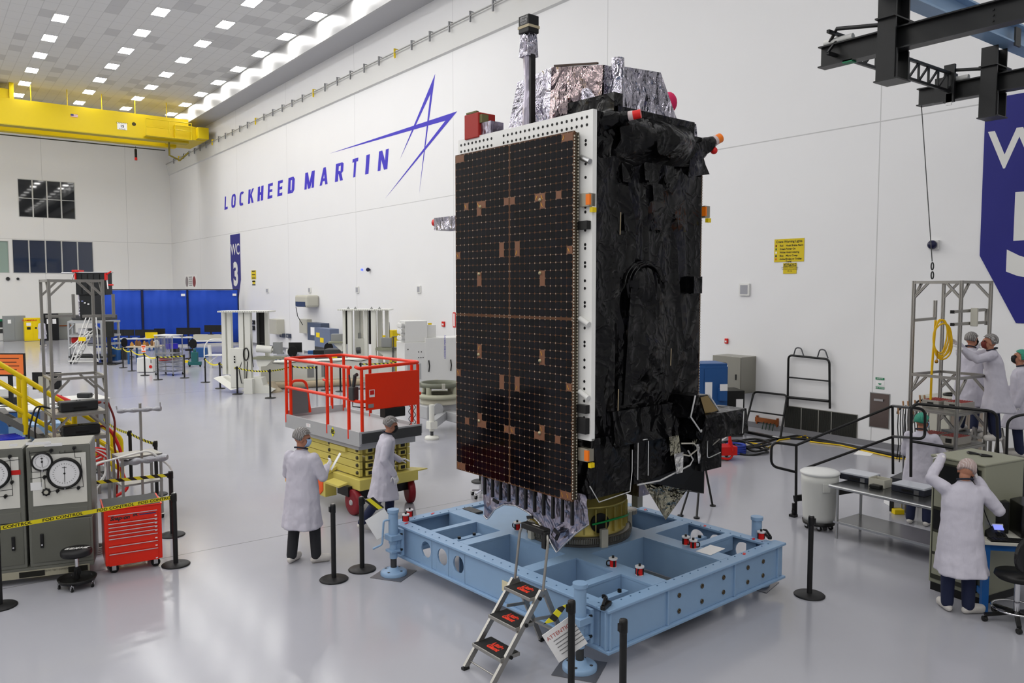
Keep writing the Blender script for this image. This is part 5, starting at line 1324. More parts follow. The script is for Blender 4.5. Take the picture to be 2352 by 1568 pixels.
MB().bx(-.36, .36, -.06, .06, 0, .022).build('body', M_black, kb, bev=.004)
mb = MB()
for i in range(18):
    for j in range(4): mb.bx(-.345+i*.038, -.312+i*.038, -.05+j*.025, -.03+j*.025, .022, .028)
mb.build('keys', M_blackm, kb)
for (x, y, lb) in ((.2, .45, 'black computer tower on the desk behind the telephone, the left one'), (.55, .3, 'black computer tower on the desk cut by the right edge')):
    c = thing('computer_tower', lb, 'computer', F.W((x, y, ZD)), F.rz, 'computers on the blue desk')
    MB().bx(-.14, .14, -.2, .25, 0, .38).build('case', mat('pc_black', '101011', .3), c, bev=.008)
    MB().bx(-.05, .03, -.15, -.1, .38, .382).build('sticker', mat('sticker_pale', 'c5cc9c', .6), c); MB().bx(-.1, -.095, -.204, -.2, .05, .33).build('trim_line', M_steel, c)
ch = thing('drafting_chair', 'black drafting chair with chrome foot ring at the right edge', 'chair', G(2333, 1430), F.rz+.3)
MB().lathe([(.02, .5), (.2, .5), (.23, .53), (.22, .57), (.02, .58)], n=28).build('seat', M_black, ch)
bk = MB(); prof = []
for i in range(24):
    a = 2*PI*i/24; prof.append((.25*math.cos(a), -.24-.04*math.cos(2*a), .82+.2*math.sin(a)))
bk.prism(prof, (0, .05, 0)); bko = bk.build('backrest', mat('chair_plastic', '151516', .4), ch, bev=.01)
MB().bx(-.1, .06, -.3, -.19, .93, .955).build('hand_slot', M_beige, bko)
MB().beam((-.02, -.31, .9), (-.02, -.3, .32), .055, .012).build('back_bar', M_steel, ch)
MB().box((-.02, -.318, .58), (.06, .014, .035)).build('red_band', M_red, ch)
MB().cyl((0, 0, .12), (0, 0, .5), .03).build('gas_column', M_chrome, ch)
MB().tube([(.24*math.cos(2*PI*i/28), .24*math.sin(2*PI*i/28), .17) for i in range(28)], .012, 8, True).build('foot_ring', M_chrome, ch)
for i in range(5):
    a = 2*PI*i/5+.35; l_ = MB().beam((.03*math.cos(a), .03*math.sin(a), .12), (.32*math.cos(a), .32*math.sin(a), .075), .045, .03).build('leg', M_black, ch)
    MB().cyl((.32*math.cos(a)-.02, .32*math.sin(a), .03), (.32*math.cos(a)+.02, .32*math.sin(a), .03), .03, n=14).build('caster', M_black, l_)

# ------------------------------------------------------------------ black stage with stair rails
def px_pt(u, v, D): return AD(u, v, D)
M_rail = mat('rail_black', '111112', .35)
foot = G(1822, 1186); 
st = thing('work_stage', 'low black work stage with curved black handrails behind the steel table', 'stage', (foot.x, foot.y, 0), 0)
F = Fr(st.location.copy(), 0)
def RL(pts, r=.022, name='handrail', m=M_rail, parent=st, fr=F): return MB().tube(fillet([fr.inv(p) for p in pts], .12, 5), r, 8).build(name, m, parent)
# lower stair post at (1828, 1020..1180); rails climb to the right
D0 = (foot-CAM).dot(FWD); D1 = D0+.6
RL([px_pt(1828, 1180, D0), px_pt(1829, 1020, D0)], name='post')
RL([px_pt(1829, 1022, D0), px_pt(2050, 932, D0+.2)]); RL([px_pt(1850, 1075, D0), px_pt(2050, 1003, D0+.2)])
RL([px_pt(1829, 1022, D0), px_pt(1772, 1015, D0-.05), px_pt(1771, 1070, D0-.05), px_pt(1829, 1084, D0)])
RL([px_pt(2050, 930, D0+.2), px_pt(2051, 1088, D0+.2)], name='post'); RL([px_pt(2050, 932, D0+.2), px_pt(2092, 936, D0-.9)]); RL([px_pt(2050, 1002, D0+.2), px_pt(2092, 1005, D0-.9)])
RL([px_pt(2092, 1095, D0-.9), px_pt(2093, 935, D0-.9), px_pt(2105, 927, D0-.9), px_pt(2290, 945, D0-1.3), px_pt(2292, 1040, D0-1.3)])
RL([px_pt(2094, 935, D0-.9), px_pt(2125, 940, D0-.9), px_pt(2124, 1008, D0-.9), px_pt(2094, 1006, D0-.9)])
RL([px_pt(2094, 1013, D0-.9), px_pt(2190, 1029, D0-1.1)], name='mid_rail')
RL([px_pt(2312, 1045, D0-.6), px_pt(2314, 962, D0-.6), px_pt(2352, 950, D0-.7), px_pt(2400, 955, D0-.8)])
# deck
d1 = F.inv(G(2051, 1096, .62)); 
MB().prism([F.inv(px_pt(2045, 1096, D0+.1)), F.inv(px_pt(2150, 1112, D0-.2)), F.inv(px_pt(2330, 1040, D0+.3)), F.inv(px_pt(2165, 1040, D0+1.4))], (0, 0, -.12)).build('deck', mat('deck_dark', '3a3b40', .4), st)
MB().box(F.inv(foot)+Vector((0, 0, .02)), (.1, .1, .04)).beam((-.06, -.03, .1), (.1, .06, .1), .04).cyl((0, 0, 0), (0, 0, .22), .025).build('levelling_foot', M_black, st)
p2 = F.inv(px_pt(2050, 1100, D0+.2)); MB().beam(p2, (p2.x, p2.y, .02), .05).build('leg', M_black, st)
p3 = F.inv(px_pt(2135, 1110, D0-.2)); MB().beam(p3, (p3.x, p3.y, .02), .05).build('leg', M_black, st)
MB().beam((p2.x, p2.y, p2.z-.1), (p2.x-.35, p2.y+.1, p2.z-.12), .06).build('stair_bracket', M_black, st)
mb = MB().beam((.15, .1, .25), (p2.x-.2, p2.y, .5), .04, .1); mb.build('stair_stringer', M_black, st)
# ------------------------------------------------------------------ right aluminium tower with its yellow hose
p = AD(2100, 644, 12.9); q = AD(2209, 644, 12.25)
RT = Fr((p.x, p.y, 0), math.atan2(q.y-p.y, q.x-p.x))
wT = (Vector((p.x, p.y, 0))-Vector((q.x, q.y, 0))).length
rt = tower('profile_tower', 'tall open aluminium profile tower two people work on at the right', RT.o, RT.rz, wT, .85, 3.82, (1.75, 1.2), (2.3,), (3.82, 2.3, 1.75))
mb = MB(); slot_bar(mb, (.0, 0, 3.18), (0, .62, 3.2)); slot_bar(mb, (.0, .62, 3.18), (0, .62, 3.5)); mb.build('arm', M_alu, rt)
def P_(u, v, D): return RT.inv(AD(u, v, D))
for (v0) in (715, 744):
    mb = MB(); slot_bar(mb, P_(2187, v0+1, 12.1), P_(2262, v0-4, 12.15)); mb.build('arm', M_alu, rt)
    MB().box(P_(2188, v0+1, 12.1), (.05, .05, .05)).build('end_cap', M_black, rt)
mb = MB(); slot_bar(mb, P_(2266, 746, 12.15), P_(2267, 709, 12.15)); mb.build('arm', M_alu, rt)
MB().box(P_(2238, 728, 12.05), (.1, .04, .28)).build('junction_plate', M_beige, rt, bev=.006)
hs = thing('hose_coil', 'coiled yellow hose hanging on the right aluminium tower', 'hose', (0, 0, 0), 0)
M_yh = mat('hose_yellow', 'e8b80e', .45)
for k in range(5):
    c = AD(2163+k*1.5-3, 772+k*3, 12.8); 
    pts = []
    for i in range(22):
        a = 2*PI*i/22; pts.append(c+RGT*((.105+.012*k)*math.cos(a)+.01*math.sin(3*a+k))+Vector((0, 0, 1))*((.27+.02*(k % 3))*math.sin(a)))
    MB().tube(pts, .013, 6, True).build('loop', M_yh, hs)
MB().tube(fillet([AD(2149, 735, 12.85), AD(2145, 790, 12.9), AD(2140, 850, 12.95), AD(2137, 930, 13.0)], .3), .02, 6).build('hanging_end', M_yh, hs)
MB().tube([AD(2153, 805, 12.8), AD(2152, 828, 12.8)], .008, 6).ball(AD(2151, 830, 12.8), .03, 8, 6).build('fitting', mat('brass', 'a87a28', .35, .8), hs)
# test boxes on tower shelves
M_tb = mat('test_box_grey', '9b9790', .5)
for (x, y, z, lb) in ((.22, .4, 1.765, 'test box with red dotted lid on the upper shelf of the right tower, left one'), (.55, .45, 1.765, 'test box with red dotted lid on the upper shelf of the right tower, right one'), (.2, .35, 1.215, 'test box with red dotted lid on the lower shelf of the right tower, left one'), (.54, .4, 1.215, 'test box with red dotted lid on the lower shelf of the right tower, right one')):
    c = thing('test_box', lb, 'test box', RT.W((x, y, z)), RT.rz, 'test boxes on the right tower')
    MB().bx(-.14, .14, -.2, .2, 0, .12).build('case', M_tb, c, bev=.006)
    mb = MB()
    for i in range(7):
        for j in range(9): mb.cyl((-.12+i*.04, -.16+j*.04, .12), (-.12+i*.04, -.16+j*.04, .128), .012, n=6)
    mb.build('red_caps', mat('cap_dark_red', '9c3a34', .5), c); MB().bx(-.05, .05, -.204, -.2, .02, .09).build('meter', M_black, c)
# cable racks with hanging test leads left of the tower
for (u, v, lb, dd) in ((2078, 950, 'rack of hanging black test leads with copper tips beside the right tower', 13.1), (2116, 935, 'rack of hanging black test leads with copper tips left of the red dotted boxes', 13.6)):
    c0 = AD(u, v, dd); t = thing('lead_rack', lb, 'cable rack', (c0.x, c0.y, 0), -YAW)
    MB().cyl((0, 0, 0), (0, 0, c0.z), .014, n=8).build('stand', M_steel, t)
    MB().tube([(-.12*math.cos(a), .0, c0.z+.12*math.sin(a)) for a in [PI*i/10 for i in range(11)]], .016, 6).build('hook_bar', M_black, t)
    for k in range(7):
        x = -.12+.04*k; z0 = c0.z+.1*math.sin(PI*k/6)
        MB().tube([(x, -.03, z0+.05), (x-.01, -.04, z0-.2), (x+.015, -.04, z0-.5-.05*(k % 3)), (x, -.03, z0-.75-.1*(k % 2))], .008, 5).build('test_lead', M_black, t)
        if k % 2 == 0: MB().cyl((x, -.04, z0), (x-.02, -.05, z0+.13), .014, n=6).build('copper_tip', mat('tip_tan', 'b98f6a', .5), t)
# step ladder under the reaching man
A = AD(2252, 1024, 12.2); 
q = G(2266, 1172); t = thing('work_ladder', 'aluminium step ladder the reaching man stands on', 'ladder', (q.x, q.y, 0), -YAW-.1)
for s in (-1, 1):
    MB().beam((s*.28, -.4, 0), (s*.2, .05, 1.38), .03, .06).build('front_rail', M_alu, t); MB().beam((s*.26, .55, 0), (s*.2, .1, 1.38), .03, .05).build('rear_leg', M_alu, t)
for k, z in enumerate((.3, .62, .94)):
    MB().bx(-.26, .26, -.36+.12*k, -.16+.12*k, z, z+.03).build('tread', M_alu, t)
MB().bx(-.24, .24, -.08, .22, 1.22, 1.26).build('top_platform', M_alu, t)
# beige cabinet behind, by the wall
q = AD(2183, 905, 15.5); t = thing('control_cabinet', 'beige floor cabinet standing behind the right aluminium tower', 'cabinet', (q.x, q.y, 0), -.1)
MB().bx(-.45, .75, -.25, .35, .1, 1.62).build('body', M_beige, t, bev=.01); MB().bx(-.42, .72, -.22, .32, 0, .1).build('plinth', M_black, t); MB().bx(-.4, .15, -.26, -.25, .3, 1.5).bx(.18, .7, -.26, -.25, .3, 1.5).build('door', mat('door_tan', '9d8f80', .5), t)
tag(MB().tube([(.2*math.cos(a), .12*math.sin(a), .02) for a in [2*PI*k/16 for k in range(16)]], .02, 6, True).build('cable_coil', M_black, loc=(q.x+.05, q.y, 1.62)), 'black cable coil on top of the beige floor cabinet', 'cable')
# ------------------------------------------------------------------ scissor lift
dF, dL, dR = G(826, 992, 1.4), G(657, 950, 1.4), G(955, 972, 1.4)
az = math.atan2(dL.y-dF.y, dL.x-dF.x)-PI/2
F = Fr((dF.x, dF.y, 0), az)
LW, LL = 1.2, (dL-dF).length
lift = thing('scissor_lift', 'orange railed scissor lift with a yellow chassis left of the satellite', 'lift', F.o, F.rz)
M_ly = mat('lift_yellow', 'cdbf64', .42, var=.05); M_lr = mat('lift_rail_orange', 'ea3106', .35); M_lg = mat('lift_grey', 'b2b3b5', .4, .15)
ZD0 = 1.4
# deck with side skirts
MB().bx(0, LW, 0, LL, ZD0-.12, ZD0-.06).build('deck_floor', M_lg, lift)
mb = MB().bx(-.02, .02, -.02, LL, ZD0-.24, ZD0).bx(LW-.02, LW+.02, -.02, LL, ZD0-.16, ZD0).bx(0, LW, -.03, .02, ZD0-.2, ZD0).bx(0, LW, LL-.02, LL+.02, ZD0-.2, ZD0+.06)
mb.build('toe_board', M_lg, lift, bev=.004)
MB().bx(.02, LW-.02, -.05, -.03, ZD0-.19, ZD0-.03).build('end_panel', M_dgrey, lift)
MB().bx(.04, LW-.04, .1, LL-.3, ZD0-.32, ZD0-.12).build('deck_beam', M_lg, lift)
mb = MB(); n = 4; dm = [(.0, .085), (.07, .0), (0, -.085), (-.07, 0)]
MB().prism([(-.022, LL*.32+a, ZD0-.1+b) for a, b in dm], (-.004, 0, 0)).build('diamond_sign', mat('sign_yellow', 'e2dc14', .5), lift)
mb = MB(); put_text(mb, 'EE', .09, (-.0275, LL*.32, ZD0-.1), (0, -1, 0), (0, 0, 1), bold=.006); mb.build('sign_lettering', M_ink, lift)
MB().bx(-.026, -.02, LL*.62, LL*.68, ZD0-.13, ZD0-.07).build('sticker', M_paper, lift)
mb = MB(); put_text(mb, 'CAPACITY', .012, (-.0275, LL*.65, ZD0-.085), (0, -1, 0), (0, 0, 1)); put_text(mb, '500 lb', .016, (-.0275, LL*.65, ZD0-.11), (0, -1, 0), (0, 0, 1)); mb.build('sticker_text', M_red, lift)
# guard rails
ZR, ZM = 2.42, 1.9
RP = lambda pts, r=.028, nm='guard_rail': MB().tube(fillet(pts, .12, 5), r, 10).build(nm, M_lr, lift)
RP([(.0, .25, ZR), (0, LL-.02, ZR)]); RP([(0, .1, ZR+.02), (0, -.0, ZR), (LW, 0, ZR+.03), (LW, LL*.62, ZR+.03), ]); RP([(0, LL-.02, ZR), (.1, LL, ZR), (LW-.25, LL, ZR), (LW-.25, LL, ZD0)])
RP([(0, LL-.02, ZR), (.05, LL, ZR), (LW, LL, ZR), (LW, LL*.62, ZR)]); RP([(LW, LL*.62, ZR+.03), (LW, LL*.62, ZD0)])
RP([(0, .28, ZM), (0, LL-.02, ZM)]); RP([(0, .3, ZM), (0, 0, ZM-.02), (LW, 0, ZM+.02)]); RP([(LW, .05, ZM), (LW, LL*.6, ZM), (LW, LL*.62, ZM-.1)])
for (x, y) in ((0, LL-.03), (0, LL*.40), (0, .32), (.05, 0), (LW-.05, 0), (LW, .25), (LW, LL*.62), (LW, LL-.03), (.04, LL-.12)): RP([(x, y, ZD0-.15), (x, y, ZR)], .028, 'guard_post')
RP([(0, LL*.45, ZM+.25), (0, LL*.40, ZM+.24), ], .02)
RP([(.04, LL-.12, ZD0), (.04, LL-.12, ZM+.12), (.35, LL-.12, ZM+.1), (.42, LL-.12, ZD0)], .026, 'gate_frame')
MB().bx(.06, .38, LL-.14, LL-.12, ZD0, ZM-.02).build('gate_panel', mat('gate_grey', '6d6e70', .4, .3), lift)
cp = MB().bx(.1, LW-.06, -.045, -.02, ZM-.16, ZR-.09).build('control_panel', M_lr, lift, bev=.006)
MB().bx(.16, .26, -.05, -.045, ZM+.05, ZM+.17).build('panel_sticker', M_paper, cp); MB().bx(.17, .25, -.052, -.05, ZM+.09, ZM+.16).build('sticker_print', M_red, cp)
MB().bx(.14, .24, -.05, -.045, ZM-.12, ZM-.06).build('panel_label', M_grey, cp)
MB().bx(.45, .85, -.06, .1, ZM-.32, ZM-.16).build('document_box', M_black, lift, bev=.01)
cb = MB().bx(-.06, .06, .1, .24, ZM+.0, ZM+.22).build('control_box', M_dgrey, lift, bev=.02)
MB().tube([(0, .17, ZM+.2), (0, .12, ZM+.4), (0, .06, ZM+.42)], .03, 8).cyl((0, .24, ZM+.12), (0, .3, ZM+.4), .015).build('joystick_guard', M_dgrey, cb)
MB().tube([(0, .2, ZM), (.03, .25, ZM-.12), (.2, .1, ZM-.14)], .01, 6).build('control_cable', M_black, cb)
for k in range(2): MB().tube([(LW-.2+.1*k+.02*math.cos(a*3), .03+.02*math.sin(a*3), ZM-.1-a*.06) for a in [i*.35 for i in range(22)]], .006, 5).build('coil_cord', M_black, lift)
# folded scissor arms (four levels of box beams)
for k in range(4):
    z0 = .62+.125*k
    for x in (.1, LW-.16):
        MB().bx(x, x+.06, .18, LL-.25, z0, z0+.115).build('scissor_arm', M_ly, lift, bev=.006)
    e = MB()
    for x in (.2, .42, .64, .84): e.bx(x, x+.14, .12, .17, z0+.01, z0+.1)
    e.build('arm_end', M_ly, lift, bev=.008)
    e2 = MB()
    for x in (.23, .45, .67, .87): e2.bx(x, x+.08, .112, .12, z0+.03, z0+.085)
    e2.build('arm_socket', M_black, lift)
    bb = MB()
    for yy in (.24, LL*.45): bb.lathe([(.03, 0), (.03, .02), (.014, .025)], (.1, yy, z0+.06), 12, axis=(-1, 0, 0))
    bb.build('pivot_pin', mat('pin_dark', '4a4636', .4, .6), lift)
MB().bx(.06, .1, LL*.22, LL*.42, .98, 1.06).build('arm_stop', M_ly, lift)
# chassis
MB().bx(.02, LW-.02, .05, LL-.1, .42, .6).build('chassis', M_ly, lift, bev=.01)
MB().prism([(-.12, .9, .6), (.1, .9, .68), (.1, LL-.15, .68), (-.12, LL-.15, .6)], (0, 0, -.05)).build('side_cover', M_ly, lift)
MB().bx(-.12, .1, .92, LL-.15, .18, .58).build('battery_tray', M_ly, lift, bev=.01)
od = MB().prism([(-.135, .98, .28), (-.135, 1.08, .2), (-.135, LL-.2, .2), (-.135, LL-.2, .56), (-.135, 1.08, .56), (-.135, .98, .48)], (.02, 0, 0)).build('side_door', M_orange, lift, bev=.01)
MB().bx(-.142, -.135, 1.2, 1.34, .34, .46).build('door_recess', mat('recess_orange', '8e2a10', .5), od); MB().lathe([(.035, 0), (.035, .012), (.015, .015)], (-.142, 1.27, .4), 8, axis=(-1, 0, 0)).build('latch', M_black, od)
MB().prism([(-.05, .3, .5), (-.22, .3, .47), (-.22, .75, .47), (-.05, .75, .5)], (0, 0, .03)).build('mud_guard', M_ly, lift); MB().prism([(LW+.05, .2, .53), (LW+.3, .22, .53), (LW+.05, .6, .53)], (0, 0, .02)).build('mud_guard', M_ly, lift)
MB().bx(-.06, LW+.06, .28, .62, .3, .46).build('axle', M_black, lift)
M_wr = mat('wheel_dark_red', '7d1521', .45)
for (u, v, side) in ((815, 1182, 0), (942, 1153, 1)):
    c = F.inv(G(u, v)); s = -1 if side == 0 else 1; r = .21
    w = MB().lathe([(r*.62, 0), (r*.9, 0), (r, .015), (r, .1), (r*.9, .115), (r*.62, .115)], (c.x-s*.06, c.y+.02, r), 36, axis=(s, .0 if side == 0 else -.35, 0)).build('wheel', M_wr, lift)
    MB().lathe([(r*.63, .02), (r*.63, .095), (r*.25, .1), (r*.2, .13)] , (c.x-s*.06, c.y+.02, r), 28, axis=(s, .0 if side == 0 else -.35, 0)).build('rim', M_lg if side == 0 else M_black, w)
    MB().bx(min(c.x, c.x-s*.3), max(c.x, c.x-s*.3), c.y-.06, c.y+.1, .25, .45).build('steering_knuckle', M_black, w)
for s in (0, 1):
    MB().lathe([(.13, 0), (.21, 0), (.21, .11), (.13, .11)], (-.02 if s == 0 else LW-.1, LL-.45, .21), 32, axis=(1, 0, 0)).build('wheel', M_wr, lift)

# ------------------------------------------------------------------ white column machines
M_mw = mat('machine_white', 'dcdcd4', .4); M_mc = mat('machine_cream', 'cfcbb8', .45)
def machine(name, label, D, px, floor_v):
    """two-column positioning machine; px: columns as (u_left, u_right, v_top) at distance D"""
    o = G(px[0][0], floor_v); t = thing(name, label, 'machine', (o.x, o.y, 0), -YAW, 'white column machines'); F = Fr(t.location.copy(), -YAW)
    return t, F
g0 = G(560, 903); D0 = (g0-CAM).dot(FWD)
mt, MF = machine('column_machine', 'left white column machine with tall open columns and a spindle table', D0, [(560,)], 903)
def ML(u, v, dy=0.0): return MF.inv(AD(u, v, D0+dy))
def mcol(t, fn, u0, u1, v0, v1, dy=0.0, dep=.3, m=M_mw, nm='column'):
    a, b = fn(u0, v1, dy), fn(u1, v0, dy); return MB().bx(a.x, b.x, a.y, a.y+dep, a.z, b.z).build(nm, m, t, bev=.01)
for (u0, u1) in ((511, 520), (524, 533)): mcol(mt, ML, u0, u1, 713, 860, .3, .2)
for (u0, u1) in ((550, 561), (564, 577)): mcol(mt, ML, u0, u1, 716, 870, 0, .25)
mcol(mt, ML, 590, 596, 717, 800, .8, .1, M_dgrey); mcol(mt, ML, 596, 608, 717, 800, .85, .1, M_black, 'cable_chain'); mcol(mt, ML, 609, 617, 716, 830, .6, .2)
mb = MB()
for i in range(16):
    a = ML(597, 720+i*5, .85); mb.bx(a.x, a.x+.2, a.y-.02, a.y, a.z-.03, a.z)
mb.build('chain_link', M_dgrey, mt)
a, b = ML(506, 713.5), ML(620, 713.5); mb = MB().bx(a.x, b.x, -.1, .9, a.z-.05, a.z); mt_top = mb.build('top_plate', M_mw, mt)
mb = MB()
for i in range(22): mb.cyl((a.x+.06+i*.082, -.101, a.z-.025), (a.x+.06+i*.082, -.107, a.z-.025), .012, n=6)
mb.build('bolt_hole', M_dgrey, mt_top)
mcol(mt, ML, 530, 560, 800, 890, .0, .6, M_mw, 'cabinet'); mcol(mt, ML, 560, 580, 870, 905, -.2, 1.0, M_mw, 'plinth')
for k in range(3):
    a = ML(539, 817+k*6, -.0); MB().bx(a.x, a.x+.05, -.015, 0, a.z-.05, a.z).build('push_button', M_black, mt)
MB().prism([ML(490, 868, .3), ML(512, 865, .3), ML(546, 892, .0), ML(530, 896, 0)], (0, .6, 0)).build('foot', M_mw, mt)
MB().prism([ML(575, 868, 0), ML(600, 868, 0), ML(605, 885, 0), ML(630, 895, 0), ML(605, 912, 0), ML(556, 898, 0)], (0, .5, 0)).build('foot', M_mw, mt)
bp_ = ML(600, 823, .0); MB().prism([ML(588, 823), ML(632, 820), ML(612, 840), ML(592, 842)], (0, .5, 0)).build('knee', M_mw, mt)
MB().bx(ML(582, 818).x, ML(650, 818).x, 0, .6, bp_.z-.03, bp_.z+.05).build('machine_table', mat('table_olive', '8a8c78', .5), mt)
MB().cyl(ML(590, 800), ML(625, 803), .13, n=16).cyl(ML(612, 803), ML(628, 803), .05, n=12).build('spindle_motor', M_mw, mt)
MB().bx(ML(627, 806).x, ML(644, 806).x, .1, .4, ML(627, 812).z, ML(627, 786).z).build('index_head', M_grey, mt)
for k in range(3): MB().tube([ML(565+6*math.cos(a), 813+14*math.sin(a), -.05-.02*k) for a in [2*PI*i/16 for i in range(16)]], .02, 6, True).build('hung_cable', M_black, mt)
MB().tube([ML(556, 830, -.05), ML(549, 850, -.05), ML(555, 880, -.05), ML(566, 878, -.05), ML(568, 830, -.05)], .015, 6).build('hung_cable', M_black, mt)
MB().tube([ML(574, 748, -.05), ML(577, 800, -.05), ML(582, 843, -.05)], .015, 6).build('hung_cable', M_black, mt)
# long low white bed running right from it
t = thing('machine_bed', 'long low white machine bed with a tan floor cushion behind the red lift', 'machine bed', (0, 0, 0), 0)
a, b = G(600, 893), G(870, 880)
BF, BL_ = frame2(a, b); t.location = BF.o; t.rotation_euler.z = BF.rz
MB().bx(0, BL_, 0, .7, .25, .98).build('bed', M_mw, t, bev=.02); MB().bx(0, BL_, -.05, .75, .12, .25).build('bed_base', M_mc, t)
for x in (BL_*.38, BL_*.5): MB().bx(x, x+.25, -.012, 0, .35, .8).build('vent', M_grey, t)
MB().tube([(.1+i*.15, -.03, .93+.03*math.sin(i)) for i in range(int(BL_/.15)-1)], .012, 5).build('cable', M_black, t)
tag(MB().tube([BF.W((0.1+i*.3, -.3, .13+.01*math.sin(i*2))) for i in range(int(BL_/.3)-1)], .13, 10).build('floor_cushion', mat('cushion_tan', 'b5a58c', .8)), 'tan fabric floor cushion lying along the low white machine bed', 'cushion')
q = G(598, 898); tag(MB().lathe([(.35, 0), (.33, .06), (.2, .15), (.08, .36), (.05, .38)], n=10, smooth=False).build('fabric_bag', mat('bag_tan', 'ada08a', .85), loc=(q.x+.3, q.y-.45, 0)), 'tan fabric cover heaped beside the foot of the left white column machine', 'cover')
# right machine
g1 = G(845, 862); D1 = (g1-CAM).dot(FWD)
t2 = thing('column_machine', 'right white column machine with many tall columns behind the red lift', 'machine', (g1.x, g1.y, 0), -YAW, 'white column machines'); MF2 = Fr(t2.location.copy(), -YAW)
def M2(u, v, dy=0.0): return MF2.inv(AD(u, v, D1+dy))
for (u0, u1, dy) in ((788, 794, 0), (799, 809, -.2), (815, 827, .6), (829, 834, .6), (837, 845, 0), (853, 864, -.2), (868, 878, .6), (885, 893, .6)):
    mcol(t2, M2, u0, u1, 712, 835, dy, .25)
for (u0, u1) in ((794, 798), (847, 852)): mcol(t2, M2, u0, u1, 713, 790, .1, .1, M_black, 'cable_chain')
for (u0, u1) in ((780, 810), (812, 864), (866, 898)):
    a, b = M2(u0, 709.5), M2(u1, 709.5); mb = MB().bx(a.x, b.x, -.3, .9, a.z-.05, a.z)
    tp = mb.build('top_plate', M_mw, t2); mb = MB()
    for i in range(int((b.x-a.x)/.09)): mb.cyl((a.x+.05+i*.09, -.301, a.z-.025), (a.x+.05+i*.09, -.307, a.z-.025), .015, n=6)
    mb.build('bolt_hole', M_dgrey, tp)
for u in (803, 819, 856, 874):
    a = M2(u, 709); MB().prism([(a.x-.07, -.1, a.z), (a.x+.07, -.1, a.z), (a.x, -.1, a.z+.1)], (0, .04, 0)).build('lifting_eye', M_grey, t2)
mcol(t2, M2, 815, 838, 777, 840, .3, .5, M_mw, 'carriage'); mcol(t2, M2, 822, 829, 764, 777, .25, .1, M_grey, 'slot_plate')
MB().cyl(M2(819, 805, -.3), M2(828, 804, -.3), .14, n=14).build('motor', M_dgrey, t2)
mcol(t2, M2, 784, 826, 836, 866, -.3, 1.0, M_mw, 'plinth'); mcol(t2, M2, 833, 900, 836, 866, -.1, 1.0, M_mw, 'plinth')
MB().prism([M2(867, 805, -.3), M2(907, 804, -.3), M2(907, 823, -.3), M2(888, 823, -.3)], (0, .5, 0)).build('knee', M_mw, t2)
MB().bx(M2(866, 803).x, M2(924, 803).x, -.35, .3, M2(866, 803).z, M2(866, 797).z).build('machine_table', MATS['table_olive'], t2)
mcol(t2, M2, 876, 898, 776, 797, -.2, .3, M_grey, 'index_head'); MB().box(M2(882, 772, -.1), (.12, .1, .08)).build('yellow_lamp', M_yellow, t2)
mcol(t2, M2, 760, 784, 767, 784, .4, .3, M_grey, 'index_head'); MB().bx(M2(752, 787).x, M2(785, 787).x, .2, .6, M2(752, 789).z, M2(752, 785).z).build('machine_table', MATS['table_olive'], t2)
MB().prism([M2(766, 790, .3), M2(785, 790, .3), M2(785, 807, .3)], (0, .3, 0)).build('knee', M_mw, t2)
MB().tube([M2(894, 740, .2), M2(895, 770, .2), M2(897, 797, .1)], .012, 5).build('chain', M_dgrey, t2)
q = G(907, 862); tag(MB().bx(-.28, .28, -.2, .2, 0, 1.85).build('yellow_cabinet', M_yellow, loc=(q.x+.9, q.y+1.5, 0), bev=.01), 'yellow steel cabinet behind the right white column machine', 'cabinet')

# ------------------------------------------------------------------ white air handling unit with duct stubs
q = G(930, 905); D2 = 27.5
q = AD(930, 900, D2); AF = Fr((q.x, q.y, 0), -.25)
def A2(u, v, y=0.0): return AF.at(u, v, 'y', y)
t = thing('air_unit', 'white air handling unit with round duct stubs left of the solar panel', 'air unit', AF.o, AF.rz)
a = A2(1032, 905); xl, xr = A2(934, 850).x, A2(1050, 850).x
zt = A2(1000, 777).z
MB().bx(0, 1.05, 0, 1.1, 0, A2(960, 786).z).build('cabinet', M_white, t, bev=.015)
MB().bx(.75, xr+.5, -.02, 1.1, .05, A2(1000, 776).z).build('door', M_white, t, bev=.01)
z1, z2 = A2(960, 786).z, A2(955, 737).z
MB().bx(.05, .85, .1, .8, z1, z2).build('upper_box', M_white, t, bev=.015); MB().bx(.85, 1.2, .2, .8, z1, A2(1000, 746).z).build('upper_box', M_white, t, bev=.015)
for i in range(3):
    for j in range(2):
        zz = z1+.15+.22*i
        MB().lathe([(.075, 0), (.075, .2), (.09, .2), (.09, .23), (.06, .23)], (.1, .2+.25*j, zz), 14, axis=(-1, -.35, 0)).build('duct_stub', M_white, t)
mb = MB()
for i in range(10): mb.bx(.1+i*.05, .13+i*.05, -.012, -.0, .55, 1.1)
mb.build('louvre', mat('louvre_grey', 'a9abad', .5), t)
for (x, z) in ((.12, 1.6), (.5, 1.5), (.6, 1.5), (.5, 1.3), (.58, 1.3), (.66, 1.3)): MB().cyl((x, 0, z), (x, -.012, z), .02, n=8).build('switch', M_black, t)
for x in (.85, 1.65): MB().tube([(x, -.05, 1.2), (x+.02, -.07, 1.0), (x, -.05, .8)], .02, 6).build('door_handle', M_black, t)
mb = MB(); put_text(mb, 'LOCKHEED MARTIN', .09, (1.45, -.035, 1.65), (0, 0, 1), (-1, 0, 0)); mb.build('lettering', M_lmblue, t)
MB().box((1.0, .3, A2(1000, 746).z+.03), (.12, .08, .06)).build('beacon', M_yellow, t)
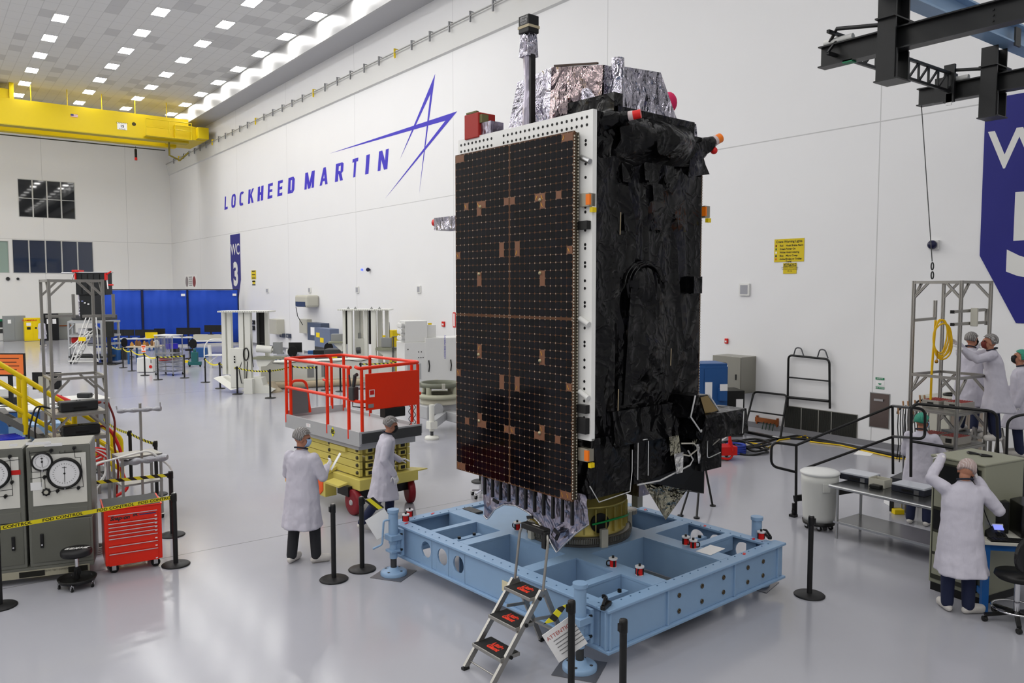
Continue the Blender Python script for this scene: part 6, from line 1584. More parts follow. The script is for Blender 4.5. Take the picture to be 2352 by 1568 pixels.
# ring stand on outriggers
q = G(1000, 1000); RF = Fr((q.x, q.y, 0), 0)
t = thing('ring_stand', 'greenish ring stand on a grey outrigger base between the lift and the satellite', 'stand', RF.o, 0)
M_rs = mat('ring_green', 'a9a995', .45)
c = RF.inv(AD(1010, 905, 20.9)); cx, cy_ = c.x, c.y
zt = VZ(877, RF.W((cx, cy_, 0)))
MB().lathe([(.5, zt-.12), (.52, zt-.12), (.52, zt), (.47, zt), (.47, zt-.1)], (cx, cy_, 0), 48).build('upper_ring', mat('ring_dark_green', '6f7263', .45), t)
MB().lathe([(.54, .86), (.62, .86), (.62, .95), (.5, .97), (.42, .95), (.42, .86)], (cx, cy_, 0), 48).build('lower_ring', M_rs, t)
for i in range(4):
    a = 2*PI*i/4+.4; MB().cyl((cx+.48*math.cos(a), cy_+.48*math.sin(a), .95), (cx+.48*math.cos(a), cy_+.48*math.sin(a), zt-.1), .07, n=14).build('column', M_rs, t)
for i in range(4):
    a = 2*PI*i/4+1.2; MB().box((cx+.53*math.cos(a), cy_+.53*math.sin(a), zt-.06), (.08, .08, .14), a).build('clamp', M_beige, t)
MB().lathe([(.5, .7), (.52, .72), (.5, .86), (.4, .86)], (cx, cy_, 0), 40).build('turntable', M_mc, t)
MB().bx(cx-.6, cx+.9, cy_-.35, cy_+.35, .35, .7).build('base', M_lg, t, bev=.03); MB().cyl((cx-.35, cy_-.5, .62), (cx-.35, cy_-.42, .62), .15, n=20).build('hand_wheel', M_lg, t)
MB().bx(cx-.12, cx+.12, cy_-1.3, cy_-.3, .3, .55).build('outrigger', M_lg, t, bev=.02)
l0 = RF.inv(G(992, 1008)); MB().lathe([(.17, 0), (.18, .03), (.16, .07), (.06, .09)], (l0.x, l0.y, 0), 24).build('outrigger_foot', M_mw, t)
MB().cyl((l0.x, l0.y, .08), (l0.x, l0.y, .2), .04).build('screw', M_dgrey, t); MB().cyl((l0.x, l0.y, .2), (l0.x, l0.y, .85), .065, n=18).box((l0.x, l0.y, .35), (.2, .2, .18)).build('outrigger_post', M_mw, t)
MB().beam((l0.x, l0.y, .36), (cx, cy_-.3, .45), .18, .2).build('outrigger_arm', M_lg, t)
# a stool and thin barrier base glimpsed left of the skirt
q = G(1107, 1140); t = thing('caster_stand', 'small wheeled chrome stand half hidden behind the left end of the skirt', 'stand', (q.x, q.y, 0), 0)
MB().cyl((0, 0, .05), (0, 0, .8), .02).build('post', M_chrome, t)
for i in range(4):
    a = 2*PI*i/4+.4; MB().beam((0, 0, .12), (.2*math.cos(a), .2*math.sin(a), .09), .025).build('leg', M_chrome, t); caster(t, .2*math.cos(a), .2*math.sin(a), .03)
q = G(1104, 1106); dup(post0, (q.x, q.y, 0), 0, 'black barrier post half hidden behind the solar panel, only its base showing')
# ------------------------------------------------------------------ people in cleanroom coats
M_skin = mat('skin', 'b07a62', .5, var=.06); M_coat = mat('lab_coat', 'bfbcc8', .75, bump=.35, bscale=5, bdetail=4, dist=.05, stretch=(1.6, 1.6, .5)); M_glove = mat('glove_white', 'd9d7d8', .6); M_shoe = mat('shoe_cover', 'c9c5c0', .7, bump=.4, bscale=25)
M_jean = mat('jeans_navy', '1d2440', .8, var=.15, vscale=10); M_slack = mat('slacks_dark', '26272b', .8); M_coll = mat('collar_navy', '1b2030', .7)
def net_mat(name, colr, line):
    m, nt, b = newmat(name, .7); x, y, z, oc = objxyz(nt)
    w = nd(nt, 'ShaderNodeTexWave'); w.inputs['Scale'].default_value = 13; w.inputs['Distortion'].default_value = 9; w.inputs['Detail'].default_value = 2; nt.links.new(oc, w.inputs['Vector'])
    f = mth(nt, 'GREATER_THAN', w.outputs['Fac'], .8); nt.links.new(mixc(nt, mth(nt, 'MULTIPLY', f, .4), colr, line), b.inputs['Base Color']); return m
M_net = net_mat('hair_net_grey', '6a6664', 'd0d0d0'); M_netp = net_mat('hair_net_pale', 'a8938e', 'd8d2d0'); M_netg = net_mat('hair_net_green', '2c8a72', '5fae9b')
def remesh(o, vox, sm=4, f=.5):
    md = o.modifiers.new('remesh', 'REMESH'); md.mode = 'VOXEL'; md.voxel_size = vox; md.use_smooth_shade = True
    if sm: s_ = o.modifiers.new('smooth', 'SMOOTH'); s_.iterations = sm; s_.factor = f
def limb(mb, pts, rad, n=12):
    P = [Vector(p) for p in pts]; out = []; rr = []
    for i in range(len(P)-1):
        for k in range(5): t = k/5; out.append(P[i].lerp(P[i+1], t)); rr.append(rad[i]*(1-t)+rad[i+1]*t)
    out.append(P[-1]); rr.append(rad[-1]); mb.tube(out, 0, n, rr=rr); mb.ball(P[0], rad[0]*.98, 10, 8); mb.ball(P[-1], rad[-1]*.98, 10, 8)
    for p, r in zip(P[1:-1], rad[1:-1]): mb.ball(p, r*.99, 10, 8)
def ring(c, w, d, n=28, fold=0.0, ph=0.0, tilt=0.0):
    c = Vector(c); out = []
    for i in range(n):
        a = 2*PI*i/n; k = 1+fold*math.sin(7*a+ph)+fold*.6*math.sin(11*a+2*ph)
        out.append(c+Vector((w*k*math.copysign(abs(math.cos(a))**.85, math.cos(a)), d*k*math.copysign(abs(math.sin(a))**.85, math.sin(a)), tilt*d*math.sin(a))))
    return out
def hand_mesh(wrist, d, nrm, side, curl=.5, spread=.12):
    """palm and five separate fingers; d = pointing direction, nrm = back-of-hand normal, side = +1 when the thumb lies along d x nrm"""
    mb = MB(); w = Vector(wrist); d = Vector(d).normalized(); nrm = Vector(nrm); nrm = (nrm-d*nrm.dot(d)).normalized(); t = d.cross(nrm)*side
    limb(mb, [w-d*.03, w+d*.005], [.03, .029]); 
    for k in range(4): limb(mb, [w+d*.0+t*(.022-.015*k), w+d*.085+t*(.03-.02*k)], [.015, .013], 8)
    for k, (ln, r) in enumerate(((.070, .0095), (.078, .0098), (.073, .0095), (.058, .0085))):
        p = w+d*(.088-.004*abs(k-1))+t*(.03-.02*k); a = curl*(.45+.08*k); dd = d.copy(); dd = (d+t*spread*(1.2-.8*k)).normalized(); pts = [p]
        for q, (f, b_) in enumerate(((.45, .7), (.32, 1.1), (.23, .8))):
            ang = a*b_*(1 if q == 0 else 1.2); dd = (dd*math.cos(ang)-nrm*math.sin(ang)).normalized(); nr2 = nrm
            p = p+dd*ln*f*1.05; pts.append(p)
        limb(mb, pts, [r, r*.97, r*.92, r*.8], 8)
    p0 = w+d*.025+t*.03-nrm*.006; dd = (d*.6+t*.75-nrm*.35).normalized(); p1 = p0+dd*.04; dd2 = (d*.85+t*.35-nrm*.4*(.5+curl)).normalized(); p2 = p1+dd2*.032; p3 = p2+(dd2-nrm*.3*curl).normalized()*.026
    limb(mb, [p0, p1, p2, p3], [.014, .0115, .0105, .0085], 8)
    return mb
def person(label, loc, rz, J=None, net=None, mask=None, maskc=None, legs=None, coat=True, hz=1.0, head=(0, 0, 0), lean=(0, 0), hands=None, group='people in white lab coats', skin=M_skin, flap=0.0, glove=True, simple=False):
    t = thing('person', label, 'person', loc, rz, group); t.scale = (hz, hz, hz)
    J0 = dict(pelvis=(0, 0, .95), chest=(0, .01, 1.25), neck=(0, 0, 1.47), head=(0, .03, 1.64), sl=(-.185, 0, 1.41), sr=(.185, 0, 1.41), el=(-.25, -.03, 1.13), er=(.25, -.03, 1.13), wl=(-.25, .06, .88), wr=(.25, .06, .88),
              hl=(-.1, 0, .93), hr=(.1, 0, .93), kl=(-.11, .03, .5), kr=(.11, .03, .5), al=(-.12, -.02, .09), ar=(.12, -.02, .09), fl=(-.13, .14, .03), fr=(.13, .14, .03))
    J0.update(J or {}); J_ = {k: Vector(v) for k, v in J0.items()}
    H = J_['head']; HR = Matrix.Rotation(head[0], 3, 'Z') @ Matrix.Rotation(head[1], 3, 'X') @ Matrix.Rotation(head[2], 3, 'Y')
    hd = lambda x, y, z: H+HR @ Vector((x, y, z))
    # body: one continuous skin mesh
    b = MB()
    limb(b, [J_['pelvis'], J_['chest'], J_['neck']], [.12, .13, .06]); limb(b, [J_['neck']-Vector((0, 0, .03)), hd(0, -.015, -.06)], [.06, .055])
    def sph(c, r, sc): 
        mb2 = MB().ball((0, 0, 0), r, 16, 12, sc); b._add([H+HR @ (Vector(c)+Vector(v)) for v in mb2.v], mb2.f, True)
    sph((0, -.015, .025), .1, (.78, .98, 1.0)); sph((0, .025, -.05), .075, (.78, .95, .95)); sph((0, .065, -.085), .035, (1.0, .8, .7)); sph((0, .092, -.015), .02, (.7, .9, 1.6)); sph((0, .075, .03), .045, (1.2, .5, .45))
    for s in (-1, 1): sph((s*.078, -.01, -.015), .03, (.35, .7, 1.1)); limb(b, [J_['sl' if s < 0 else 'sr'], J_['el' if s < 0 else 'er'], J_['wl' if s < 0 else 'wr']], [.06, .042, .03])
    for s in ('l', 'r'): limb(b, [J_['h'+s], J_['k'+s], J_['a'+s]], [.085, .055, .04]); limb(b, [J_['a'+s]-Vector((0, 0, .03)), J_['f'+s]+Vector((0, 0, .02))], [.04, .028])
    bo = b.build('body', skin, t); remesh(bo, .014 if simple else .009, 2)
    if not simple:
        for s in (-1, 1):
            e = MB().ball(hd(s*.031, .082, .012), .0125, 10, 8).build('eye', mat('eye_dark', '1d1512', .2), bo)
    # trousers, shoe covers
    for s in ('l', 'r'):
        k = MB(); limb(k, [J_['h'+s]+Vector((0, 0, .02)), J_['k'+s], J_['a'+s]+Vector((0, 0, .0))], [.1, .078, .068]); o = k.build('trouser_leg', legs or M_jean, t); remesh(o, .014, 3)
        k = MB(); a_, f_ = J_['a'+s], J_['f'+s]; d_ = (f_-a_); d_.z = 0; d_.normalize()
        limb(k, [a_+Vector((0, 0, -.02)), f_+Vector((0, 0, .03))], [.06, .046]); limb(k, [Vector((a_.x, a_.y, a_.z-.045))-d_*.04, Vector((f_.x, f_.y, f_.z+.012))], [.042, .042])
        o = k.build('shoe_cover', M_shoe, t); remesh(o, .012, 3)
    # coat
    c = MB(); pv, ch, nk = J_['pelvis'], J_['chest'], J_['neck']; lx, ly = lean; hem = .48
    rings = [ring(nk+Vector((0, -.005, .04)), .072, .068), ring(nk+Vector((0, -.01, -.0)), .095, .08), ring(nk.lerp(ch, .25), .19, .115), ring(nk.lerp(ch, .6), .215, .135), ring(ch, .212, .142, fold=.008), ring(ch.lerp(pv, .5), .212, .148, fold=.012), ring(pv, .228, .165, fold=.018, ph=1), ring((pv.x+lx*.4, pv.y+ly*.4, pv.z-.2), .245, .18, fold=.03, ph=1.4), ring((pv.x+lx, pv.y+ly, hem), .27, .2+flap, fold=.045, ph=2)]
    c.loft(rings); 
    for s in ('l', 'r'): limb(c, [J_['s'+s]-Vector((0, 0, .01)), J_['e'+s], J_['w'+s]], [.082, .068, .05])
    co = c.build('lab_coat', M_coat, t); remesh(co, .014, 5)
    tx = bpy.data.textures.get('coat_folds') or bpy.data.textures.new('coat_folds', 'CLOUDS'); tx.noise_scale = .16; tx.noise_depth = 2
    if not simple: dm = co.modifiers.new('folds', 'DISPLACE'); dm.texture = tx; dm.strength = .028; dm.mid_level = .5; dm.texture_coords = 'LOCAL'
    MB().tube(ring(nk+Vector((0, -.005, .05)), .078, .074, 20, tilt=-.3), .012, 6, True).build('collar', M_coll, co)
    # hair net, mask
    k = MB(); m_ = MB().ball((0, 0, 0), .118, 18, 14, (.86, 1.02, 1.0)); q = [Vector(v) for v in m_.v]
    q = [Vector((v.x*(1+.04*math.sin(9*v.z*20)), v.y, max(v.z, -.052-.25*(v.y+.02) if v.y < .02 else .035+.25*(v.y-.06)))) for v in q]
    k._add([hd(0, -.018, .032)+HR @ v for v in q], m_.f, True); k.build('hair_net', net or M_net, t)
    if mask:
        k = MB(); R1 = []
        for (zz, yy, ww) in ((.005, .1, .055), (-.02, .118, .068), (-.055, .112, .07), (-.09, .095, .06), (-.108, .075, .045)):
            R1.append([hd(ww*math.sin(a), yy-.062+.064*math.cos(a)-.0, zz) for a in [-1.45+2.9*i/12 for i in range(13)]])
        k.loft(R1, closed=False); o = k.build('face_mask', mask, t); md = o.modifiers.new('thick', 'SOLIDIFY'); md.thickness = .006
    for s in ('l', 'r'):
        hh = (hands or {}).get(s); w_ = J_['w'+s]; e_ = J_['e'+s]
        d, nr, curl = hh if hh else ((w_-e_), (-1 if s == 'l' else 1, 0, 0), .5)
        side = hand_side(d, nr, s)
        o = hand_mesh(w_, d, nr, side, curl).build('glove', M_glove if glove else skin, t); remesh(o, .0042, 2, .4)
    return t
def hand_side(d, nr, s):      # thumb side: for a right hand pointing along d with back normal n the thumb lies along n x d... sign picked per hand
    return 1 if s == 'r' else -1
def face(angle): return -YAW-R_(angle)
M_mblue = mat('mask_blue', '9db4d6', .7); M_mblack = mat('mask_black', '15161a', .7); M_mred = mat('mask_brown', '6a2a22', .7)
p = G(697, 1291)
P1 = person('person in a long white coat seen from behind, dark slacks, blue mask, reading papers', p, face(22), hz=1.03, net=M_net, mask=M_mblue, legs=M_slack, head=(-.95, -.12, 0), flap=.02, lean=(0, -.01),
    J=dict(er=(.29, .05, 1.15), wr=(.19, .27, 1.22), el=(-.27, .04, 1.15), wl=(-.1, .26, 1.1), al=(-.14, -.06, .09), fl=(-.15, .1, .03), ar=(.16, .06, .09), fr=(.27, .17, .03), kl=(-.13, .0, .5), kr=(.14, .06, .5)),
    hands={'r': ((.1, .6, .5), (.9, .2, 0), .9), 'l': ((.6, .6, .3), (-.6, .4, .2), .9)})
pp = thing('paper_sheets', 'white paper sheets held by the person behind the barrier posts', 'paper', p, face(22))
MB().prism([(.2, .36, 1.22), (.32, .22, 1.24), (.42, .3, 1.46), (.3, .44, 1.44)], (.004, .004, 0)).build('sheet', M_paper, pp)
p = G(882, 1212)
P2 = person('person in a white coat and black mask walking past the scissor lift', p, face(70), hz=.985, net=M_net, mask=M_mblack, head=(-.12, -.18, 0), lean=(0, .0), flap=.04,
    J=dict(chest=(0, .03, 1.25), neck=(0, .07, 1.46), head=(0, .13, 1.62), sl=(-.18, .05, 1.4), sr=(.18, .04, 1.4), er=(.26, -.04, 1.13), wr=(.26, .12, .9), el=(-.25, .1, 1.14), wl=(-.2, .3, 1.02), kr=(.1, -.1, .5), ar=(.1, -.36, .15), fr=(.1, -.24, .05), kl=(-.1, .12, .5), al=(-.1, .1, .09), fl=(-.1, .27, .03)),
    hands={'r': ((.0, .35, -1), (1, .2, 0), .35), 'l': ((.2, .9, .1), (-.3, .3, 1), .8)})
p = G(2200, 1406)
P3 = person('person in a white coat on the telephone, one hand on the grey rack', p, face(8), hz=1.0, net=M_netp, head=(-.25, -.5, .25), lean=(0, -.06), flap=.04,
    J=dict(chest=(0.02, .05, 1.25), neck=(.07, .12, 1.47), head=(.1, .17, 1.6), sl=(-.14, .1, 1.42), sr=(.25, .1, 1.39), el=(-.27, .2, 1.5), wl=(-.07, .42, 1.71), er=(.42, .06, 1.18), wr=(.24, .2, 1.5), al=(-.1, .05, .09), fl=(-.12, .2, .03), ar=(.1, -.02, .09), fr=(.26, .02, .03)),
    hands={'l': ((.2, 1, .05), (-.1, 0, 1), .3), 'r': ((-.35, .1, .9), (.8, -.5, .2), 1.1)})
hs_ = thing('telephone_handset', 'black telephone handset held at the ear of the person by the grey rack', 'telephone', p, face(8))
MB().tube([(.22, .24, 1.64), (.245, .235, 1.6), (.235, .25, 1.5)], .017, 8).ball((.21, .24, 1.65), .025, 8, 6).ball((.22, .27, 1.49), .025, 8, 6).build('handset', M_black, hs_)
MB().tube(fillet([(.23, .26, 1.48), (.3, .1, 1.1), (.5, .35, .85), (.75, .55, .83)], .2), .006, 5).build('cord', M_black, hs_)
# on the ladder, reaching
q = AD(2283, 985, 12.75); p = (q.x, q.y, 0.0)
zl = 1.27
M_coatg = M_coat
P4 = person('person on the work ladder, both arms raised to the right tower', (q.x, q.y, zl), face(-72), hz=.97, net=M_net, mask=M_mred, legs=M_jean, head=(.1, .15, 0), lean=(0, -.05), flap=.06, group='people at the right tower',
    J=dict(chest=(0, .04, 1.25), neck=(0, .08, 1.46), head=(0, .12, 1.62), sl=(-.19, .1, 1.44), sr=(.19, .1, 1.44), el=(-.2, .32, 1.34), wl=(-.16, .52, 1.5), er=(.18, .34, 1.36), wr=(.1, .56, 1.58)),
    hands={'l': ((.1, .8, .5), (-.4, -.4, .8), .4), 'r': ((-.1, .7, .6), (.4, -.4, .8), .4)})
q = AD(2222, 1000, 13.9)
P5 = person('person in a grey shaded coat standing behind the right tower, half hidden by its posts', (q.x, q.y, 1.2), face(60), hz=.98, net=M_net, mask=M_mblack, head=(-.3, 0, 0), group='people at the right tower', J=dict(er=(.3, .1, 1.15), wr=(.22, .34, 1.15), el=(-.25, .15, 1.3), wl=(-.1, .35, 1.5)), hands={'r': ((.2, .9, -.1), (.3, 0, 1), .3)})
q = AD(2338, 1040, 13.2)
P6 = person('person with a green cap and black mask at the right edge, looking up', (q.x, q.y, .92), face(-60), hz=1.0, net=M_netg, mask=M_mblack, legs=M_jean, head=(.1, .35, 0), group='people at the right tower', flap=.08, J=dict(er=(.27, .05, 1.13), wr=(.2, .25, 1.05)))
q = AD(2110, 1185, 12.5)
P7 = person('person with a green cap behind the black stage rail, back turned', (q.x, q.y, 0), face(40), hz=.99, net=M_netg, mask=M_mblue, legs=M_jean, head=(-.5, 0, 0), group='people at the right tower', J=dict(er=(.3, .1, 1.12), wr=(.25, .32, 1.0), el=(-.26, .08, 1.12), wl=(-.1, .28, .98)))
q = G(98, 795)
P8 = person('distant person in a white coat by the yellow cabinet, seen through the left tower', (q.x, q.y, 0), face(20), hz=1.0, simple=True)
# raised floor platforms under the people working at the tower
for (pt, z, lb) in ((P5, 1.2, 'grey step platform behind the right tower, under the half hidden person'), (P6, .92, 'grey work platform under the person with the green cap at the right edge')):
    t = thing('step_platform', lb, 'platform', (pt.location.x, pt.location.y, 0), -YAW)
    MB().bx(-.3, .3, -.25, .3, z-.05, z).build('deck', M_dgrey, t)
    for s in (-.27, .27):
        for y in (-.22, .27): MB().beam((s, y, 0), (s, y, z-.05), .04).build('leg', M_alu, t)
# ------------------------------------------------------------------ wall lettering and star emblem on the long wall
WX = XW-.004
def wpt(u, v): p = AX(u, v, WX); return (WX, p.y, p.z)
wl = thing('wall_lettering', 'huge blue LOCKHEED MARTIN lettering with a pointed star emblem on the white wall', 'lettering', (0, 0, 0))
def ringq(a0=0, a1=360, x0=0, x1=1, s=.33, t=.17, n=28, e=3.2):
    out = []; cx, cy_ = (x0+x1)/2, .5; rx, ry = (x1-x0)/2, .5
    def pt(a, rx, ry):
        c, s_ = math.cos(R_(a)), math.sin(R_(a)); return (cx+rx*math.copysign(abs(c)**(2/e), c), cy_+ry*math.copysign(abs(s_)**(2/e), s_))
    for i in range(n):
        b0, b1 = a0+(a1-a0)*i/n, a0+(a1-a0)*(i+1)/n
        out.append([pt(b0, rx, ry), pt(b1, rx, ry), pt(b1, rx-s, ry-t), pt(b0, rx-s, ry-t)])
    return out
def rc(a, b, c, d): return [(a, b), (c, b), (c, d), (a, d)]
S = .4; T = .19
GL = {'L': [rc(0, 0, S, 1), rc(S, 0, 1, T)], 'I': [rc(0, 0, 1, 1)], 'T': [rc(.5-S/2, 0, .5+S/2, 1), rc(0, 1-T, 1, 1)],
 'H': [rc(0, 0, S, 1), rc(1-S, 0, 1, 1), rc(S, .41, 1-S, .59)], 'E': [rc(0, 0, S, 1), rc(S, 0, 1, T), rc(S, .41, .94, .59), rc(S, 1-T, 1, 1)],
 'K': [rc(0, 0, S, 1), [(S, .36), (S, .62), (.66, 1), (1.05, 1)], [(.42, .47), (.62, .66), (1.08, 0), (.7, 0)]],
 'N': [rc(0, 0, .3, 1), rc(.7, 0, 1, 1), [(.0, 1), (.34, 1), (1, 0), (.66, 0)]], 'M': [rc(0, 0, .24, 1), rc(.76, 0, 1, 1), [(0, 1), (.3, 1), (.62, 0), (.38, 0)], [(.7, 1), (1, 1), (.62, 0), (.38, 0)]],
 'A': [[(0, 0), (.3, 0), (.62, 1), (.36, 1)], [(.7, 0), (1, 0), (.66, 1), (.36, 1)], rc(.25, .22, .76, .38)],
 'O': ringq(), 'C': ringq(48, 312), 'D': [rc(0, 0, S, 1)]+ringq(-90, 90, -.6, 1, .36, .17, 18)+[rc(S, 0, .3, T)], 'R': [rc(0, 0, S, 1), rc(S, 1-T*.9, .62, 1), rc(S, .4, .62, .56), rc(.66, .5, 1, .93), [(.6, 1), (.82, 1), (1, .92), (.66, .8)], [(.6, .4), (.66, .55), (1, .5), (.86, .42)], [(.42, .42), (.78, .46), (1.04, 0), (.68, 0)]]}
GL['D'] = [rc(0, 0, S, 1), rc(S, 0, .6, T), rc(S, 1-T, .6, 1), rc(1-S, .16, 1, .84), [(.6, 0), (.78, 0), (1, .16), (.64, .2)], [(.6, 1), (.78, 1), (1, .84), (.64, .8)]]
def c3(x, y): return (400+x/3.36, 100+y/3.36)
letters = (('L', 388, 413, 1290), ('O', 441, 474, 1276), ('C', 503, 538, 1257), ('K', 570, 610, 1241), ('H', 642, 686, 1220), ('E', 720, 757, 1201), ('E', 796, 834, 1180), ('D', 876, 926, 1160), ('M', 1005, 1078, 1124), ('A', 1122, 1184, 1093), ('R', 1240, 1300, 1062), ('T', 1368, 1412, 1032), ('I', 1473, 1500, 1004), ('N', 1570, 1645, 977))
zb = AX(*c3(388, 1290), WX).z*.5+AX(*c3(1570, 976), WX).z*.5; zt_ = AX(*c3(398, 1187), WX).z*.5+AX(*c3(1590, 818), WX).z*.5
Hh_ = zt_-zb
for (ch_, xa, xb_, yb) in letters:
    ya, ybb = AX(*c3(xa, yb), WX).y, AX(*c3(xb_, yb-(xb_-xa)*.26), WX).y
    wl_ = ya-ybb; mb = MB()
    for kq, q in enumerate(GL[ch_]): mb._add([(WX-.0006*kq, ya-wl_*x-Hh_*.2*y*.9, zb+Hh_*y) for x, y in q], [tuple(range(len(q)))])
    mb.build('letter', M_lmblue, wl)
mb = MB()
def pol(*pts): return [Vector(wpt(*c3(*p))) for p in pts]
q = pol((2015, 232), (1890, 1160), (1977, 390), (1742, 893)); mb._add(q, [(0, 1, 2), (0, 2, 3)])
q = pol((2185, 522), (1195, 850), (2093, 595), (1627, 1197)); q = [p-Vector((.001, 0, 0)) for p in q]; mb._add(q, [(0, 1, 2), (0, 2, 3)])
mb.build('star_emblem', M_lmblue, wl)
# ------------------------------------------------------------------ blue station banners
def banner(name, label, ya, yb, z1, z2, z3, frac, txt, parent=None):
    t = thing(name, label, 'banner', (WX-.004, (ya+yb)/2, 0)); h = (ya-yb)/2
    mb = MB().prism([(0, h, z1), (0, -h, z1), (0, -h, z2), (0, -h*frac, z3), (0, h*frac, z3), (0, h, z2)], (-.01, 0, 0)); o = mb.build('panel', M_wcblue, t)
    mb = MB(); put_text(mb, 'WC', h*1.05, (-.0125, 0, z1-h*1.05), (0, -1, 0), (0, 0, 1), bold=.01*h); put_text(mb, txt, h*2.1, (-.0125, 0, z1-h*2.75), (0, -1, 0), (0, 0, 1), bold=.09*h); mb.build('lettering', M_white, t)
a, b = AX(529, 541, WX), AX(551, 535, WX)
banner('station_banner', 'small distant blue banner reading WC 3 on the wall beside the blue curtain', a.y, b.y, 7.4, 4.3, 3.0, .45, '3')
a = AX(2258, 400, WX); banner('station_banner', 'large blue banner reading WC 5 cut by the right edge', a.y, a.y-2.1, 7.58, 4.38, 3.0, .3, '5')
# ------------------------------------------------------------------ signs and boxes on the long wall
def wallbox(name, label, cat, u0, v0, u1, v1, dep, m, group=None, bev=.006, part='body', back=.003):
    a = AX(u0, v0, XW-dep); b = AX(u1, v1, XW-dep)
    t = thing(name, label, cat, (XW, (a.y+b.y)/2, (a.z+b.z)/2), 0, group); h, k = abs(a.y-b.y)/2, abs(a.z-b.z)/2
    MB().bx(-dep, -back, -h, h, -k, k).build(part, m, t, bev=bev); return t, h, k
t, h, k = wallbox('wall_sign', 'yellow sign listing crane warning lights on the white wall', 'sign', 1779, 550, 1846, 600, .012, mat('sign_gold', 'cfb70e', .5), bev=0)
mb = MB(); X = (0, -1, 0); Z = (0, 0, 1)
put_text(mb, 'Crane Warning Lights', .085, (-.0135, 0, k-.07), X, Z, bold=.002)
rows = (('Red', 'Hoist Brake Alarm', '701212'), ('Green', 'Power On', '1f5a2a'), ('White', 'Hoist Indexing', 'e8e8e8'), ('Blue', 'Micro Creep', '14203a'), ('Amber', 'Bridge or Trolley', 'c05a10'))
for i, (a_, b_, c_) in enumerate(rows):
    z = k-.17-.085*i
    put_text(mb, a_, .065, (-.0135, h*.72-.04, z), X, Z, align='LEFT', bold=.002); put_text(mb, b_, .065, (-.0135, h*.2, z), X, Z, align='LEFT', bold=.002)
    MB().bx(-.014, -.012, h*.82, h*.92, z-.025, z+.025).build('colour_square', mat('square_'+a_.lower(), c_, .5), t)
put_text(mb, 'Travel', .065, (-.0135, h*.2, k-.17-.085*4.75), X, Z, align='LEFT', bold=.002)
mb.build('lettering', M_ink, t)
t, h, k = wallbox('wall_sign', 'small yellow CAUTION sign under the crane warning sign', 'sign', 1799, 604, 1829, 628, .012, MATS['sign_gold'], bev=0)
MB().bx(-.014, -.012, -h*.96, h*.96, k*.35, k*.92).build('heading_band', M_ink, t)
mb = MB(); put_text(mb, 'CAUTION', .085, (-.0155, 0, k*.63), X, Z, bold=.003); mb.build('heading', MATS['sign_gold'], t)
mb = MB(); put_text(mb, 'OVERHEAD CRANE LOADS', .04, (-.0135, 0, k*.12), X, Z); put_text(mb, 'WATCH FOR MOVEMENT', .04, (-.0135, 0, -k*.2), X, Z); put_text(mb, '25-16', .06, (-.0135, 0, -k*.52), X, Z); mb.build('lettering', M_ink, t)
t, h, k = wallbox('wall_sign', 'distant yellow crane sign on the wall right of the small banner', 'sign', 577, 621, 588, 641, .012, MATS['sign_gold'], bev=0)
mb = MB()
for i in range(5): mb.bx(-.014, -.012, -h*.7, h*.7, k*.7-.22*i, k*.7-.22*i+.06)
mb.build('text_line', M_ink, t)
t, h, k = wallbox('wall_sign', 'distant small yellow sign below the yellow crane sign', 'sign', 580, 644, 586, 652, .012, MATS['sign_gold'], bev=0)
MB().bx(-.014, -.012, -h*.9, h*.9, k*.2, k*.9).build('heading_band', M_ink, t)
t, h, k = wallbox('wall_sign', 'distant white sign with red shields above the blue curtain', 'sign', 424, 631, 452, 663, .02, M_paper, bev=0)
for s in (-1, 1):
    pts = [(0, s*h*.62+h*.25*math.cos(a), k*.0+k*.75*math.sin(a)) for a in [2*PI*i/16 for i in range(16)]]
    MB().prism([(-.022, y, z) for _, y, z in pts], (-.003, 0, 0)).build('shield', mat('shield_red', '7d1820', .5) if s < 0 else mat('shield_grey', '8a8084', .5), t)
mb = MB()
for i in range(5): mb.bx(-.024, -.02, -h*.28, h*.28, k*.6-i*k*.28, k*.68-i*k*.28)
mb.build('text_line', M_ink, t)
for (u0, v0, u1, v1, lb) in ((1697, 651, 1720, 679, 'small white wall speaker right of the satellite'), (957, 656, 965, 673, 'small white wall speaker left of the solar panel'), (816, 658, 823, 673, 'small white wall speaker above the right column machine'), (707, 660, 713, 672, 'small white wall speaker above the beige hose reel box'), (610, 662, 616, 672, 'small white wall speaker farthest along the wall')):
    t, h, k = wallbox('wall_speaker', lb, 'speaker', u0, v0, u1, v1, .06, M_white, 'white wall speakers')
    MB().bx(-.064, -.06, -h*.72, h*.72, -k*.75, k*.75).build('grille', mat('grille_grey', '9b9ca2', .6), t)
t, h, k = wallbox('wall_cabinet', 'beige rounded hose reel box high on the wall above the beige cabinet', 'cabinet', 676, 677, 704, 706, .75, M_beige, bev=.12)
MB().tube([(-.8, h*.6, -k), (-.72, h*.6, -k-.5), (-.5, h*.4, -k-1.0)], .02, 6).build('cable', M_black, t); MB().bx(-.76, -.7, -h*.8, h*.8, -k*.9, -k*.1).build('front_panel', mat('reel_blue', '2f3c58', .4), t)
t, h, k = wallbox('wall_cabinet', 'tall beige wall cabinet beside the left column machine', 'cabinet', 617, 732, 637, 768, .45, M_beige); MB().bx(-.46, -.45, -h*.9, h*.9, -k*.95, k*.95).build('door', M_beige, t)
t, h, k = wallbox('wall_cabinet', 'beige wall cabinet below the rounded hose reel box', 'cabinet', 687, 732, 705, 766, .3, M_beige); MB().bx(-.31, -.3, -h*.9, h*.9, -k*.95, k*.95).build('door', M_beige, t)
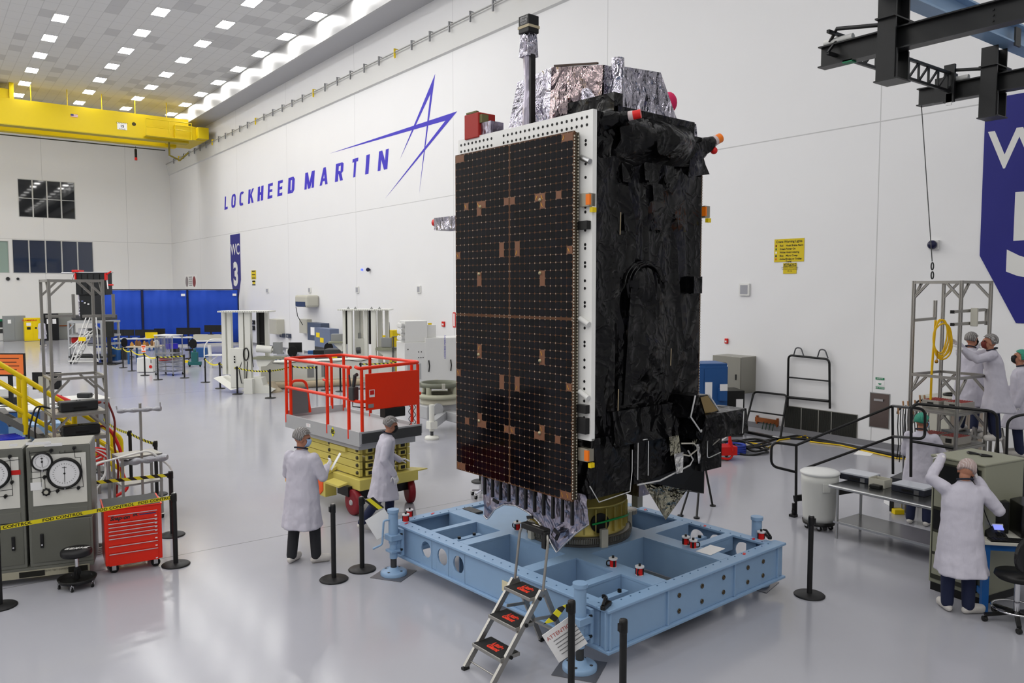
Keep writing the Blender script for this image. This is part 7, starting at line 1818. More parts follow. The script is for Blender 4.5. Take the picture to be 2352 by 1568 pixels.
t, h, k = wallbox('wall_cabinet', 'dark blue wall cabinet with a white paper left of the right column machine', 'cabinet', 706, 740, 737, 784, .5, mat('cab_slate', '4a5468', .45)); MB().bx(-.51, -.5, -h*.2, h*.5, -k*.4, k*.5).build('paper', M_paper, t)
t, h, k = wallbox('wire_locker', 'wire fronted locker with yellow labels beside the dark blue wall cabinet', 'locker', 722, 752, 758, 800, 1.1, mat('locker_blue', '66718a', .5), back=.6)
MB().bx(-1.1, -.6, -h, h, -t.location.z, -k).build('stand', M_dgrey, t)
for s in (0, 1): MB().bx(-1.11, -1.1, h*(.3-.5*s), h*(.75-.5*s), k*(.0-.5*s), k*(.5-.5*s)).build('yellow_label', M_yellow, t)
t, h, k = wallbox('electrical_cabinet', 'large grey steel wall cabinet behind the blue cabinet, right of the satellite', 'cabinet', 1637, 815, 1702, 905, .62, mat('cab_steel', '8f8d84', .35, .4))
MB().bx(-.635, -.62, -h*.95, h*.95, -k*.96, k*.96).build('door', MATS['cab_steel'], t); MB().bx(-.65, -.635, -h*.7, -h*.62, -k*.25, k*.05).build('handle', M_black, t)
MB().bx(-.64, -.635, .0, h*.75, k*.55, k*.65).build('name_strip', M_dgrey, t); MB().bx(-.642, -.635, -h*.1, h*.3, -k*.6, k*.5).build('paper', M_paper, t)
t, h, k = wallbox('wall_vent', 'wide dark louvred return vent low on the wall', 'vent', 1802, 930, 1968, 1008, .02, mat('vent_frame', '8b8a84', .5, .3), bev=0)
mb = MB(); n_ = 90
mb.bx(-.022, -.018, -h*.985, h*.985, -k*.95, k*.95); mb.build('backing', mat('vent_dark', '1c1d1b', .8), t)
mb = MB()
for i in range(n_): y = -h*.98+2*h*.98*i/n_; mb.bx(-.032, -.022, y, y+.008, -k*.93, k*.93)
mb.build('louvre', mat('vent_slat', '3c3d39', .5), t)
for y in (-.33, 0.02, .5): MB().bx(-.034, -.02, h*y-.012, h*y+.012, -k*.96, k*.96).build('mullion', MATS['vent_frame'], t)
t, h, k = wallbox('wall_panel', 'recessed stainless panel with a pull handle below the green signs', 'panel', 1998, 900, 2042, 986, .01, M_grey, bev=0)
MB().bx(-.014, -.008, -h*.93, h*.93, -k*.96, k*.96).build('door', mat('panel_brown', '6b605c', .25, .7), t); MB().bx(-.05, -.014, -h*.4, h*.5, k*.55, k*.66).build('handle', M_steel, t)
for (u0, v0, u1, v1, lb, s) in ((2011, 866, 2031, 873, 'upper green safety sign above the steel wall panel', 'SAFETY'), (2011, 887, 2031, 894, 'lower green safety sign above the steel wall panel', 'EYE WASH')):
    t, h, k = wallbox('wall_sign', lb, 'sign', u0, v0, u1, v1, .01, M_green, bev=0)
    mb = MB(); put_text(mb, s, .045, (-.012, 0, 0), X, Z); mb.build('lettering', M_paper, t)
t, h, k = wallbox('wall_sign', 'white pictogram plate between the two green safety signs', 'sign', 2012, 874, 2030, 886, .008, M_paper, bev=0)
MB().prism([(-.01, .04*math.cos(a), .035*math.sin(a)) for a in [PI+PI*i/10 for i in range(11)]], (-.003, 0, 0)).build('pictogram', M_green, t)
for (u, v, lb) in ((1667, 783, 'small red fire alarm box on the wall right of the satellite'), (1017, 744, 'small red fire alarm box on the wall left of the solar panel')):
    t, h, k = wallbox('fire_alarm', lb, 'alarm', u-3, v-6, u+3, v+6, .06, M_red); MB().bx(-.066, -.06, -h*.6, h*.6, -k*.5, k*.2).build('strobe', M_white, t)
t, h, k = wallbox('wall_sign', 'tall red and white fire extinguisher sign left of the solar panel', 'sign', 1040, 717, 1046, 752, .02, M_red, bev=0); MB().bx(-.024, -.02, -h*.5, h*.5, -k*.85, k*.85).build('white_strip', M_paper, t)
t = thing('fire_extinguisher', 'red fire extinguisher on the wall beside the solar panel', 'extinguisher', AX(1043, 826, XW-.12), 0)
MB().lathe([(.08, -.42), (.1, -.4), (.1, .12), (.06, .2), (.03, .22)], n=16).build('tank', M_red, t); MB().bx(-.04, .04, -.05, .12, .22, .3).tube([(0, .05, .25), (-.05, .2, .1), (-.02, .22, -.3)], .016, 6).build('hose', M_black, t); MB().lathe([(.102, -.2), (.102, .0)], n=16).build('label_band', M_paper, t)
p = AX(2141, 562, XW-.12); t = thing('camera_dome', 'dark camera dome on the wall left of the large banner', 'camera', p, 0)
MB().bx(.05, .118, -.1, .1, -.1, .1).build('bracket', M_white, t); MB().ball((0, 0, 0), .1, 14, 10).build('dome', mat('dome_navy', '15183a', .15), t)
p = AX(845, 619, XW-.12); t = thing('camera_dome', 'small distant dark camera dome on the wall below the emblem', 'camera', p, 0); MB().ball((0, 0, 0), .1, 12, 8).bx(.0, .118, -.03, .03, -.03, .03).build('dome', MATS['dome_navy'], t)
p = AX(831, 619, XW-.05); t = thing('signal_light', 'small glowing blue signal light on the wall beside the distant camera dome', 'light', p, 0); MB().ball((0, 0, 0), .06, 10, 8).bx(0, .048, -.02, .02, -.02, .02).build('lens', mat('lens_blue', (.1, .15, 1.0), .3, emit=2.5), t)
p1, p2 = AX(1735, 962, XW-.06), AX(1787, 972, XW-.06); t = thing('ground_bar', 'copper grounding bar with green wires low on the wall', 'bar', (XW-.06, (p1.y+p2.y)/2, p1.z), 0); h = (p1.y-p2.y)/2
MB().bx(-.02, .02, -h, h, -.06, .06).build('bar', M_copper, t); 
for s in (-1, 1): MB().bx(.0, .058, s*h*.9-.02, s*h*.9+.02, -.12, .1).build('standoff', M_copper, t)
for i in range(4): MB().tube([(-.03, h*(.2-.3*i), -.04), (-.06, h*(.3-.3*i), -.3), (-.1, h*(.5-.3*i), -.42)], .012, 5).build('ground_wire', mat('wire_dark_green', '24402f', .5), t)
# items standing at the wall, right of the satellite
a = G(1672, 998); t = thing('blue_cabinet', 'dark blue steel cabinet with yellow labels right of the satellite', 'cabinet', (15.6, 14.3, 0), 0)
F = Fr(t.location.copy(), 0); cz = 1.62
cc_ = AD(1672, 845, 19.6); t.location = (cc_.x, cc_.y, 0); t.rotation_euler.z = -YAW+.12
MB().bx(-1.3, 0, 0, .9, .06, 1.78).build('body', M_blue, t, bev=.008); MB().bx(-1.25, 0, .05, .85, 1.78, 1.85).build('top_rail', M_blue, t)
MB().bx(-.95, -.62, -.012, 0, .08, 1.72).bx(-.6, -.02, -.012, 0, .08, 1.72).build('door', M_blue, t)
MB().bx(-.58, -.4, -.016, -.012, 1.0, 1.4).build('paper', M_paper, t); MB().bx(-.25, -.06, -.14, -.012, .95, 1.25).build('label_holder', M_blue, t); MB().bx(-.25, -.06, -.145, -.13, 1.2, 1.36).build('paper', M_paper, t)
for x in (-.5, -.22): MB().bx(x-.06, x+.14, -.017, -.012, .57, .64).build('yellow_label', M_yellow, t)
for x in (-.44, -.3): MB().cyl((x, -.012, .78), (x, -.03, .78), .035, n=12).build('knob', M_steel, t)
cc_ = AD(1700, 905, 19.8); t = thing('black_rack', 'black rack cabinet with a taped paper right of the blue cabinet', 'cabinet', (cc_.x+.0, cc_.y, 0), -YAW+.1)
MB().bx(-.35, .12, 0, .7, .05, 1.16).build('body', M_black, t, bev=.01); MB().bx(-.1, .08, -.005, 0, .62, .95).build('paper', M_paper, t); MB().bx(-.12, -.05, -.006, 0, .38, .42).build('label', M_beige, t); MB().bx(-.33, .1, .02, .66, 0, .05).build('plinth', M_dgrey, t)
# leaning black frames
def leanframe(label, pts, cross, hooks=None):
    o = pts[0]; t = thing('rail_section', label, 'rail', (o.x, o.y, 0), 0); L = lambda p: Vector(p)-Vector((o.x, o.y, 0))
    MB().tube(fillet([L(p) for p in pts], .12, 5), .028, 8).build('frame', M_rail, t)
    for a, b, r in cross: MB().tube([L(a), L(b)], r, 8).build('cross_bar', M_rail, t)
    for hk in hooks or ():
        MB().tube(fillet([L(p) for p in hk], .06, 4), .018, 6).build('hook', mat('hook_grey', '55565a', .4, .4), t)
X1 = XW-.12
B_ = lambda u, v: AX(u, v, X1)
leanframe('tall black rail section with two top hooks leaning on the wall above the vent', [B_(1809, 935), B_(1811, 815), B_(1905, 825), B_(1906, 938)], [(B_(1811, 866), B_(1905, 875), .02), (B_(1810, 912), B_(1904, 921), .035)], [[B_(1822, 818), B_(1828, 798), B_(1840, 799), B_(1847, 820)], [B_(1877, 822), B_(1883, 802), B_(1895, 803), B_(1902, 823)]])
X2 = XW-.5
C_ = lambda u, v, x=X2: AX(u, v, x)
leanframe('lower black rail section leaning on the wall left of the vent', [G(1709, 990), AX(1732, 899, XW-.1), AX(1808, 907, XW-.1), G(1792, 1007)], [(C_(1720, 943), C_(1800, 954), .02)])
t = thing('floor_bar', 'black flat bar lying at the foot of the lower leaning rail section', 'bar', (0, 0, 0)); a, b = G(1708, 990, .03), G(1796, 1008, .03)
MB().beam(a, b, .1, .06).build('bar', M_black, t); MB().beam(a.lerp(b, .75)+Vector((-.03, -.05, .03)), a.lerp(b, .9)+Vector((-.03, -.05, .03)), .06, .01).build('label', M_paper, t)
# red wheeled cart
q = G(1650, 1052); t = thing('wheeled_cart', 'red tubular wheeled cart right of the satellite base', 'cart', (q.x, q.y, 0), -.5)
MB().tube(fillet([(-.3, 0, .15), (-.3, 0, .95), (.25, 0, .95), (.25, 0, .15)], .1), .03, 8).build('frame', M_red, t)
MB().bx(-.35, .3, -.3, .1, .12, .3).build('platform', M_red, t); MB().tube(fillet([(.25, 0, .9), (.1, -.3, .6), (.2, -.3, .2)], .1), .028, 8).build('brace', M_red, t); MB().tube(fillet([(-.2, -.28, .1), (.15, -.3, .02), (.3, -.2, .3)], .1), .025, 8).build('skid_loop', M_red, t)
MB().tube([(0, -.1, .85), (.1, -.2, .5), (-.1, -.25, .4)], .02, 6).build('hose', M_white, t); caster(t, -.3, -.1, .09); caster(t, .22, .1, .09)
# cables on the floor
M_cab = M_black
def floor_cable(pts, r, m, label):
    P = [G(u, v, r) for u, v in pts]; out = []
    for a, b in zip(P[:-1], P[1:]): out += [a.lerp(b, i/4) for i in range(4)]
    out.append(P[-1]); return tag(MB().tube(out, r, 6).build('floor_cable', m), label, 'cable', None)
floor_cable([(1716, 1028), (1745, 1020), (1790, 1004), (1850, 1008), (1930, 1020), (2000, 1034), (2060, 1046), (2130, 1062)], .03, M_cab, 'thick black cable lying along the wall below the vent')
floor_cable([(1716, 1014), (1760, 1011), (1830, 1000), (1880, 1008), (1960, 1024), (2040, 1040), (2120, 1058)], .025, M_cab, 'second black cable lying along the wall, nearer the wall')
floor_cable([(1672, 1020), (1700, 1013), (1740, 1019), (1766, 1028), (1790, 1010), (1838, 1004), (1850, 1000), (1862, 1014), (1930, 1022), (1990, 1036), (2060, 1052), (2090, 1054)], .018, mat('cable_yellow', 'd9b414', .5), 'yellow cable running along the wall over the black cables')
pile = thing('cable_pile', 'heap of black cables on the floor left of the leaning rail section', 'cable', G(1710, 1030), 0); pile.location.z = 0
for i in range(7):
    cx, cy_, rr = random.uniform(-.6, .5), random.uniform(-.5, .35), random.uniform(.25, .5)
    MB().tube([(cx+rr*math.cos(a), cy_+rr*.8*math.sin(a), .03+.02*i+.02*math.sin(3*a)) for a in [2*PI*k/22 for k in range(22)]], .025, 6, True).build('loop', M_cab, pile)
q = G(1690, 1040); cc2 = thing('cable_coil', 'blue cable coil on the floor beside the red cart', 'cable', (q.x, q.y, 0), 0)
for i in range(4): MB().tube([(.2*math.cos(a), .2*math.sin(a), .03+.05*i) for a in [2*PI*k/20 for k in range(20)]], .03, 6, True).build('loop', mat('cable_blue', '2b3f9c', .5), cc2)
q = G(1985, 1041); tag(MB().box((0, 0, .003), (.5, .35, .004), .3).build('floor_notice', M_paper, loc=(q.x, q.y, 0)), 'white notice taped on the floor in front of the wall', 'notice')
# tripod seen behind the right of the satellite
q = G(1610, 1150); t = thing('tripod', 'black tripod standing behind the platform at the right of the satellite', 'tripod', (q.x, q.y, 0), 0); F = Fr(t.location.copy(), 0)
for (u, v) in ((1637, 1162), (1600, 1190), (1563, 1185)):
    g_ = F.inv(G(u, v)); MB().tube([g_, g_*.45+Vector((0, 0, .5)), (0, 0, .98)], .018, 8).cyl(g_, g_+Vector((0, 0, .02)), .05, n=10).build('leg', M_black, t)
MB().cyl((0, 0, .9), (0, 0, 1.15), .05).build('head', M_black, t)

# ------------------------------------------------------------------ black hoist rails at the upper right
M_bs = mat('steel_black', '1c1d1e', .38)
def hbeam(mb, x, y0, y1, zb_, h=.31, w=.2):
    mb.bx(x-w/2, x+w/2, y0, y1, zb_, zb_+.02); mb.bx(x-w/2, x+w/2, y0, y1, zb_+h-.02, zb_+h); mb.bx(x-.012, x+.012, y0, y1, zb_+.02, zb_+h-.02); return mb
ho = thing('hoist_rails', 'black steel hoist rails hanging at the upper right with a trolley truss', 'hoist', (0, 0, ZC))
HB, Hx1, Hx2, Hy = 7.0, 11.1, 14.8, 7.0
def Q(*p): return p
zo = -ZC
hbeam(MB(), Hx1, -6, Hy, HB+zo).build('rail_beam', M_bs, ho); hbeam(MB(), Hx2, -6, Hy+.35, HB+zo).build('rail_beam', M_bs, ho)
for x in (Hx1, Hx2):
    mb = MB()
    for i in range(7):
        for j in range(3): mb.cyl((x-.03, 4.6-i*.45, HB+zo+.08+.07*j), (x-.012, 4.6-i*.45, HB+zo+.08+.07*j), .014, n=6)
    mb.build('bolt', M_black, ho)
for (x, y, top) in ((Hx1, 5.9, ZC), (Hx2, 6.1, 7.75)):
    mb = MB().bx(x-.19, x-.16, y-.13, y+.13, HB+zo-.4, top+zo).bx(x+.16, x+.19, y-.13, y+.13, HB+zo-.1, top+zo).bx(x-.16, x+.16, y-.01, y+.01, HB+zo-.1, top+zo); mb.build('hanger', M_bs, ho)
    mb = MB().bx(x-.19, x+.19, y-.17, y+.17, HB+zo-.42, HB+zo-.4).bx(x-.17, x-.14, y-.15, y+.15, HB+zo-.4, HB+zo).bx(x+.14, x+.17, y-.15, y+.15, HB+zo-.4, HB+zo); mb.build('bracket', M_bs, ho)
    MB().bx(x-.25, x+.35, y-.14, y+.14, HB+zo+.42, HB+zo+.44).build('stop_plate', M_bs, ho)
tr = MB(); ty_ = 6.75
for z in (HB+zo+.45, HB+zo+.14): tr.beam((Hx1-.25, ty_, z), (Hx2+.1, ty_, z), .045)
n_ = 12
for i in range(n_):
    xa = Hx1-.25+(Hx2-Hx1+.35)*i/n_; xb2 = Hx1-.25+(Hx2-Hx1+.35)*(i+1)/n_
    tr.beam((xa, ty_, HB+zo+.14), (xb2, ty_, HB+zo+.45), .03); tr.beam((xb2, ty_, HB+zo+.14), (xb2, ty_, HB+zo+.45), .03)
tr.build('trolley_truss', M_bs, ho)
mb = MB().bx(Hx2-.16, Hx2-.1, ty_-.08, ty_+.1, HB+zo-.05, HB+zo+.6).bx(Hx2-.16, Hx2-.13, ty_+.1, ty_+.25, HB+zo-.02, HB+zo+.4); mb.build('end_truck', M_bs, ho)
MB().bx(Hx2-.16, Hx2-.14, ty_-.05, ty_+.05, HB+zo-.1, HB+zo+.1).build('tag', M_paper, ho)
for x in (Hx1, Hx2): MB().tube([(x, Hy-.1, HB+zo+.32), (x-.1, Hy-.3, HB+zo+.5), (x, Hy-.9, HB+zo+.42), (x, Hy-1.1, HB+zo+.33)], .03, 6).build('end_stop', M_bs, ho); MB().cyl((x, Hy-.05, HB+zo+.36), (x, Hy-.5, HB+zo+.36), .05, n=12).build('buffer', M_white, ho)
MB().bx(Hx1-.1, Hx1+.02, Hy-.55, Hy-.4, HB+zo-.02, HB+zo+.02).build('green_tape', M_green, ho)
bb_ = thing('blue_beam', 'light blue steel cross beam above the black hoist rails', 'beam', (11, 5.9, ZC))
mb = MB(); zz = 7.75-ZC
mb.bx(-6, 6.8, -.14, .14, zz, zz+.03).bx(-6, 6.8, -.14, .14, zz+.32, zz+.35).bx(-6, 6.8, -.012, .012, zz+.03, zz+.32); mb.build('beam', M_lblue, bb_)
MB().bx(Hx2-11-.1, Hx2-11+.1, -.16, -.13, zz-.05, zz+.25).build('clip_plate', M_dgrey, bb_)
hk = thing('hoist_cable', 'thin hanging hoist cable with two chain links above the right aluminium tower', 'cable', (0, 0, 0))
a, b = Vector((Hx2, Hy+.3, HB)), AD(2141, 600, 13.2); MB().tube([a, b], .008, 6).build('wire', M_dgrey, hk)
for v in (611, 632):
    c = AD(2141.5, v, 13.2); MB().tube([c+RGT*.02*math.cos(x)+Vector((0, 0, .06*math.sin(x))) for x in [2*PI*i/14 for i in range(14)]], .011, 6, True).build('link', M_dgrey, hk)

# ------------------------------------------------------------------ yellow bridge crane
M_cy = mat('crane_yellow', 'd3b900', .42)
cr = thing('bridge_crane', 'yellow overhead bridge crane spanning the far end of the hall', 'crane', (0, 60, 14.0))
MB().bx(-19, 16.2, 0, .7, .05, 1.68).build('girder', M_cy, cr); MB().bx(-19, 16.0, 2.6, 3.3, .05, 1.68).build('girder', M_cy, cr)
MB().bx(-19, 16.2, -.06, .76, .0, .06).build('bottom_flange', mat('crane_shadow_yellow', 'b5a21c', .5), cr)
MB().bx(15.2, 17.3, -.3, 3.7, .25, 1.2).build('end_truck', M_cy, cr, bev=.03); MB().bx(16.6, 17.35, -.9, -.1, .3, 1.1).build('drive_box', M_cy, cr, bev=.03)
MB().bx(13.2, 16.2, -.75, -.02, .15, .2).build('walkway', M_cy, cr)
for x in (13.2, 14.7, 16.2): MB().cyl((x, -.73, .2), (x, -.73, 1.3), .03, n=8).build('walkway_post', M_cy, cr)
MB().cyl((13.2, -.73, 1.3), (16.2, -.73, 1.3), .03, n=8).cyl((13.2, -.73, .75), (16.2, -.73, .75), .025, n=8).build('walkway_rail', M_cy, cr)
for i in range(16): MB().cyl((-16+2.05*i, .05, 1.6), (-16+2.05*i, .05, 2.75), .03, n=8).build('rail_post', M_cy, cr)
MB().cyl((-17, .05, 2.75), (16.2, .05, 2.75), .035, n=8).build('hand_rail', mat('galvanised', 'a9aaa6', .4, .6), cr)
MB().bx(-17, 15.4, 3.35, 3.45, -.12, -.06).build('festoon_track', mat('track_dark', '33362a', .5), cr)
mb = MB()
for x in (4.3, 12.6): mb.cyl((x, -.005, .95), (x, .001, .95), .13, n=16)
mb.build('round_hole', mat('hole_brown', '3a3208', .6), cr)
p0_ = AY(162, 272-10, 60); p1_ = AY(179, 266, 60)
q0, q1 = AY(269, 281, 59.99), AY(292, 299, 59.99)
sg = MB().bx(q0.x, q1.x, -.02, -.005, q1.z-14.0, q0.z-14.0).build('capacity_sign', M_paper, cr); cx, cz_ = (q0.x+q1.x)/2, (q0.z+q1.z)/2-14.0
mb = MB(); put_text(mb, 'CAPACITY', .16, (cx, -.022, cz_+.2), (1, 0, 0), (0, 0, 1)); put_text(mb, '15', .24, (cx, -.022, cz_), (1, 0, 0), (0, 0, 1), bold=.01); put_text(mb, 'TONS', .16, (cx, -.022, cz_-.2), (1, 0, 0), (0, 0, 1)); mb.build('sign_lettering', M_ink, sg)
q0, q1 = AY(162, 261, 59.99), AY(179, 270, 59.99); x0, x1, z0, z1 = q0.x, q1.x, q1.z-14, q0.z-14
fl = MB()
for i in range(7): fl.m = i % 2; fl.bx(x0, x1, -.015, -.005, z0+(z1-z0)*i/7, z0+(z1-z0)*(i+1)/7)
fl.m = 2; fl.bx(x0, x0+(x1-x0)*.42, -.02, -.004, z0+(z1-z0)*3/7, z1); fl.build('flag_decal', [mat('flag_red', 'a83440', .5), M_paper, mat('flag_blue', '2c3270', .5)], cr)
q = AY(312, 352, 63.4); pd = MB().cyl((q.x, 3.4, 0.0), (q.x, 3.4, q.z-14+.3), .015, n=6).cyl((q.x, 3.4, q.z-14+.3), (q.x, 3.4, q.z-14-.5), .09, n=8); pd.build('pendant', M_black, cr); MB().cyl((q.x, 3.4, q.z-14-.3), (q.x, 3.4, q.z-14-.5), .095, n=8).build('pendant_band', M_red, cr)
q = AY(12, 215, 61.5); MB().bx(q.x-1.6, q.x+.1, .2, 3.0, 1.7, 2.3).build('trolley', M_cy, cr, bev=.03); MB().cyl((q.x-1.0, .2, 2.4), (q.x-1.0, 2.8, 2.4), .5, n=20).build('hoist_drum', M_dgrey, cr); MB().bx(q.x+.1, q.x+.35, .1, .5, 1.7, 2.9).build('trolley_bracket', M_cy, cr)
MB().tube([(14.9, .2, .2), (14.9, .2, -.9), (15.6, .2, -1.2), (16.2, .2, -.6)], .07, 6).build('conductor_arm', mat('arm_olive', '6f6420', .5), cr)
# ------------------------------------------------------------------ blue curtains and what stands before them
YC = 53.4
ua = AY(215, 666, YC).x; ub = AY(548, 666, YC).x; M_cur = mat('curtain_blue', '1741a8', .75)
div = [215, 327, 431, 548]
lbs = ('left one of three blue curtain panels, behind the left tower', 'middle one of three blue curtain panels, above the far monitors', 'right one of three blue curtain panels, by the small banner')
for i in range(3):
    x0, x1 = AY(div[i], 700, YC).x+.06, AY(div[i+1], 700, YC).x-.06
    t = thing('curtain', lbs[i], 'curtain', ((x0+x1)/2, YC, 0), 0, 'blue curtain panels'); w = (x1-x0)/2; n = 60
    vs = []
    for j, z in enumerate((.12, 1.2, 2.4, 3.58)):
        for k in range(n+1):
            s = k/n; vs.append((-w+2*w*s, .02*math.sin(s*9+i)+.012*math.sin(s*31+j*.4), z))
    mb = MB(); mb._add(vs, [(j*(n+1)+k, j*(n+1)+k+1, (j+1)*(n+1)+k+1, (j+1)*(n+1)+k) for j in range(3) for k in range(n)], True)
    fb = mb.build('fabric', M_cur, t); md = fb.modifiers.new('thick', 'SOLIDIFY'); md.thickness = .01
    MB().cyl((-w-.05, 0, 3.62), (w+.05, 0, 3.62), .03, n=8).build('top_bar', M_black, t)
    for s in (-1, 1): MB().cyl((s*(w+.04), 0, 0), (s*(w+.04), 0, 3.62), .045, n=8).build('pole', mat('pole_navy', '12183a', .5), t)
    if i: MB().bx(w-.35, w-.1, -.09, -.08, 3.2, 3.35).build('label', M_paper, t)
def atD(u, v):      # ground point under image position (u, v)
    return G(u, v)
def box_thing(name, label, cat, u0, u1, vtop, vbot, dep, m, group=None, part='body', rz=None, bev=.01):
    g = G((u0+u1)/2, vbot); D = (g-CAM).dot(FWD); w = (u1-u0)/FPX*D/2; h = (vbot-vtop)/FPX*D
    t = thing(name, label, cat, (g.x, g.y, 0), -YAW if rz is None else rz, group); b = MB().bx(-w, w, 0, dep, .02, h).build(part, m, t, bev=bev)
    return t, w, h
t, w, h = box_thing('steel_cabinet', 'grey two door steel cabinet against the far end wall', 'cabinet', 13, 57, 725, 783, .6, M_grey, rz=0)
for s in (-1, 1): MB().bx(min(s*.01, s*w*.97), max(s*.01, s*w*.97), -.015, 0, .1, h-.04).build('door', mat('cab_door', '868a8b', .45), t)
MB().bx(-w*.6, -w*.3, -.02, -.015, h*.7, h*.85).build('paper', M_paper, t)
t, w, h = box_thing('safety_cabinet', 'yellow flammables cabinet with labels against the far end wall', 'cabinet', 60, 93, 730, 783, .6, M_yellow, rz=0)
for s in (-1, 1): MB().bx(min(s*.01, s*w*.97), max(s*.01, s*w*.97), -.015, 0, .1, h-.04).build('door', M_yellow, t)
mb = MB(); put_text(mb, 'FLAMMABLE', .16, (-w*.35, -.02, h*.9), (1, 0, 0), (0, 0, 1), bold=.004); mb.build('lettering', M_red, t)
MB().bx(-w*.75, -w*.2, -.02, -.015, h*.66, h*.8).build('paper', M_paper, t); MB().bx(-w*.7, -w*.25, -.02, -.015, h*.5, h*.62).bx(w*.25, w*.5, -.02, -.015, h*.53, h*.6).build('label', M_ink, t)
t, w, h = box_thing('dark_machine', 'dark machine cut by the left edge against the far end wall', 'machine', -20, 9, 733, 783, .8, M_dgrey, rz=0); MB().bx(-w, w, -.02, 0, h*.55, h*.62).bx(-w, w, -.02, 0, .02, h*.35).build('white_band', M_white, t)
MB().bx(w*.2, w*.9, -.05, 0, h*.9, h*1.0).build('green_label', M_green, t)
t, w, h = box_thing('black_rack', 'black rack cabinet with two papers behind the silver shelf cart', 'cabinet', 101, 134, 720, 782, .8, M_black, rz=0)
for x in (-.45, .25): MB().bx(w*x, w*x+w*.45, -.015, 0, h*.62, h*.8).build('paper', M_paper, t)
t, w, h = box_thing('equipment_crate', 'grey silver crate behind the silver shelf cart', 'crate', 138, 172, 719, 779, .8, mat('crate_silver', '8f9089', .4, .4), rz=0)
MB().bx(-w*.9, w*.9, -.02, 0, h*.5, h*.55).build('band', M_copper, t)
# silver shelf cart
g = G(185, 832); D = (g-CAM).dot(FWD); sc_ = D/FPX
t = thing('shelf_cart', 'large silver shelf cart under the distant black satellite', 'cart', (g.x, g.y, 0), -YAW-.1); M_sv = mat('cart_silver', 'a4a6a8', .4, .4)
w = 57*sc_; 
for (x, y) in ((-w*1.0, 1.3), (-w*.45, 0), (w*.95, 0), (w*.9, 1.5)): MB().beam((x, y, .15), (x, y, 92*sc_), .09).build('post', M_sv, t)
for z in (10, 38, 58, 90): MB().prism([(-w*1.05, 1.3, z*sc_), (-w*.48, -.05, z*sc_), (w, -.05, z*sc_), (w*.95, 1.6, z*sc_)], (0, 0, .1)).build('shelf', M_sv if z != 10 else M_dgrey, t)
for (x0, x1) in ((-w*.45, -w*.2), (w*.95, w*.6)): MB().beam((x0, 0, 74*sc_), (x1, 0, 89*sc_), .06).build('brace', M_sv, t)
for (x, y) in ((-w, 1.2), (-w*.4, .1), (w*.9, .1)): caster(t, x, y, .12)
for i, (x, z, m_, lb) in enumerate(((-.3, 39.5, M_red, 'red box on the lower shelf of the silver shelf cart'), (.0, 60, mat('pack_white', 'c8c8cc', .5), 'white pack on the middle shelf of the silver shelf cart'), (.45, 60, M_dgrey, 'dark box on the middle shelf of the silver shelf cart'), (.3, 39.5, mat('pack_lilac', 'a6a8c0', .5), 'pale folded sheet on the lower shelf of the silver shelf cart'))):
    F = Fr((g.x, g.y, 0), -YAW-.1); q = F.W((w*x, .5, z*sc_+.09)); tag(MB().bx(-.26, .26, -.25, .25, 0, .28).build('storage_box', m_, loc=q, bev=.03), lb, 'box').rotation_euler.z = -YAW-.1
# distant second satellite on it
q = AD(189, 727, D+.9); q.z = 91*sc_+.1; t = thing('satellite', 'distant smaller black satellite with red covers above the blue curtain', 'satellite', q, -YAW)
H2 = (727-616)*sc_; px = lambda u, v: ((u-189)*sc_, (727-v)*sc_)
def pbox(u0, u1, v0, v1, y0, y1, nm, m): a, b = px(u0, v1), px(u1, v0); return MB().bx(a[0], b[0], y0, y1, a[1], b[1]).build(nm, m, t, bev=.02)
pbox(176, 246, 616, 668, 0, .7, 'bus', mat('sat_black', '16191a', .5)); pbox(181, 212, 668, 735, .1, 1.1, 'bus', MATS['sat_black'])
pbox(178, 181, 666, 722, .1, .7, 'blanket', M_foil); pbox(178, 250, 614.5, 617, -.05, .7, 'top_plate', M_sv); pbox(176, 179, 618, 634, -.1, .1, 'red_cover', M_red); pbox(246, 250, 618, 634, -.1, .1, 'red_cover', M_red); pbox(170, 185, 610, 615, -.1, .5, 'red_cover', M_red)
for (a, b, m_) in (((176, 617), (147, 617), M_steel), ((172, 620), (168, 640), M_steel), ((250, 634), (254, 654), M_steel), ((250, 645), (266, 645), M_red), ((250, 620), (262, 614), M_red)):
    p_, q_ = px(*a), px(*b); MB().tube([(p_[0], 0, p_[1]), (q_[0], -.1, q_[1])], .04, 6).build('boom', m_, t)
for (u, v) in ((188, 638), (190, 683), (196, 687), (204, 690), (197, 655)): pbox(u-2, u+2, v-1.5, v+1.5, -.02, .05, 'patch', M_paper if u != 190 else mat('patch_lilac', '7c86b8', .5))
mb = MB()
for i in range(1, 5): p_, q_ = px(176+i*14, 666), px(176+i*14, 620); mb.bx(p_[0]-.02, p_[0]+.02, -.03, 0, p_[1], q_[1])
mb.build('panel_rib', mat('rib_dark', '0c0e0d', .6), t)
mb = MB(); p_ = px(215, 727); mb.bx(p_[0]-1.2, p_[0]+.7, .1, 1.1, -.02, .25); mb.build('base_fixture', M_dgrey, t, bev=.05)
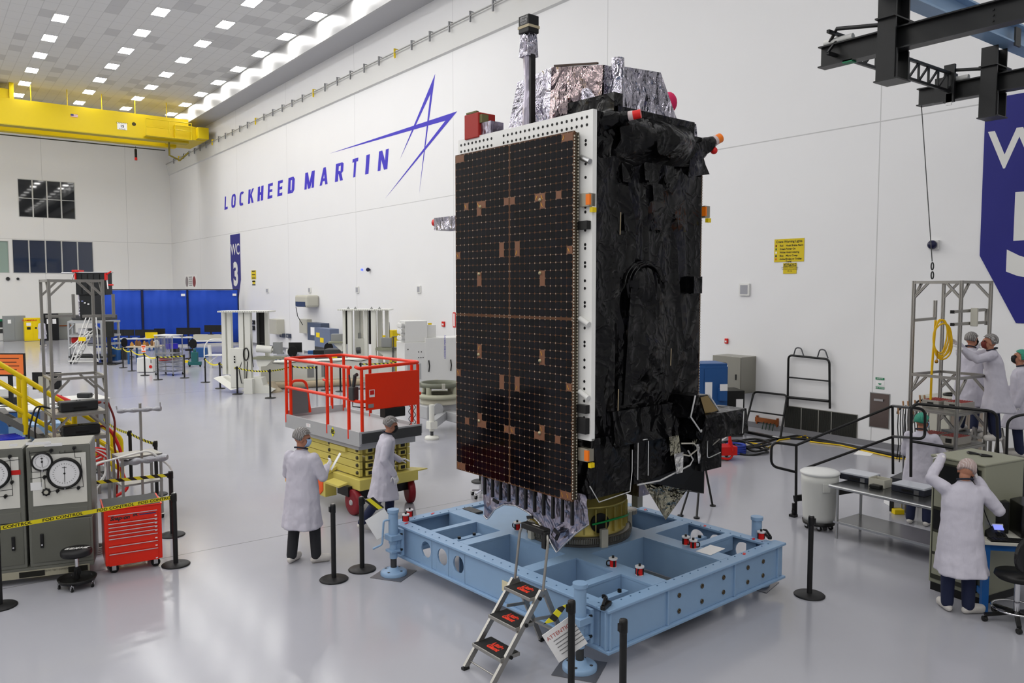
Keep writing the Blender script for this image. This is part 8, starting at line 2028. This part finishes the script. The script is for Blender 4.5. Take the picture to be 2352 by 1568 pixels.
# white rolling stairs
g = G(178, 836); D = (g-CAM).dot(FWD); s_ = D/FPX
t = thing('rolling_stairs', 'white tubular rolling stairs with a yellow plate in front of the silver shelf cart', 'stairs', (g.x, g.y, 0), -YAW)
P2 = lambda u, v, y=0: ((u-178)*s_, y, (836-v)*s_)
for y in (0, .7):
    o_ = -8*(y > 0)
    MB().tube(fillet([P2(163+o_, 831, y), P2(203+o_, 725, y), P2(215+o_, 723, y), P2(219+o_, 830, y)], .15), .03, 6).build('side_rail', M_white, t)
    MB().tube([P2(160+o_, 800, y), P2(206+o_, 760, y)], .025, 6).tube([P2(166+o_, 836, y), P2(210+o_, 760, y)], .03, 6).build('stringer', M_white, t)
for i in range(6): MB().beam(P2(166+i*7.5, 830-i*12, 0), P2(158+i*7.5, 830-i*12, .7), .2, .03).build('tread', M_white, t)
MB().bx(P2(157, 835)[0], P2(226, 835)[0], -.02, .02, .12, .17).build('base_bar', M_white, t); MB().beam(P2(190, 790, .3), P2(220, 832, .3), .04).build('cross_brace', M_white, t)
MB().bx(P2(184, 0)[0], P2(200, 0)[0], -.06, -.03, (836-783)*s_, (836-774)*s_).build('yellow_plate', M_yellow, t)
for u in (160, 222): caster(t, P2(u, 0)[0], .1, .06)
# wall screen on a stand by the first curtain
t, w, h = box_thing('display_screen', 'black display screen on a stand before the left curtain panel', 'screen', 240, 262, 737, 836, .12, M_black); t.children[0].scale.z = 1
bpy.data.objects.remove(t.children[0]); g = G(252, 832); D = (g-CAM).dot(FWD); s_ = D/FPX
MB().bx(-11*s_, 11*s_, 0, .12, 60*s_, 96*s_).build('panel', M_black, t, bev=.02); MB().bx(-.08, .08, .02, .1, 0, 60*s_).bx(-.5, .5, -.3, .4, 0, .06).build('stand', M_black, t); MB().bx(-10.5*s_, 10.5*s_, -.01, 0, 61*s_, 95*s_).build('glass', mat('screen_glass', '1f211d', .1), t)
# desks with monitors along the curtain
M_desk = mat('desk_white', 'c9cbcc', .5)
def desk(u0, u1, vtop, vbot, label, dep=.9, m=M_desk, leg=None):
    g = G((u0+u1)/2, vbot); D = (g-CAM).dot(FWD); w = (u1-u0)/FPX*D/2; h = (vbot-vtop)/FPX*D
    t = thing('work_desk', label, 'desk', (g.x, g.y, 0), -YAW+.05); MB().bx(-w, w, 0, dep, h-.06, h).build('desk_top', m, t)
    for (x, y) in ((-w+.08, .05), (w-.08, .05), (-w+.08, dep-.08), (w-.08, dep-.08)): MB().beam((x, y, 0), (x, y, h-.06), .08).build('leg', leg or M_blue, t)
    return t, Fr(t.location.copy(), t.rotation_euler.z), w, h
def monitors(F, xs, y, h, lbs, grp='far monitors on the desks', W_=.32, H_=.36):
    for x, lb in zip(xs, lbs):
        t = thing('monitor', lb, 'monitor', F.W((x, y, h)), F.rz, grp)
        MB().bx(-W_, W_, 0, .05, .14, .14+H_).build('case', M_black, t); MB().bx(-.04, .04, .04, .08, .0, .2).bx(-.14, .14, -.08, .16, 0, .02).build('stand', M_black, t)
t, F, w, h = desk(262, 345, 777, 806, 'long white topped desk before the left curtain panel')
monitors(F, (-.95, -.35, .35, .95), .4, h, ('far black monitor on the long desk, leftmost of its row', 'far black monitor on the long desk, second of its row from the left', 'far black monitor on the long desk, third of its row from the left', 'far black monitor on the long desk, rightmost of its row'), None)
YBX = F.W((w*.92, .4, h+.2))
t, F, w, h = desk(350, 440, 774, 804, 'white topped desk before the middle curtain panel')
monitors(F, (-.85,), .4, h, ('far black monitor alone before the middle curtain panel',), None); monitors(F, (.5, 1.2), .4, h, ('left one of two joined far monitors before the middle curtain seam', 'right one of two joined far monitors before the middle curtain seam'), None, .36, .4)
t, F, w, h = desk(436, 520, 782, 812, 'white topped desk before the right curtain panel')
monitors(F, (.0, .7), .55, h+.32, ('left one of two far monitors on the grey shelf before the right curtain panel', 'right one of two far monitors on the grey shelf before the right curtain panel'), None, .36, .4)
MB().bx(-w*.9, w, .4, .8, h+.0, h+.32).build('back_shelf', M_beige, t)
t, F, w, h = desk(292, 362, 795, 836, 'work bench with brown wooden pieces left of the wire shelf cart', 1.1, mat('bench_wood', 'b9ad97', .6))
for i in range(7):
    x = -w*.8+w*1.5*i/6; q = F.W((x, .3+.12*(i % 2), h)); hh_ = .12+.1*((i*3) % 4)/3
    tag(MB().bx(-.07, .07, -.06, .06, 0, hh_).cyl((0, 0, hh_), (0, 0, hh_+.08), .04, n=8).build('wooden_piece', mat('piece_brown', '7a5632', .6) if i % 3 else mat('piece_gold', 'b98a3c', .5), loc=q), 'small brown wooden piece standing on the far work bench', 'wooden piece', 'wooden pieces on the far bench')
q = F.W((w*.75, .35, h)); tag(MB().lathe([(.14, 0), (.13, .2), (.08, .28), (.02, .3)], n=12).build('white_hood', M_white, loc=q), 'white rounded hood on the right end of the far work bench', 'hood')
tag(MB().bx(-.3, .3, -.2, .2, -.2, .14).build('yellow_box', M_yellow, loc=YBX), 'yellow box on the far desk left of the wire shelf cart', 'box')
# wire shelf cart
g = G(378, 862); D = (g-CAM).dot(FWD); s_ = D/FPX; t = thing('wire_cart', 'tall chrome wire shelf cart with a white top before the far desks', 'cart', (g.x, g.y, 0), -YAW-.3)
w = 24*s_; h = 92*s_; M_wire = mat('wire_chrome', '9fa1a6', .3, .7)
for (x, y) in ((-w, 0), (w, 0), (-w, .6), (w, .6)): MB().cyl((x, y, .1), (x, y, h), .022, n=8).build('post', M_wire, t); caster(t, x, y, .05)
for i in range(13):
    z = .16+(h*.55-.16)*i/12; mb = MB().beam((-w, 0, z), (w, 0, z), .02).beam((-w, .6, z), (w, .6, z), .02).beam((-w, 0, z), (-w, .6, z), .02).beam((w, 0, z), (w, .6, z), .02)
    if i % 3 == 0: mb.bx(-w, w, 0, .6, z-.005, z+.005)
    mb.build('wire_shelf', M_wire, t)
mb = MB()
for i in range(16): x = -w+2*w*i/15; mb.cyl((x, 0, h*.5), (x, 0, h), .008, n=5)
for i in range(8): y = .6*i/7; mb.cyl((-w, y, h*.5), (-w, y, h), .008, n=5)
mb.build('wire_side', M_wire, t); MB().bx(-w-.03, w+.03, -.03, .63, h-.02, h+.02).build('top_tray', M_white, t)
F = Fr(t.location.copy(), t.rotation_euler.z); q = F.W((w*.35, .3, h*.66)); tag(MB().bx(-.22, .22, -.15, .15, 0, .22).build('blue_box', mat('box_violet', '2b22b0', .5), loc=q), 'violet blue box inside the wire shelf cart', 'box')
q = F.W((-w*.3, .3, h*.36)); tag(MB().bx(-.28, .28, -.15, .15, 0, .1).build('red_tray', M_red, loc=q), 'red tray inside the wire shelf cart', 'tray')
# cooler
t, w, h = box_thing('white_cooler', 'white wheeled cooler box left of the wire shelf cart', 'cooler', 315, 351, 822, 855, .6, M_white); MB().lathe([(.07, 0), (.07, .02)], (w*.75, 0, h*.4), 14, axis=(0, -1, 0)).build('red_badge', M_red, t); MB().bx(w*.75, w*.9, -.02, 0, h*.65, h*.9).build('latch', M_grey, t)
for x in (-w*.8, w*.6): caster(t, x, .08, .07)
# office chairs and stands
def far_chair(u, v, lb, h=1.0):
    g = G(u, v); t = thing('office_chair', lb, 'chair', (g.x, g.y, 0), random.uniform(-1, 1), 'far black office chairs')
    MB().lathe([(.02, .48), (.24, .48), (.25, .55), (.02, .57)], n=18).build('seat', M_blackf, t); MB().prism([(.22*math.cos(a), .22, .82+.25*math.sin(a)) for a in [2*PI*i/16 for i in range(16)]], (0, .06, 0)).build('backrest', M_blackf, t)
    MB().cyl((0, 0, .1), (0, 0, .48), .03, n=8).beam((0, .2, .5), (0, .25, .8), .05, .02).build('column', M_black, t)
    for i in range(5): a = 2*PI*i/5; MB().beam((0, 0, .1), (.28*math.cos(a), .28*math.sin(a), .05), .05, .04).build('leg', M_black, t)
far_chair(437, 826, 'far black office chair right of the wire shelf cart'); far_chair(296, 822, 'far black office chair before the long desk')
far_chair(672, 850, 'black work stool seen above the left end of the red lift railing'); far_chair(752, 838, 'black work stool left of the right column machine')
g = G(448, 842); t = thing('floor_jack', 'teal floor stand on wheels right of the far office chair', 'stand', (g.x, g.y, 0), -YAW); M_teal = mat('teal_paint', '1d5a5c', .45)
MB().bx(-.3, .3, -.1, .1, .08, .25).bx(-.15, .15, -.08, .08, .25, .7).bx(-.06, .06, -.05, .05, .7, .85).build('body', M_teal, t, bev=.02); caster(t, -.25, 0, .1); caster(t, .25, 0, .1); MB().bx(-.55, -.3, -.08, .08, .2, .3).build('yellow_motor', M_yellow, t)
g = G(490, 845); D = (g-CAM).dot(FWD); s_ = D/FPX; t = thing('tube_frame', 'white tubular frame trolley left of the white column machine', 'trolley', (g.x, g.y, 0), -YAW)
MB().tube(fillet([(-20*s_, 0, .05), (-20*s_, 0, 50*s_), (-8*s_, 0, 66*s_), (20*s_, 0, 66*s_)], .2), .03, 8).build('frame', M_white, t); MB().beam((-12*s_, .2, 52*s_), (-8*s_, .2, 0), .12).build('white_post', M_white, t); MB().bx(-18*s_, 20*s_, -.1, .5, 28*s_, 30*s_).build('tray', M_white, t); MB().tube([(-12*s_, 0, 10*s_), (10*s_, 0, 28*s_)], .025, 6).build('brace', M_white, t)
for x in (-.4, .4): caster(t, x, 0, .05)
# benches behind the machines
t, F, w, h = desk(630, 780, 815, 848, 'long blue work bench between the two white column machines', 1.0, mat('bench_grey', '8d8f99', .5))
q = AD(683, 810, 33); t = thing('monitor', 'dark monitor standing on the blue bench between the column machines', 'monitor', F.W((-.6, .4, h)), F.rz); MB().bx(-.3, .3, 0, .06, .1, .55).build('case', M_black, t); MB().bx(-.05, .05, .02, .08, 0, .15).bx(-.15, .15, -.06, .14, 0, .02).build('stand', M_black, t)
q = F.W((.7, .4, h)); t = thing('black_tray', 'long black tray on the blue bench between the column machines', 'tray', q, F.rz); MB().bx(-.45, .45, -.2, .2, 0, .2).build('tray', M_black, t)
g = G(765, 850); t = thing('black_cart', 'black cart with yellow tools beside the blue bench', 'cart', (g.x, g.y, 0), -YAW); MB().bx(-.4, .35, 0, .8, .1, .95).build('body', M_dgrey, t, bev=.03); MB().bx(-.2, .2, -.02, 0, .55, .62).build('yellow_stripe', M_yellow, t); caster(t, -.3, .1, .05); caster(t, .3, .1, .05)
for k, (u, v) in enumerate(((579, 740), (579, 753))):
    t, h_, k_ = wallbox('wall_phone', ('upper' if k == 0 else 'lower')+' black wall box behind the left column machine', 'wall box', u-3.5, v-5, u+3.5, v+5, .12, M_black); MB().bx(-.125, -.12, -h_*.5, h_*.5, -k_*.3, k_*.4).build('face', M_grey, t)
# ------------------------------------------------------------------ smaller things in the background
def small(name, label, cat, u, v, D, s, m, z=None, shape='box', rz=None):
    p = AD(u, v, D)
    if z is not None: p.z = z
    mb = MB()
    if shape == 'box': mb.bx(-s[0]/2, s[0]/2, -s[1]/2, s[1]/2, 0, s[2])
    elif shape == 'cyl': mb.cyl((0, 0, 0), (0, 0, s[2]), s[0]/2, n=16)
    elif shape == 'vise': mb.bx(-s[0]/2, s[0]/2, -s[1]/2, s[1]/2, 0, s[2]*.3).bx(-s[0]*.3, s[0]*.3, -s[1]*.3, s[1]*.3, s[2]*.3, s[2]*.7).bx(-s[0]/2, -s[0]*.1, -s[1]*.4, s[1]*.4, s[2]*.7, s[2]).bx(s[0]*.1, s[0]/2, -s[1]*.4, s[1]*.4, s[2]*.7, s[2])
    o = mb.build(name, m, loc=p, bev=.008); o.rotation_euler.z = -YAW if rz is None else rz
    return tag(o, label, cat)
_b = [o for o in bpy.data.objects if o.get('label') == 'long blue work bench between the two white column machines'][0]
BF_ = Fr(_b.location.copy(), _b.rotation_euler.z); bh = max(v.co.z for c in _b.children if c.name.startswith('desk_top') for v in c.data.vertices)
for (x, y, s, m_, nm, lb, sh) in ((-1.3, .5, (.3, .2, .3), M_grey, 'bench_vise', 'grey bench vise at the left end of the blue bench between the machines', 'vise'), (-.95, .45, (.16, .16, .25), M_white, 'white_canister', 'white canister on the blue bench left of the dark monitor', 'cyl'), (.1, .6, (.3, .25, .16), M_blue, 'parts_bin', 'blue parts bin in the middle of the blue bench', 'box'), (1.35, .55, (.35, .25, .22), M_red, 'red_toolbox', 'red toolbox at the right end of the blue bench', 'box'), (-.2, .25, (.08, .08, .2), M_white, 'white_bottle', 'white bottle standing on the front of the blue bench', 'cyl')):
    q = BF_.W((x, y, bh)); o = MB(); k = small(nm, lb, nm.split('_')[-1], 700, 800, 30, s, m_, 0, sh, BF_.rz); k.location = q
for (u, v, D, s, m_, nm, lb) in ((262, 812, 41, (.5, .4, .6), M_blue, 'storage_tub', 'blue storage tub under the long desk before the left curtain panel'), (283, 812, 41.5, (.5, .4, .5), M_dgrey, 'computer_case', 'dark computer case under the long desk before the left curtain panel'), (402, 806, 43, (.3, .5, .5), M_black, 'computer_case', 'black computer case under the desk before the middle curtain panel'), (465, 806, 43, (.6, .4, .5), M_blue, 'storage_tub', 'blue storage tub under the desk before the right curtain panel')):
    small(nm, lb, nm.split('_')[-1], u, v, D, s, m_, 0)
small('white_case', 'white equipment case beyond the yellow stairs at the left edge', 'case', 6, 815, 22, (1.0, .6, .95), M_white, 0); small('black_case', 'black equipment case beside the white one at the left edge', 'case', 4, 815, 20.8, (.6, .3, .85), M_black, 0)
small('black_crate', 'black equipment crate behind the computers at the right edge', 'crate', 2345, 1075, 11.3, (.75, .5, 1.22), mat('crate_black', '232427', .5), 0)
small('white_carton', 'white carton on the floor under the black stage behind the steel table', 'carton', 2066, 1160, 13.6, (.4, .3, .3), M_paper, 0); small('yellow_case', 'yellow case on the floor behind the steel table', 'case', 2062, 1165, 13.1, (.16, .14, .08), M_yellow, 0)
t = thing('wire_rack', 'dark wire rack full of equipment behind the right column machine', 'rack', AD(918, 850, 33), -YAW); t.location.z = 0
for (x, y) in ((-.3, 0), (.3, 0), (-.3, .4), (.3, .4)): MB().cyl((x, y, 0), (x, y, 1.7), .02, n=6).build('post', M_dgrey, t)
for z in (.2, .7, 1.2, 1.68): MB().bx(-.32, .32, 0, .42, z, z+.02).build('shelf', M_dgrey, t)
for k, (u, v) in enumerate(((646, 770), (660, 771))):
    t, h_, k_ = wallbox('wall_outlet', ('left' if k == 0 else 'right')+' dark blue wall box low on the wall between the column machines', 'wall box', u-4, v-5, u+4, v+5, .15, mat('outlet_slate', '3a4152', .5)); MB().bx(-.155, -.15, -h_*.5, h_*.5, -k_*.5, k_*.5).build('cover', M_grey, t)
for k, (u, v) in enumerate(((18, 640), (41, 640))):
    p = AY(u, v, YB-.02); t = thing('wall_camera', ('left' if k == 0 else 'right')+' small dark round camera under the far window row', 'camera', p, 0); MB().cyl((0, .018, 0), (0, -.1, 0), .14 if k == 0 else .1, n=14).build('housing', M_dgrey, t); MB().cyl((0, -.1, 0), (0, -.12, 0), .07, n=12).build('lens', M_black, t)
# ------------------------------------------------------------------ view settings
vs_ = scene.view_settings
scene.display_settings.display_device = 'sRGB'
vs_.view_transform = 'Standard'; vs_.look = 'None'; vs_.exposure = -1.08; vs_.gamma = 1.0; vs_.use_curve_mapping = False
scene.cycles.use_denoising = True
scene.cycles.max_bounces = 8; scene.cycles.diffuse_bounces = 5; scene.cycles.glossy_bounces = 4
scene.cycles.use_light_tree = True
scene.cycles.sample_clamp_indirect = 6.0
scene.cycles.use_adaptive_sampling = True; scene.cycles.adaptive_threshold = 0.03
